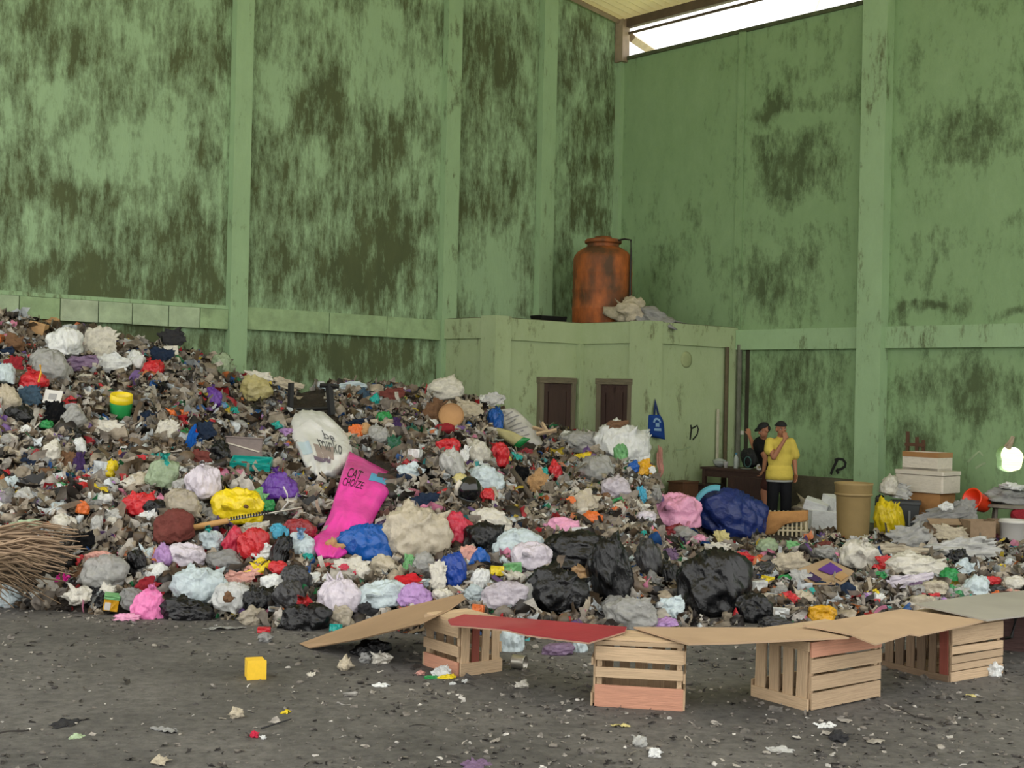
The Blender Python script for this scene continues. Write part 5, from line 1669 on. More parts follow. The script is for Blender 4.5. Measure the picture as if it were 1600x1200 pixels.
# grey tub
tl_ = P(1414, 820, 18.9)
gt = empty('grey_tub', (tl_.x, tl_.y, 0), HRZ + 0.5)
tag(gt, 'dark grey plastic tub overflowing with white film', 'tub')
gm = M('grey_plastic', (62, 66, 68), 0.45, 0.06, 4, 0.12)
vs = []
for (a, b, z) in ((0.16, 0.14, 0), (0.20, 0.18, 0.48)):
    vs += [(-a, -b, z), (a, -b, z), (a, b, z), (-a, b, z)]
obj('body', vs, [(3, 2, 1, 0), (0, 1, 5, 4), (1, 2, 6, 5), (2, 3, 7, 6), (3, 0, 4, 7), (4, 5, 6, 7)], gm, gt)
for sx, sy, lx, ly in ((0, -0.185, 0.42, 0.03), (0, 0.185, 0.42, 0.03), (-0.205, 0, 0.03, 0.37), (0.205, 0, 0.03, 0.37)):
    box('rim', gm, gt, (sx, sy, 0.48), (lx, ly, 0.04))
box('handle', M('handle_grey', (120, 124, 126), 0.4, 0, 3, 0.1), gt, (0.06, -0.185, 0.26), (0.03, 0.02, 0.22))
for a in (('s', 'white_film', 1404, 765, 56, 26, 'lgrey', 'pale film heaped on the grey tub', 'film'), ('b', 'white_bag', 1389, 757, 28, 30, 'offwhite', 'white bag peaking above the grey tub', 'bag'), ('b', 'dark_bag', 1374, 783, 14, 20, 'black', 'small dark bag behind the standing yellow bag', 'bag')):
    item(*a, D=18.8)

# cardboard boxes and buckets at the far right
p = P(1462, 830, 17.9)
open_box('cardboard_box', (p.x, p.y, 0.0), 0.15, 0.46, 0.35, 0.30, dullcard, 'dull open cardboard box under a grey sheet at right', 'box', 0.015, None, 1)
p = P(1526, 848, 17.6)
open_box('cardboard_box', (p.x, p.y, 0.0), 0.1, 0.36, 0.34, 0.36, dullcard, 'square brown cardboard box left of the white bucket', 'box', 0.015)
p = P(1560, 838, 18.0)
open_box('cardboard_box', (p.x, p.y, 0.0), 0.0, 0.24, 0.3, 0.34, dullcard, 'narrow brown cardboard box beside the white bucket', 'box', 0.015)
p = G(1590, 858)
wb = empty('white_bucket', p + Vector((0, 0.18, 0)))
tag(wb, 'white plastic bucket at the right edge of the view', 'bucket')
wm = M('white_plastic', (205, 203, 198), 0.4, 0.05, 4, 0.06)
obj('shell', *lathe([(0.155, 0), (0.16, 0.01), (0.178, 0.33), (0.19, 0.335), (0.19, 0.36), (0.183, 0.385), (0.17, 0.385), (0.15, 0.03)], 28), wm, wb, True)
obj('rim', *lathe([(0.182, 0.34), (0.196, 0.345), (0.196, 0.362), (0.182, 0.366)], 28, False), wm, wb, True)
# low round table with cloths
p = P(1578, 800, 18.3)
lt = empty('low_table', (p.x, p.y, 0))
tag(lt, 'low round table against the right wall under the hole', 'table')
gw = M('greyed_wood', (118, 112, 102), 0.8, 0.2, 3, 0.25)
obj('table_top', *lathe([(0.40, 0.49), (0.42, 0.50), (0.42, 0.53), (0.40, 0.54)], 30), gw, lt)
for k in range(4):
    a = k * math.pi / 2 + 0.5
    obj('leg', *tube([(0.33 * math.cos(a), 0.33 * math.sin(a), 0), (0.28 * math.cos(a), 0.28 * math.sin(a), 0.5)], 0.022, 8), gw, lt)
for (dx, dy, sx, sz, c, lb, pool) in ((-0.02, 0.02, 0.36, 0.12, 'c:grey', 'grey cloth heap on the low round table', LUMPS[2]), (0.02, -0.06, 0.20, 0.055, 'c:white', 'bright white cloth on the grey heap below the hole', LUMPS[8])):
    o = inst('cloth_heap', pool, mat_of(c), None, (p.x + dx, p.y + dy, 0.54 + (0.10 if sz > 0.1 else 0.25)), (0, 0.12, 0), (sx, sx * 0.75, sz))
    tag(o, lb, 'cloth')
b = empty('orange_bucket', P(1528, 784, 18.2), rot=(0.25, -1.25, 0.3))
tag(b, 'bright orange bucket lying on its side by the low table', 'bucket')
om = M('orange_plastic', (236, 62, 22), 0.35, 0.05, 4, 0.05)
obj('shell', *lathe([(0.11, -0.15), (0.115, -0.14), (0.15, 0.13), (0.162, 0.14), (0.162, 0.155), (0.14, 0.155), (0.10, -0.12)], 26), om, b, True)
obj('handle', *tube([(0.15 * math.cos(a), 0.15 * math.sin(a), 0.12 - 0.10 * math.sin(a)) for a in [math.pi * k / 10 for k in range(11)]], 0.006, 5), M('wire', (170, 170, 165), 0.4, 0, 3, 0.1, metal=0.8), b)
inst_ = item('s', 'grey_sheet', 1470, 800, 86, 24, 'c:grey', 'grey sheet flung over the dull cardboard box', 'sheet', D=17.8)
item('s', 'grey_rags', 1512, 800, 40, 44, 'c:grey', 'dark grey rags below the orange bucket', 'rags', D=17.95)
item('s', 'brown_rags', 1490, 832, 60, 30, 'c:beige', 'brownish rags in front of the brown cardboard boxes', 'rags', D=17.2)
item('b', 'maroon_bag', 1592, 803, 26, 22, 'c:dred', 'dark red bag behind the white bucket', 'bag', D=17.95)
item('s', 'white_film', 1478, 790, 24, 14, 'white', 'white film on the grey sheet at right', 'film', D=17.7)
p = P(1430, 720, 19.75)
obj_ = empty('board_frame', (p.x, p.y, 0), HRZ)
tag(obj_, 'brown broken board frame leaning on the wall behind the foam boxes', 'frame')
bw = M('brown_wood', (88, 60, 42), 0.8, 0.2, 3, 0.3, stretch=(1.2, 8, 8))
for x_, h_ in ((-0.14, 1.5), (0.02, 1.42), (0.13, 1.38)):
    box('upright', bw, obj_, (x_, 0, h_ / 2), (0.05, 0.03, h_), me=SHARP)
box('crosspiece', bw, obj_, (0, -0.02, 1.3), (0.34, 0.03, 0.05), me=SHARP)

# slatted basket with an orange-brown cloth
p = G(1229, 845)
bk = empty('slatted_basket', p + Vector((0, 0.25, 0)), -0.06)
tag(bk, 'cream slatted plastic basket beyond the litter in the middle right', 'basket')
sm = M('cream_plastic', (196, 184, 150), 0.5, 0.05, 4, 0.08)
w, d, h = 0.62, 0.40, 0.38
for s in (-1, 1):
    for k in range(10):
        box('slat', sm, bk, (-w / 2 + (k + 0.5) * w / 10, s * d / 2, h / 2), (0.026, 0.012, h))
    for k in range(6):
        box('slat', sm, bk, (s * w / 2, -d / 2 + (k + 0.5) * d / 6, h / 2), (0.012, 0.026, h))
    for z in (0.03, 0.14):
        box('hoop', sm, bk, (0, s * (d / 2 + 0.006), z), (w + 0.02, 0.012, 0.024))
        box('hoop', sm, bk, (s * (w / 2 + 0.006), 0, z), (0.012, d + 0.02, 0.024))
box('base', sm, bk, (0, 0, 0.012), (w, d, 0.02))
D = p.y + 0.25 - 0.24
o, _ = pillow('brown_cover', [(1190, 800, 1263, 797, D), (1191, 807, 1262, 806, D - 0.01), (1192, 817, 1260, 814, D - 0.015), (1193, 827, 1228, 819, D - 0.015), (1194, 837, 1210, 834, D - 0.015)], 0.015, M('ochre_paper', (166, 120, 68), 0.8, 0.3, 5, 0.25, dirt=0.3, dirtcol=(110, 76, 44)), 14, 3, 0.010, 6)
tag(o, 'torn orange-brown paper hung over the slatted basket', 'paper')
# white foam blocks
for k, (x, y, w, h, rz, lb) in enumerate(((1283, 812, 46, 30, 0.2, 'large white foam block left of the tan drum'), (1275, 790, 36, 16, -0.3, 'white foam slab leaning on top of the foam block'), (1302, 792, 26, 34, 0.5, 'upright white foam piece next to the tan drum'))):
    D = 18.7 + 0.05 * k
    s = D / FPX
    o = inst('foam_block', BOX, M('foam_white', (206, 208, 208), 0.8, 0.35, 5, 0.1, spec=0.2), None, P(x, y, D), (0.1 * k, 0.3 if k == 1 else 0.06, rz), (w * s, 0.3, h * s))
    tag(o, lb, 'foam block')
# printed carton sheet lying in the litter
Dp = [(1236, 893, 0.2), (1292, 872, 0.24), (1334, 892, 0.2), (1318, 912, 0.17), (1268, 912, 0.16)]
pc = obj('printed_carton', *slab([G(x, y, z) for x, y, z in Dp], 0.01), cardm)
tag(pc, 'flattened carton printed purple and orange in the right-hand litter', 'carton')
for nm, pp, c in (('purple_print', [(1278, 889, 0.205), (1297, 878, 0.225), (1316, 890, 0.2), (1298, 897, 0.19)], 'purple'), ('purple_print', [(1258, 900, 0.185), (1266, 893, 0.2), (1284, 904, 0.18), (1274, 908, 0.17)], 'dpurple'), ('orange_print', [(1300, 899, 0.185), (1317, 893, 0.195), (1325, 899, 0.185), (1314, 907, 0.175)], 'tan')):
    obj(nm, *slab([G(x, y, z + 0.012) for x, y, z in pp], 0.006), card(c), pc)

# table with the tea things
TZ = 0.77
tcu, tcv = 0.92, 3.95
tab = empty('side_table', UV(tcu, tcv), HRZ)
tag(tab, 'dark wooden table in the corner beside the washroom block', 'table')
box('table_top', darkwood, tab, (0, 0, TZ - 0.02), (1.45, 0.62, 0.04), me=SHARP)
box('apron', darkwood, tab, (0, -0.27, TZ - 0.10), (1.35, 0.025, 0.12), me=SHARP)
for sx in (-0.66, 0.66):
    for sy in (-0.26, 0.26):
        box('leg', darkwood, tab, (sx, sy, (TZ - 0.04) / 2), (0.06, 0.06, TZ - 0.04), me=SHARP)
box('drawer', darkwood, tab, (0.25, -0.2, 0.4), (0.7, 0.3, 0.5), me=SHARP)
box('shelf', darkwood, tab, (-0.3, 0, 0.25), (0.7, 0.5, 0.03), me=SHARP)


def ontable(x, y):
    return G(x, y, TZ)


glassm = M('cloudy_plastic', (178, 186, 180), 0.25, 0.05, 4, 0.1, alpha=0.75)
q = UV(0.95, 3.42, TZ)
o = empty('plastic_bowl', q); tag(o, 'cloudy plastic bowl at the left end of the table', 'bowl')
obj('shell', *lathe([(0.05, 0), (0.10, 0.05), (0.115, 0.10), (0.11, 0.10), (0.09, 0.05), (0.04, 0.012)], 20), glassm, o, True)
obj('lid', *lathe([(0.118, 0.10), (0.118, 0.112), (0.05, 0.14), (0.01, 0.145)], 20), glassm, o, True)
q = UV(1.08, 3.66, TZ)
o = empty('white_cup', q); tag(o, 'small white cup standing on the table', 'cup')
obj('shell', *lathe([(0.03, 0), (0.045, 0.10), (0.048, 0.105), (0.04, 0.105), (0.026, 0.01)], 18), wm, o, True)
q = UV(1.05, 3.85, TZ)
o = empty('water_bottle', q); tag(o, 'clear plastic water bottle on the table before the black bag', 'bottle')
obj('body', *lathe([(0.035, 0), (0.04, 0.01), (0.04, 0.09), (0.036, 0.10), (0.04, 0.11), (0.04, 0.17), (0.018, 0.22), (0.016, 0.24)], 18), glassm, o, True)
obj('cap', *lathe([(0.019, 0.235), (0.019, 0.262)], 14), M('blue_cap', (40, 110, 150), 0.4, 0, 3, 0.1), o)
q = UV(0.72, 3.88, TZ)
o = empty('backpack', q, HRZ); tag(o, 'black backpack with a teal strap standing on the table', 'backpack')
inst('body', BAGS[3], M('black_canvas', (22, 24, 26), 0.8, 0.3, 5, 0.2), o, (0, 0, 0.17), (0, 0, 0), (0.17, 0.11, 0.17))
obj('strap', *tube([(0.06 + 0.07 * math.cos(a), -0.13, 0.11 + 0.09 * math.sin(a)) for a in [2 * math.pi * k / 14 for k in range(15)]], 0.010, 6), M('teal_strap', (60, 96, 92), 0.7, 0, 3, 0.1), o, True)
q = UV(0.8, 4.3, TZ)
o = tag(inst('black_bundle', LUMPS[4], M('black_canvas2', (26, 28, 28), 0.8, 0.3, 5, 0.2), None, q + Vector((0, 0, 0.10)), (0, 0, 0), (0.15, 0.12, 0.12)), 'dark bundle at the right of the table by the arms', 'bundle')
q = UV(1.12, 4.12, TZ)
o = empty('tin_plate', q); tag(o, 'shallow pale plate on the table front edge', 'plate')
obj('plate', *lathe([(0.06, 0), (0.10, 0.015), (0.105, 0.02), (0.05, 0.008)], 22), M('plate_tin', (190, 192, 188), 0.35, 0, 4, 0.08), o, True)
q = UV(1.14, 4.40, TZ + 0.055)
o = empty('tape_roll', q, rot=(math.pi / 2, 0, HRZ + 0.6)); tag(o, 'white round roll standing at the table edge', 'roll')
obj('ring', *lathe([(0.022, -0.02), (0.053, -0.02), (0.055, 0.02), (0.022, 0.02), (0.022, -0.02)], 24, False), wm, o, True)
obj('core', *lathe([(0.022, -0.018), (0.022, 0.018)], 18), M('roll_core', (170, 150, 110), 0.7, 0, 3, 0.1), o)
# wooden boxes left of the table
for (u_, v_, w, d, h, mt, lb) in ((1.75, 3.30, 0.32, 0.4, 0.52, M('brown_box', (92, 62, 40), 0.8, 0.2, 3, 0.3), 'brown wooden box against the washroom end wall'), (1.2, 3.35, 0.3, 0.5, 0.46, darkwood, 'dark wooden box under the left end of the table')):
    o = empty('wooden_box', UV(u_, v_), HRZ)
    tag(o, lb, 'box')
    box('body', mt, o, (0, 0, h / 2), (w, d, h), me=SHARP)
    box('lid', mt, o, (0, 0, h + 0.012), (w + 0.03, d + 0.03, 0.025), me=SHARP)
    box('front_panel', mt, o, (0, -d / 2 - 0.006, h / 2), (w * 0.75, 0.012, h * 0.7), me=SHARP)
o = tag(inst('grey_sack', LUMPS[7], mat_of('c:beige'), None, UV(0.5, 5.0, 0.16), (0, 0, HRZ), (0.4, 0.28, 0.17)), 'dusty beige sack on the floor behind the yellow shirt', 'sack')

# ------------------------------------------------------------ special pieces on the heap
# green pouch with yellow lining
D = HD(188, 645) - 0.1
s = D / FPX
o = empty('green_pouch', P(188, 653, D), rot=(0.25, 0.12, 0)); tag(o, 'open green pouch with a yellow lining on the left slope', 'pouch')
a = 17 * s
obj('shell', *lathe([(a * 0.75, 0), (a * 0.95, a * 0.4), (a, a * 1.3), (a * 0.97, a * 2.2), (a * 0.9, a * 2.2), (a * 0.85, a * 1.0), (a * 0.3, a * 0.9)], 22), plastic('green'), o, True)
obj('lining', *lathe([(a * 0.985, a * 1.5), (a * 1.03, a * 1.55), (a * 1.0, a * 2.25), (a * 0.9, a * 2.25), (a * 0.86, a * 1.5)], 22, False), plastic('yellow'), o, True)
# food container lid
D = HD(83, 625) - 0.08
s = D / FPX
o = empty('food_container', P(83, 621, D), rot=(1.1, 0.1, 0.1)); tag(o, 'white square food container right of the denim cloth', 'container')
box('tray', wm, o, (0, 0, 0), (25 * s, 21 * s, 0.04)); box('inset', M('inset_grey', (150, 150, 150), 0.5, 0, 3, 0.1), o, (0, 0, 0.018), (12 * s, 10 * s, 0.012)); box('rim', wm, o, (0, 0, 0.012), (27 * s, 23 * s, 0.012))
# grey striped carton
D = HD(378, 705) - 0.1
s = D / FPX
o = empty('striped_carton', P(380, 712, D), rot=(-0.1, 0.05, 0.2)); tag(o, 'grey-mauve carton with a white stripe above the teal tray', 'carton')
gc = M('mauve_card', (128, 116, 112), 0.8, 0.2, 3, 0.15)
box('body', gc, o, (0, 0, 12 * s), (56 * s, 0.24, 30 * s)); box('stripe', foam, o, (0, -0.125, 12 * s), (50 * s, 0.012, 2 * s), (0, 0.22, 0)); box('lid', gc, o, (0, 0, 27.5 * s), (58 * s, 0.26, 2 * s))
# teal tray
D = HD(393, 735) - 0.1
s = D / FPX
o = empty('teal_tray', P(393, 728, D), rot=(0.3, 0.04, 0.05)); tag(o, 'flat teal plastic tray above the yellow bag', 'tray')
tm = plastic('teal')
box('base', tm, o, (0, 0, 0), (60 * s, 0.22, 0.015)); box('front_rim', tm, o, (0, -0.11, 0.03), (62 * s, 0.015, 12 * s)); box('back_rim', tm, o, (0, 0.11, 0.03), (62 * s, 0.015, 12 * s))
for q in (-1, 1): box('end_rim', tm, o, (q * 30 * s, 0, 0.03), (0.015, 0.22, 11 * s))
# long wooden-handled rod
D = HD(370, 822) - 0.25
o = empty('wooden_rod', P(287, 828, D)); tag(o, 'tan wooden handle with a thin metal rod crossing below the yellow bag', 'rod')
A, B_, C_ = Vector((0, 0, 0)), P(357, 813, D) - P(287, 828, D), P(472, 793, D + 0.1) - P(287, 828, D)
hwm = M('handle_wood', (198, 152, 92), 0.6, 0.1, 3, 0.12)
obj('handle', *tube([A, A.lerp(B_, 0.5), B_], 0.034, 10, 0.028), hwm, o, True)
obj('rod', *tube([B_, B_.lerp(C_, 0.5), C_], 0.010, 6), cm, o)
for k in range(14):
    c = B_.lerp(C_, 0.04 + 0.038 * k)
    box('tooth', blackp, o, c + Vector((0, 0, 0.012)), (0.012, 0.03, 0.035), (0, -0.2, 0))
# broken chair frame
D = HD(480, 640) - 0.1
o = empty('broken_chair', P(485, 655, D)); tag(o, 'broken black chair frame sticking out of the crest', 'chair')
O_ = P(485, 655, D)
chm = M('chair_black', (30, 30, 32), 0.6, 0.1, 4, 0.2)
for nm, a, b, r in (('post', (455, 598), (453, 658), 0.04), ('post', (514, 600), (518, 648), 0.05), ('crossbar', (455, 640), (516, 638), 0.022), ('crossbar', (455, 648), (505, 645), 0.016), ('armrest', (500, 602), (530, 604), 0.03)):
    obj(nm, *tube([P(*a, D) - O_, P(*b, D) - O_], r, 4), chm, o)
# round tan lid
D = HD(705, 655) - 0.12
s = D / FPX
o = empty('round_lid', P(705, 650, D), rot=(1.25, 0.2, 0)); tag(o, 'round tan basket lid near the middle of the crest', 'lid')
tnm = M('lid_tan', (176, 134, 90), 0.8, 0.2, 6, 0.12)
obj('disc', *lathe([(19 * s, 0), (19.5 * s, 0.015), (19 * s, 0.03), (17.5 * s, 0.035), (17 * s, 0.025), (0.01, 0.03)], 30), tnm, o, True)
obj('rim', *lathe([(18.8 * s, 0.0), (20 * s, 0.01), (20 * s, 0.035), (18.6 * s, 0.045)], 30, False), tnm, o, True)
# black helmet
D = HD(733, 784) - 0.12
s = D / FPX
o = empty('black_helmet', P(733, 765, D), rot=(0.2, 0.25, 0.2)); tag(o, 'glossy black helmet below the bluish white bag', 'helmet')
hb = M('helmet_black', (16, 17, 20), 0.15, 0, 3, 0.1, spec=0.7)
prof = [(19 * s * math.cos(a), 20 * s * math.sin(a) * 1.05) for a in [(-0.75 + k * (0.75 + math.pi / 2) / 10) for k in range(11)]]
prof[-1] = (0.005, prof[-1][1])
obj('shell', *lathe(prof, 28), hb, o, True)
obj('edge_trim', *lathe([(14.2 * s, -14.8 * s), (15 * s, -15 * s), (15 * s, -13.2 * s), (14.4 * s, -13 * s)], 28, False), gm, o, True)
obj('pale_strip', *tube([(-18 * s, -6 * s, -12 * s), (-20 * s, -5 * s, 0), (-17 * s, -4 * s, 11 * s)], 0.03, 6), foam, o, True)
# dark stick and pale stick
D = HD(822, 772) - 0.15
o = obj('dark_stick', *tube([P(800, 734, D + 0.5), P(822, 764, D + 0.1), P(841, 798, D - 0.1)], 0.03, 7, 0.035), M('dark_stick', (88, 78, 68), 0.8, 0.2, 5, 0.2), None, True)
tag(o, 'dark thick stick slanting down the middle slope', 'stick')
D = HD(860, 694) - 0.1
o = obj('pale_stick', *tube([P(824, 706, D), P(850, 698, D), P(884, 688, D)], 0.014, 6), cm); tag(o, 'thin pale rod below the feed sack', 'rod')
# green-ended carton sheet below the feed sack
D = HD(790, 690) - 0.12
o, fm_ = pillow('carton_sleeve', [(768, 670, 777, 668, D + 0.1), (782, 684, 800, 674, D + 0.05), (800, 696, 816, 682, D), (812, 700, 829, 686, D)], 0.05, M('sleeve_cream', (176, 168, 120), 0.7, 0.15, 4, 0.15), 8, 4, 0.01, 3)
tag(o, 'long cream carton sleeve with a green end below the feed sack', 'carton')
print_patch('green_end', fm_, 0.0, 0.72, 1.0, 1.0, plastic('green'), o, 0.01)
# wood offcuts by the left door
for k, (x0_, y0_, x1_, y1_) in enumerate(((832, 668, 862, 676), (846, 660, 858, 680), (838, 678, 870, 672))):
    D = HD(850, 684) or 19.8
    o = obj('wood_offcut', *tube([P(x0_, y0_, D - 0.1 * k), P(x1_, y1_, D - 0.1 * k)], 0.03, 4), wood)
    tag(o, ('flat tan wood offcut lying under the left door', 'short upright wood offcut by the left door', 'rising wood offcut in front of the left door')[k], 'wood')
# yellow/green packet at the left front
D = HD(172, 948) - 0.05
s = D / FPX
o = empty('juice_packet', P(173, 950, D), rot=(0.2, 0.15, 0.3)); tag(o, 'yellow packet with a green top at the left front edge', 'packet')
box('body', plastic('gold'), o, (0, 0, 8 * s), (22 * s, 0.09, 20 * s)); box('green_top', plastic('lgreen'), o, (0, 0, 20 * s), (24 * s, 0.10, 6 * s)); box('white_panel', wm, o, (-5 * s, -0.046, 6 * s), (9 * s, 0.012, 12 * s))
# red string on the red bag and white strings on the violet bag
D = HD(437, 775) - 0.35
o = obj('white_string', *tube([P(443, 760, D), P(449, 772, D), P(450, 785, D), P(440, 797, D), P(430, 803, D)], 0.009, 5), wm); tag(o, 'thin white cord looping down from the violet bag', 'cord')
D = HD(60, 600) - 0.3
o = obj('yellow_string', *tube([P(63, 570, D), P(64, 583, D), P(60, 597, D)], 0.012, 5), plastic('gold')); tag(o, 'yellow string over the red bag near the left edge', 'string')
# brown prints on the yellow bag
# dried palm fronds
straw = M('dry_palm', (142, 120, 98), 0.85, 0.2, 4, 0.3, rand=0.1)
straw2 = M('dry_palm_dark', (104, 86, 66), 0.85, 0.2, 4, 0.3)
r0 = random.Random(5)
for k, (lb, y0_, y1_, dirx, mt, nb) in enumerate((('dry palm frond on top of the bundle at the left edge', 826, 860, 1.0, straw, 46), ('dry palm frond in the middle of the left bundle', 850, 885, 1.0, straw, 46), ('drooping dark palm frond under the left bundle', 868, 905, 0.65, straw2, 44))):
    base = P(-40, (y0_ + y1_) / 2, 11.4 - 0.2 * k)
    o = empty('palm_frond', base)
    tag(o, lb, 'palm frond', 'dry palm fronds at the left edge')
    obj('stem', *tube([(-0.25, 0, 0), (0.2, -0.02, 0.02), (0.6, -0.04, -0.02)], 0.022, 6, 0.01), mt, o)
    parts = []
    for j in range(nb):
        yy = r0.uniform(y0_, y1_)
        st = P(-45 + r0.uniform(0, 60), yy, 11.4 - 0.2 * k) - base + Vector((0, r0.uniform(-0.12, 0.12), 0))
        L_ = r0.uniform(0.4, 0.78) * dirx
        en = st + Vector((L_, r0.uniform(-0.15, 0.1), r0.uniform(-0.12, 0.08) - (0.10 if k == 2 else 0.0)))
        mid = st.lerp(en, 0.5) + Vector((0, 0, r0.uniform(0.0, 0.08)))
        wd = r0.uniform(0.008, 0.019)
        parts.append(tube([st, mid, en], wd, 4, wd * 0.3))
    tag(obj('leaflets', *merge(*parts), mt, o), kind='stuff')
# ------------------------------------------------------------ people
def capsule(p0, r0_, p1, r1_, n=12, flat=1.0):
    p0, p1 = Vector(p0), Vector(p1)
    d = (p1 - p0)
    L = d.length or 1e-4
    d = d / L
    a = d.cross(Vector((0, 1, 0)))
    if a.length < 0.1: a = d.cross(Vector((1, 0, 0)))
    a.normalize(); b = d.cross(a)
    prof = []
    for k in range(5):
        t = -math.pi / 2 + k * math.pi / 8
        prof.append((r0_ * math.cos(t) if k else 0.001, r0_ * math.sin(t)))
    prof.append((r0_, 0)); prof.append((r1_, L))
    for k in range(1, 5):
        t = k * math.pi / 8
        prof.append((r1_ * math.cos(t) if k < 4 else 0.001, L + r1_ * math.sin(t)))
    vs, fs = [], []
    for r, z in prof:
        for k in range(n):
            t = 2 * math.pi * k / n
            vs.append(p0 + d * z + (a * math.cos(t) + b * math.sin(t) * flat) * r)
    for i in range(len(prof) - 1):
        for k in range(n):
            k2 = (k + 1) % n
            fs.append((i * n + k, i * n + k2, (i + 1) * n + k2, (i + 1) * n + k))
    fs.append(tuple(range(n - 1, -1, -1))); fs.append(tuple((len(prof) - 1) * n + k for k in range(n)))
    return vs, fs


def ell(c, r, n=16):
    vs, fs = lathe([(max(0.001, math.cos(-math.pi / 2 + math.pi * k / 10)), math.sin(-math.pi / 2 + math.pi * k / 10)) for k in range(11)], n)
    return [(c[0] + v[0] * r[0], c[1] + v[1] * r[1], c[2] + v[2] * r[2]) for v in vs], fs


def soft(name, parts, voxel, mat, parent, smooth=6):
    """union of the parts as one continuous skin"""
    me = mkmesh(name, *merge(*parts))
    tmp = bpy.data.objects.new('tmp', me)
    COL.objects.link(tmp)
    m = tmp.modifiers.new('r', 'REMESH'); m.mode = 'VOXEL'; m.voxel_size = voxel
    m2 = tmp.modifiers.new('s', 'SMOOTH'); m2.iterations = smooth; m2.factor = 0.5
    dg = bpy.context.evaluated_depsgraph_get()
    new = bpy.data.meshes.new_from_object(tmp.evaluated_get(dg))
    bpy.data.objects.remove(tmp)
    new.name = name
    new.polygons.foreach_set('use_smooth', [True] * len(new.polygons))
    o = link(name, new, parent)
    setmat(o, mat)
    return o


skin = M('skin', (158, 108, 82), 0.55, 0.05, 6, 0.08, spec=0.3)
hairm = M('dark_hair', (18, 15, 14), 0.6, 0.3, 12, 0.2)


def limb(pts, rs):
    return [capsule(pts[i], rs[i], pts[i + 1], rs[i + 1]) for i in range(len(pts) - 1)]


def hand(wrist, dirv, palmn, size=1.0, curl=0.6, thumb=1):
    """palm and five separate bent fingers"""
    w = Vector(wrist); d = Vector(dirv).normalized(); nrm = Vector(palmn).normalized()
    side = d.cross(nrm).normalized(); nrm = side.cross(d).normalized()
    out = []
    for k in range(4):
        q = (k - 1.5) * 0.019 * size
        out.append(capsule(w + side * q * 0.7 + d * 0.012, 0.015 * size, w + side * q + d * 0.075 * size, 0.0125 * size, 10))
    for k, ln in enumerate((0.068, 0.078, 0.072, 0.056)):
        q = (k - 1.5) * 0.0205 * size
        a = w + side * q + d * 0.078 * size
        c1, c2 = curl, curl * 2
        b = a + (d * math.cos(c1 * 0.5) + nrm * math.sin(c1 * 0.5)) * ln * 0.5 * size
        c = b + (d * math.cos(c2) + nrm * math.sin(c2)) * ln * 0.5 * size
        out += [capsule(a, 0.0098 * size, b, 0.009 * size, 8), capsule(b, 0.009 * size, c, 0.0075 * size, 8)]
    a = w + side * thumb * 0.030 * size + d * 0.022 * size
    b = a + (side * thumb * 0.7 + d * 0.8 + nrm * 0.3).normalized() * 0.036 * size
    c = b + (side * thumb * 0.15 + d + nrm * 0.5).normalized() * 0.030 * size
    out += [capsule(a, 0.0135 * size, b, 0.0105 * size, 8), capsule(b, 0.0105 * size, c, 0.0085 * size, 8)]
    return out


def head_parts(c, R3):
    """c: centre of the skull; R3: orientation matrix (face looks along -y)"""
    c = Vector(c)

    def T(v, f):
        return [tuple(R3 @ Vector(q) + c) for q in v], f
    parts = [T(*ell((0, 0.01, 0.02), (0.074, 0.092, 0.095))), T(*ell((0, -0.022, -0.045), (0.058, 0.066, 0.075))), T(*ell((0, -0.055, -0.095), (0.028, 0.026, 0.022))),
             T(*capsule((0, -0.090, 0.0), 0.010, (0, -0.106, -0.030), 0.014, 8)), T(*ell((-0.015, -0.092, -0.034), (0.010, 0.012, 0.008))), T(*ell((0.015, -0.092, -0.034), (0.010, 0.012, 0.008))),
             T(*capsule((-0.02, -0.082, -0.062), 0.008, (0.02, -0.082, -0.062), 0.008, 8)), T(*capsule((-0.034, -0.078, 0.014), 0.009, (0.034, -0.078, 0.014), 0.009, 8))]
    for s in (-1, 1):
        parts.append(T(*ell((s * 0.077, 0.012, -0.02), (0.011, 0.022, 0.034))))
    return parts


def face_bits(c, R3, root, body):
    c = Vector(c)
    eyem = M('eye_white', (190, 184, 176), 0.3, 0, 3, 0.05); irism = M('eye_dark', (26, 18, 14), 0.3, 0, 3, 0.05)
    lipm = M('lips', (136, 82, 72), 0.5, 0, 3, 0.1)
    for s in (-1, 1):
        for nm, q, r, m_ in (('eye', (s * 0.032, -0.080, -0.004), (0.014, 0.010, 0.007), eyem), ('iris', (s * 0.032, -0.0885, -0.004), (0.006, 0.003, 0.006), irism)):
            v, f = ell(q, r, 10)
            obj(nm, [R3 @ Vector(p) + c for p in v], f, m_, body, True)
        v, f = capsule((s * 0.018, -0.088, 0.017), 0.0045, (s * 0.048, -0.078, 0.018), 0.004, 8)
        obj('eyebrow', [R3 @ Vector(p) + c for p in v], f, hairm, body, True)
    v, f = ell((0, -0.088, -0.062), (0.024, 0.008, 0.008), 12)
    obj('mouth', [R3 @ Vector(p) + c for p in v], f, lipm, body, True)


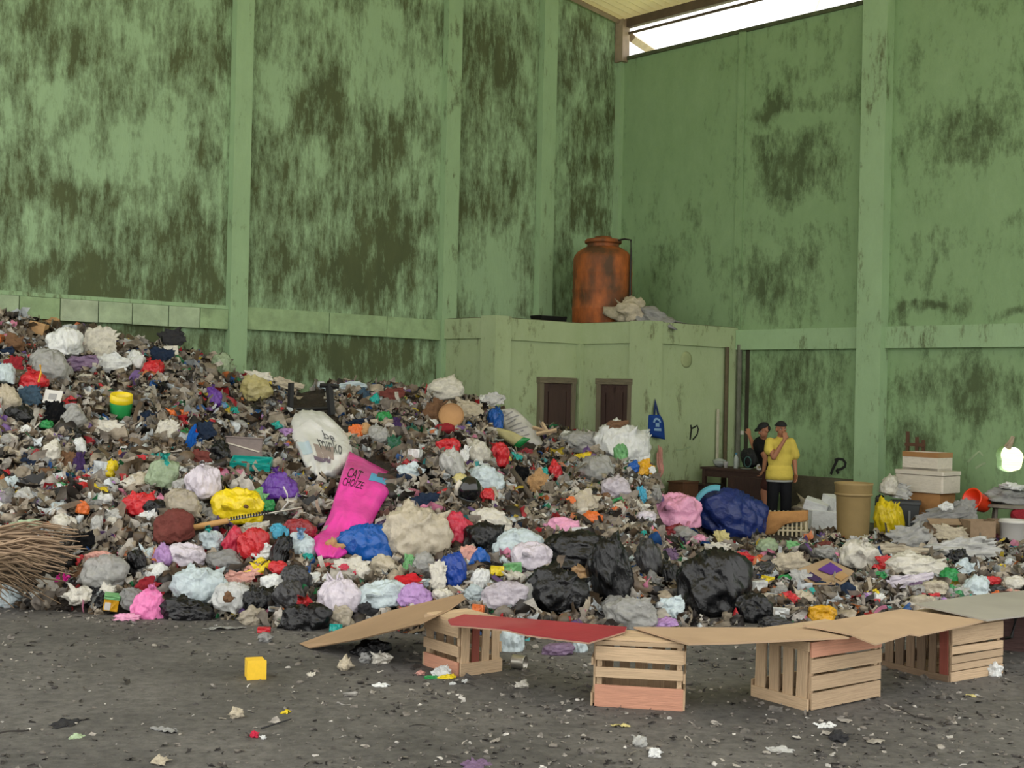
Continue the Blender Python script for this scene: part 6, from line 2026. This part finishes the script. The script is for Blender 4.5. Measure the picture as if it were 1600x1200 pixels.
def cap_hat(c, R3, root, mat, brim=True, back=False):
    c = Vector(c)
    sgn = 1 if back else -1
    vs, fs = lathe([(0.086 * math.cos(k * math.pi / 16), 0.078 * math.sin(k * math.pi / 16)) for k in range(8)] + [(0.006, 0.081)], 20)
    vs = [(v[0], v[1] * 1.2 + 0.008, v[2] + 0.040) for v in vs]
    o = obj('cap', [R3 @ Vector(v) + c for v in vs], fs, mat, root, True)
    if brim:
        pts = []
        for k in range(11):
            a = math.pi * k / 10
            pts.append((0.078 * math.cos(a), sgn * (0.085 + 0.075 * math.sin(a)), 0.040 - 0.02 * math.sin(a)))
        vs = pts + [(p[0] * 0.9, sgn * 0.06, 0.048) for p in pts]
        vs2 = vs + [(p[0], p[1], p[2] + 0.006) for p in vs]
        n = 11
        fs = []
        for lay in (0, 22):
            for k in range(10): fs.append((lay + k, lay + k + 1, lay + n + k + 1, lay + n + k))
        for k in range(10): fs.append((k, 22 + k, 22 + k + 1, k + 1))
        obj('brim', [R3 @ Vector(v) + c for v in vs2], fs, mat, o, True)
    return o


def ring_cloth(name, rings, mat, parent, n=26, wr=0.01, seed=0):
    """cloth tube through elliptical rings: (cx, cy, cz, rx, ry)"""
    vs, fs = [], []
    for i, (cx, cy, cz, rx, ry) in enumerate(rings):
        for k in range(n):
            a = 2 * math.pi * k / n
            f = 1 + wr * 4 * mnoise.noise(Vector((math.cos(a) * 1.5, math.sin(a) * 1.5, cz * 5 + seed)))
            vs.append((cx + rx * f * math.cos(a), cy + ry * f * math.sin(a), cz))
    for i in range(len(rings) - 1):
        for k in range(n):
            k2 = (k + 1) % n
            fs.append((i * n + k, (i + 1) * n + k, (i + 1) * n + k2, i * n + k2))
    return vs, fs


I3 = Matrix.Identity(3)
# --- person in the yellow T-shirt
D = 19.75
pl = Vector(((1221 - 800) / FPX * D, D, 0))
root = empty('person', pl, 0.12)
tag(root, 'person in a yellow T-shirt and black cap with a hand at the mouth', 'person')
HC = (0.0, -0.03, 1.505)
R3 = (Matrix.Rotation(0.10, 3, 'X') @ Matrix.Rotation(0.05, 3, 'Z'))
bp = []
bp += [ell((0, 0.0, 0.88), (0.145, 0.10, 0.12)), ell((0, 0.0, 1.05), (0.135, 0.09, 0.16)), ell((0, 0.0, 1.20), (0.165, 0.10, 0.14)), capsule((-0.13, 0, 1.30), 0.055, (0.13, 0, 1.30), 0.055), capsule((0, 0.0, 1.28), 0.058, (0, -0.012, 1.44), 0.050)]
bp += head_parts(HC, R3)
# bent arm, hand at the mouth
bp += limb([(-0.175, 0, 1.29), (-0.155, -0.16, 1.065), (-0.01, -0.235, 1.345)], [0.056, 0.043, 0.028])
bp += hand((-0.008, -0.232, 1.345), (0.12, 0.35, 0.9), (0.1, 0.95, -0.35), 1.0, 0.55, -1)
# hanging arm
bp += limb([(0.175, 0, 1.29), (0.235, 0.02, 1.04), (0.245, -0.03, 0.82)], [0.056, 0.043, 0.028])
bp += hand((0.245, -0.032, 0.815), (0.0, -0.12, -1), (-0.9, -0.3, 0.1), 1.0, 0.35, -1)
for s in (-1, 1):
    bp += limb([(s * 0.08, 0, 0.84), (s * 0.10, -0.01, 0.45), (s * 0.11, 0.02, 0.08)], [0.092, 0.060, 0.042])
    bp += [capsule((s * 0.11, 0.03, 0.05), 0.042, (s * 0.125, -0.15, 0.035), 0.034)]
body = soft('body', bp, 0.0085, skin, root, 3)
face_bits(HC, R3, root, body)
ym = M('yellow_cotton', (200, 180, 84), 0.85, 0.35, 5, 0.10, spec=0.15)
wmh = M('white_cotton', (200, 202, 196), 0.85, 0.2, 5, 0.06, spec=0.15)
bt = M('black_trousers', (24, 25, 28), 0.85, 0.3, 5, 0.2, spec=0.15)
sh = [ell((0, 0, 1.27), (0.20, 0.115, 0.09)), ell((0, 0.0, 1.18), (0.195, 0.13, 0.14)), ell((0, 0, 1.02), (0.195, 0.135, 0.2)), ell((0, 0, 0.86), (0.205, 0.142, 0.15)),
      capsule((-0.165, 0, 1.29), 0.078, (-0.19, -0.06, 1.17), 0.085), capsule((0.165, 0, 1.29), 0.078, (0.235, 0.015, 1.10), 0.085), capsule((0, 0.005, 1.30), 0.085, (0, 0.0, 1.345), 0.066)]
soft('shirt', sh, 0.012, ym, root, 5)
v, f = ring_cloth('hem', [(0, 0, 0.86, 0.212, 0.150), (0, 0, 0.78, 0.214, 0.152), (0, 0, 0.715, 0.216, 0.154), (0, 0, 0.715, 0.205, 0.145), (0, 0, 0.86, 0.19, 0.13)], ym, root, 30, 0.012, 2)
obj('shirt_hem', v, f, ym, root, True)
v, f = ring_cloth('under', [(0, 0, 0.76, 0.204, 0.144), (0, 0, 0.685, 0.206, 0.146), (0, 0, 0.685, 0.195, 0.137), (0, 0, 0.76, 0.19, 0.13)], wmh, root, 30, 0.012, 2)
obj('undershirt_hem', v, f, wmh, root, True)
tp_ = [ell((0, 0, 0.82), (0.175, 0.125, 0.13))]
for s in (-1, 1):
    tp_ += limb([(s * 0.085, 0, 0.80), (s * 0.105, -0.01, 0.45), (s * 0.115, 0.02, 0.07)], [0.112, 0.090, 0.080])
soft('trousers', tp_, 0.013, bt, root, 4)
for s in (-1, 1):
    soft('shoe', [capsule((s * 0.115, 0.04, 0.048), 0.048, (s * 0.13, -0.17, 0.036), 0.040), ell((s * 0.12, -0.05, 0.02), (0.05, 0.13, 0.02))], 0.01, M('dark_shoe', (30, 28, 28), 0.6, 0.1, 5, 0.2), root, 3)
cap_hat(HC, R3, root, M('black_cap', (17, 17, 19), 0.8, 0.2, 6, 0.2), True, True)
soft('hair', [ell((HC[0], HC[1] + 0.045, HC[2] + 0.0), (0.078, 0.065, 0.075))], 0.012, hairm, root, 2)

# --- person in the black T-shirt leaning over the table
p2 = Vector(((1199 + 3 - 800) / FPX * 20.75, 20.75, 0))
root = empty('person', p2, 0.0)
tag(root, 'person in a black T-shirt and black cap leaning over the table, one arm raised', 'person')


def q2(x, y, D=20.75):
    v = P(x, y, D) - p2
    return v


H2 = q2(1193, 671, 20.6)
R3 = Matrix.Rotation(-1.15, 3, 'Z') @ Matrix.Rotation(0.35, 3, 'X')
S1 = q2(1186, 693, 20.55)         # near shoulder
S2 = q2(1188, 692, 20.92)         # far shoulder
hip = Vector((0.06, 0.0, 0.86))
chest = (S1 + S2) / 2 + Vector((0.03, 0, -0.03))
bp = [capsule(hip, 0.13, chest, 0.12), ell(tuple(hip), (0.14, 0.15, 0.12)), capsule(S1, 0.055, S2, 0.055), capsule(chest + Vector((0, 0, 0.03)), 0.055, H2 + Vector((0.02, 0, -0.06)), 0.05)]
bp += head_parts(tuple(H2), R3)
E1 = q2(1196, 716, 20.35); W1 = q2(1193, 735, 20.25)
bp += limb([S1, E1, W1], [0.055, 0.042, 0.028])
bp += hand(tuple(W1), (-0.45, -0.1, -0.7), (-0.7, 0.0, 0.2), 1.0, 0.5, 1)
E2 = q2(1178, 699, 20.95); W2 = q2(1170.5, 680, 21.1)
bp += limb([S2, E2, W2], [0.055, 0.042, 0.028])
bp += hand(tuple(W2), (-0.1, 0.3, 0.95), (-0.3, 0.9, 0), 1.0, 0.7, 1)
for s in (-1, 1):
    bp += limb([hip + Vector((0, s * 0.09, -0.02)), Vector((-0.02 + 0.05 * s, s * 0.10, 0.45)), Vector((0.02 + 0.05 * s, s * 0.11, 0.07))], [0.092, 0.060, 0.042])
    bp += [capsule((0.03 + 0.05 * s, s * 0.11, 0.05), 0.040, (-0.14 + 0.05 * s, s * 0.12, 0.034), 0.032)]
body = soft('body', bp, 0.0085, skin, root, 3)
face_bits(tuple(H2), R3, root, body)
bt2 = M('black_cotton', (22, 22, 24), 0.85, 0.3, 5, 0.15, spec=0.15)
up = (chest - hip).normalized()
sh = [capsule(hip + up * 0.02, 0.165, chest, 0.148), capsule(S1, 0.078, S1.lerp(E1, 0.45), 0.082), capsule(S2, 0.078, S2.lerp(E2, 0.5), 0.08), capsule(S1, 0.078, S2, 0.078)]
soft('shirt', sh, 0.013, bt2, root, 5)
st = [ell((hip.x, hip.y, hip.z - 0.05), (0.165, 0.175, 0.12))]
for s in (-1, 1):
    st += limb([hip + Vector((0, s * 0.085, -0.04)), Vector((-0.0 + 0.03 * s, s * 0.10, 0.56))], [0.115, 0.105])
soft('shorts', st, 0.013, M('brown_shorts', (70, 44, 40), 0.85, 0.3, 5, 0.2, spec=0.15), root, 4)
for s in (-1, 1):
    soft('sandal', [ell((-0.05 + 0.05 * s, s * 0.115, 0.014), (0.14, 0.05, 0.014)), capsule((-0.09 + 0.05 * s, s * 0.07, 0.03), 0.012, (-0.09 + 0.05 * s, s * 0.165, 0.03), 0.012)], 0.009, blackp, root, 2)
cap_hat(tuple(H2), R3, root, MATS['black_cap'], True, False)
soft('hair', [ell(tuple(H2 + R3 @ Vector((0, 0.045, 0.0))), (0.078, 0.070, 0.075))], 0.012, hairm, root, 2)

# ------------------------------------------------------------ loose scraps, each its own thing
cw = [('lgrey', 9, 'pale grey'), ('offwhite', 10, 'off-white'), ('t:lgrey', 10, 'clear'), ('beige', 9, 'beige'), ('c:brown', 6, 'brown'), ('white', 7, 'white'), ('black', 6, 'black'), ('red', 5, 'red'), ('blue_white', 5, 'bluish white'),
      ('c:navy', 3, 'navy'), ('green', 2, 'green'), ('orange', 2, 'orange'), ('yellow', 2, 'yellow'), ('salmon', 3, 'salmon'), ('lilac', 2, 'mauve'), ('teal', 2, 'teal'), ('t:grey', 6, 'smoky')]
names, wts = [c[0] for c in cw], [c[1] for c in cw]
cname = {c[0]: c[2] for c in cw}
r0 = random.Random(99)


def covered(x, y, k=1.0):
    return any(((x - i[0]) / (0.5 * i[2] * k)) ** 2 + ((y - i[1]) / (0.5 * i[3] * k)) ** 2 < 1 for i in ITEMS)


LAND = [i for i in ITEMS if i[5] and len(i[5].split()) <= 8 and i[2] * i[3] > 700]
seen = set()
made = 0
for k in range(2600):
    heapside = made < 225
    if heapside:
        x = r0.uniform(-5, 1030); yt = float(np.interp(x, [0, 150, 300, 370, 500, 740, 800, 930, 1000, 1030], [525, 545, 575, 605, 622, 635, 690, 700, 730, 790]))
        y = yt + (945 - yt) * r0.random() ** 0.75
    else:
        x = r0.uniform(1035, 1600); y = r0.uniform(868, 950)
    if covered(x, y, 1.12): continue
    D = HD(x, y)
    if D is None: continue
    w = r0.uniform(0.12, 0.27) * FPX / D
    c = r0.choices(names, wts)[0]
    kd = r0.choice(('s', 's', 'l', 'b'))
    nm = {'s': 'film', 'l': 'wad', 'b': 'bag'}[kd]
    word = {'s': 'crumpled %s film', 'l': 'wadded %s film', 'b': 'little %s bag'}[kd] % cname[c]
    lab = None
    for i in sorted(LAND, key=lambda i: (i[0] - x) ** 2 + (i[1] - y) ** 2)[:4]:
        dx, dy = x - i[0], y - i[1]
        rel = ('right of' if dx > 0 else 'left of') if abs(dx) > abs(dy) else ('below' if dy > 0 else 'above')
        t_ = '%s %s the %s' % (word, rel, i[5])
        if t_ not in seen:
            lab = t_; break
    if lab is None: continue
    seen.add(lab)
    item(kd, 'loose_' + nm, x, y, w, w * r0.uniform(0.5, 0.9), c, lab, nm, group='loose film and bags on the heap' if heapside else 'loose film and bags in the flat litter', D=D - 0.02)
    made += 1
    if made >= 285: break

# ------------------------------------------------------------ countless small scraps
def template(kind, seed):
    r = np.random.RandomState(seed)
    if kind == 'sheet':
        n = 4
        g = np.linspace(-1, 1, n + 1)
        a, b = np.meshgrid(g, g)
        z = r.uniform(-0.45, 0.45, a.shape) + 0.3 * np.sin(a * 2 + r.uniform(0, 6)) * np.cos(b * 2)
        v = np.stack([a + r.uniform(-0.28, 0.28, a.shape), b + r.uniform(-0.28, 0.28, a.shape), z], -1).reshape(-1, 3)
        f = []
        for j in range(n):
            for i in range(n):
                q = j * (n + 1) + i
                f += [(q, q + 1, q + n + 2), (q, q + n + 2, q + n + 1)]
        return v, np.array(f)
    if kind == 'lump':
        bm = bmesh.new(); bmesh.ops.create_icosphere(bm, subdivisions=2 if seed % 2 else 1, radius=1)
        bm.verts.ensure_lookup_table()
        v = np.array([q.co[:] for q in bm.verts]); f = np.array([[q.index for q in p.verts] for p in bm.faces]); bm.free()
        v = v * r.uniform(0.62, 1.25, (len(v), 1))
        return v, f
    n = 7
    t = np.linspace(-1, 1, n)
    c = np.stack([t * 1.9, 0.4 * np.sin(t * 3 + seed), 0.35 * np.cos(t * 2.5 + seed)], -1)
    wv = np.array([0.05, 0.28, 0.2])
    v = np.concatenate([c + wv, c - wv])
    f = []
    for i in range(n - 1):
        f += [(i, i + 1, n + i + 1), (i, n + i + 1, n + i)]
    return v, np.array(f)


TEMPL = [template('sheet', s) for s in range(10)] + [template('lump', s) for s in range(6)] + [template('strip', s) for s in range(3)]
TW = np.array([0.075] * 10 + [0.018] * 6 + [0.05] * 3); TW = TW / TW.sum()


def randrot(n, rs):
    q = rs.normal(size=(n, 4)); q /= np.linalg.norm(q, axis=1, keepdims=True)
    w, x, y, z = q.T
    return np.stack([1 - 2 * (y * y + z * z), 2 * (x * y - z * w), 2 * (x * z + y * w), 2 * (x * y + z * w), 1 - 2 * (x * x + z * z), 2 * (y * z - x * w), 2 * (x * z - y * w), 2 * (y * z + x * w), 1 - 2 * (x * x + y * y)], -1).reshape(n, 3, 3)


def scatter(name, pos, size, cols, label, cat, rough, seed, flat=1.0):
    rs = np.random.RandomState(seed)
    ti = rs.choice(len(TEMPL), len(pos), p=TW)
    V_, F_, C_ = [], [], []
    base = 0
    for t in range(len(TEMPL)):
        k = np.nonzero(ti == t)[0]
        if not len(k): continue
        v, f = TEMPL[t]
        R_ = randrot(len(k), rs)
        sc = size[k][:, None] * rs.uniform(0.5, 1.3, (len(k), 3))
        w = np.einsum('nij,nvj->nvi', R_, v[None] * sc[:, None, :])
        w[:, :, 2] *= flat
        w = w + pos[k][:, None, :]
        V_.append(w.reshape(-1, 3))
        F_.append((f[None] + (np.arange(len(k)) * len(v))[:, None, None] + base).reshape(-1, 3))
        base += len(k) * len(v)
        C_.append(np.repeat(cols[k], len(v), axis=0))
    V_ = np.concatenate(V_); F_ = np.concatenate(F_); C_ = np.concatenate(C_)
    me = bpy.data.meshes.new(name)
    me.vertices.add(len(V_)); me.vertices.foreach_set('co', V_.astype(np.float32).ravel())
    me.loops.add(F_.size); me.loops.foreach_set('vertex_index', F_.astype(np.int32).ravel())
    me.polygons.add(len(F_)); me.polygons.foreach_set('loop_start', np.arange(0, F_.size, 3, dtype=np.int32))
    me.update(calc_edges=True)
    ca = me.color_attributes.new('tint', 'FLOAT_COLOR', 'POINT')
    ca.data.foreach_set('color', np.concatenate([C_, np.ones((len(C_), 1))], 1).astype(np.float32).ravel())
    m = bpy.data.materials.new(name + '_mat')
    t, N, L, B = NT(m)
    at = N.new('ShaderNodeAttribute'); at.attribute_name = 'tint'
    tc = N.new('ShaderNodeTexCoord')
    nz = N.new('ShaderNodeTexNoise'); nz.inputs['Scale'].default_value = 18; nz.inputs['Detail'].default_value = 4
    L.new(tc.outputs['Object'], nz.inputs['Vector'])
    mr = N.new('ShaderNodeMapRange'); mr.inputs['From Min'].default_value = 0.3; mr.inputs['From Max'].default_value = 0.7; mr.inputs['To Min'].default_value = 0.65; mr.inputs['To Max'].default_value = 1.2
    L.new(nz.outputs['Fac'], mr.inputs[0])
    mx = N.new('ShaderNodeVectorMath'); mx.operation = 'SCALE'
    L.new(at.outputs['Color'], mx.inputs[0]); L.new(mr.outputs[0], mx.inputs['Scale'])
    L.new(mx.outputs[0], B.inputs['Base Color'])
    B.inputs['Roughness'].default_value = rough
    o = link(name, me)
    setmat(o, m)
    tag(o, label, cat, kind='stuff')
    return o


SP = [((160, 148, 130), 27), ((130, 121, 110), 19), ((188, 182, 172), 13), ((100, 84, 66), 17), ((48, 42, 38), 11), ((194, 200, 202), 6), ((176, 40, 46), 1.8), ((30, 80, 140), 1.2), ((40, 120, 74), 1.1), ((200, 176, 60), 0.8), ((200, 124, 150), 1.2), ((112, 84, 140), 1.1), ((196, 112, 60), 0.7), ((16, 16, 18), 4.0), ((60, 150, 150), 0.5)]
SPC = np.array([lin(c[0]) for c in SP]); SPW = np.array([c[1] for c in SP]); SPW = SPW / SPW.sum()


def colours(n, rs):
    return SPC[rs.choice(len(SPC), n, p=SPW)] * rs.uniform(0.7, 1.15, (n, 1))


def free(X, Y):
    a = (X - CX.x) * U.x + (Y - CX.y) * U.y; b = (X - CX.x) * V.x + (Y - CX.y) * V.y
    return (a > 0.2) & (b > 0.2) & ~((a < UB + 0.15) & (b < VB + 0.15)) & ~((a < UI + 0.15) & (b < VE + 0.15))


def clear_of_items(X, Y, Z):
    """keep small scraps from lying in front of the larger pieces"""
    a = X / Y * FPX; b = -(Z - CAMH) / Y * FPX
    x = 800 + a + 0 * b; y = HZ + b
    x, y = x - ROLL * (y - 600), y + ROLL * (x - 800)
    keep = np.ones(len(X), bool)
    for i in ITEMS:
        q = ((x - i[0]) / (0.5 * i[2])) ** 2 + ((y - i[1]) / (0.5 * i[3])) ** 2 < 0.92
        if i[4]: q &= (Y < i[4] + 0.25)
        keep &= ~q
    return keep


rs = np.random.RandomState(5)
n = 76000
X = rs.uniform(-8.5, 2.6, n); Y = rs.uniform(9.4, 22, n)
A_ = 800 + X / Y * FPX
z = heap_z(X, Y)
d0 = np.interp(A_, B_A, B_D); d1 = np.interp(A_, C_A, C_D)
k = (A_ > -80) & (A_ < 1062) & (z > 0.0) & (Y < d1 + 0.9) & free(X, Y)
X, Y, z = X[k], Y[k], z[k]
k = clear_of_items(X, Y, z + 0.03); X, Y, z = X[k], Y[k], z[k]
sz = np.exp(rs.normal(math.log(0.050), 0.45, len(X))).clip(0.015, 0.11)
scatter('plastic_scraps', np.stack([X, Y, z + sz * 0.1 - 0.02], -1), sz, colours(len(X), rs), 'countless crumpled plastic and paper scraps covering the heap', 'scraps', 0.5, 1)
n = 20000
X = rs.uniform(1.0, 8.5, n); Y = rs.uniform(10.2, 19.0, n)
A_ = 800 + X / Y * FPX
d0 = np.interp(A_, B_A, B_D)
dens = np.where(Y < 16.0, 1.0, np.clip(1 - (Y - 16) / 2.2, 0, 1)) * np.where(A_ > 1350, 0.7, 1.0)
k = (A_ > 1040) & (A_ < 1680) & (Y > d0 + 0.05) & (rs.uniform(0, 1, n) < dens) & free(X, Y)
X, Y = X[k], Y[k]
z = np.maximum(heap_z(X, Y), 0)
k = clear_of_items(X, Y, z + 0.03); X, Y, z = X[k], Y[k], z[k]
sz = np.exp(rs.normal(math.log(0.044), 0.45, len(X))).clip(0.012, 0.09)
scatter('flat_litter', np.stack([X, Y, z + sz * 0.1 - 0.01], -1), sz, colours(len(X), rs), 'flat spread of small litter on the floor to the right of the heap', 'litter', 0.5, 2)
# crumbs on the open floor
n = 11000
Y = rs.uniform(6.3, 11.5, n); X = rs.uniform(-0.46, 0.46, n) * Y
A_ = 800 + X / Y * FPX
d0 = np.interp(A_, B_A, B_D)
near = np.exp(-np.maximum(d0 - Y, 0) / 0.8)
right = np.clip((A_ - 100) / 1000, 0.25, 0.65)
k = (Y < d0 + 0.2) & (rs.uniform(0, 1, n) < np.maximum(near, right))
X, Y = X[k], Y[k]
sz = np.exp(rs.normal(math.log(0.011), 0.5, len(X)))
fc = np.array([lin(c) for c in ((96, 92, 86), (120, 114, 106), (70, 66, 62), (160, 154, 144), (190, 186, 178))])[rs.choice(5, len(X), p=[0.34, 0.25, 0.23, 0.13, 0.05])]
scatter('floor_crumbs', np.stack([X, Y, sz * 0.25], -1), sz, fc, 'pebbles and paper crumbs sprinkled over the floor', 'crumbs', 0.8, 3, 0.55)
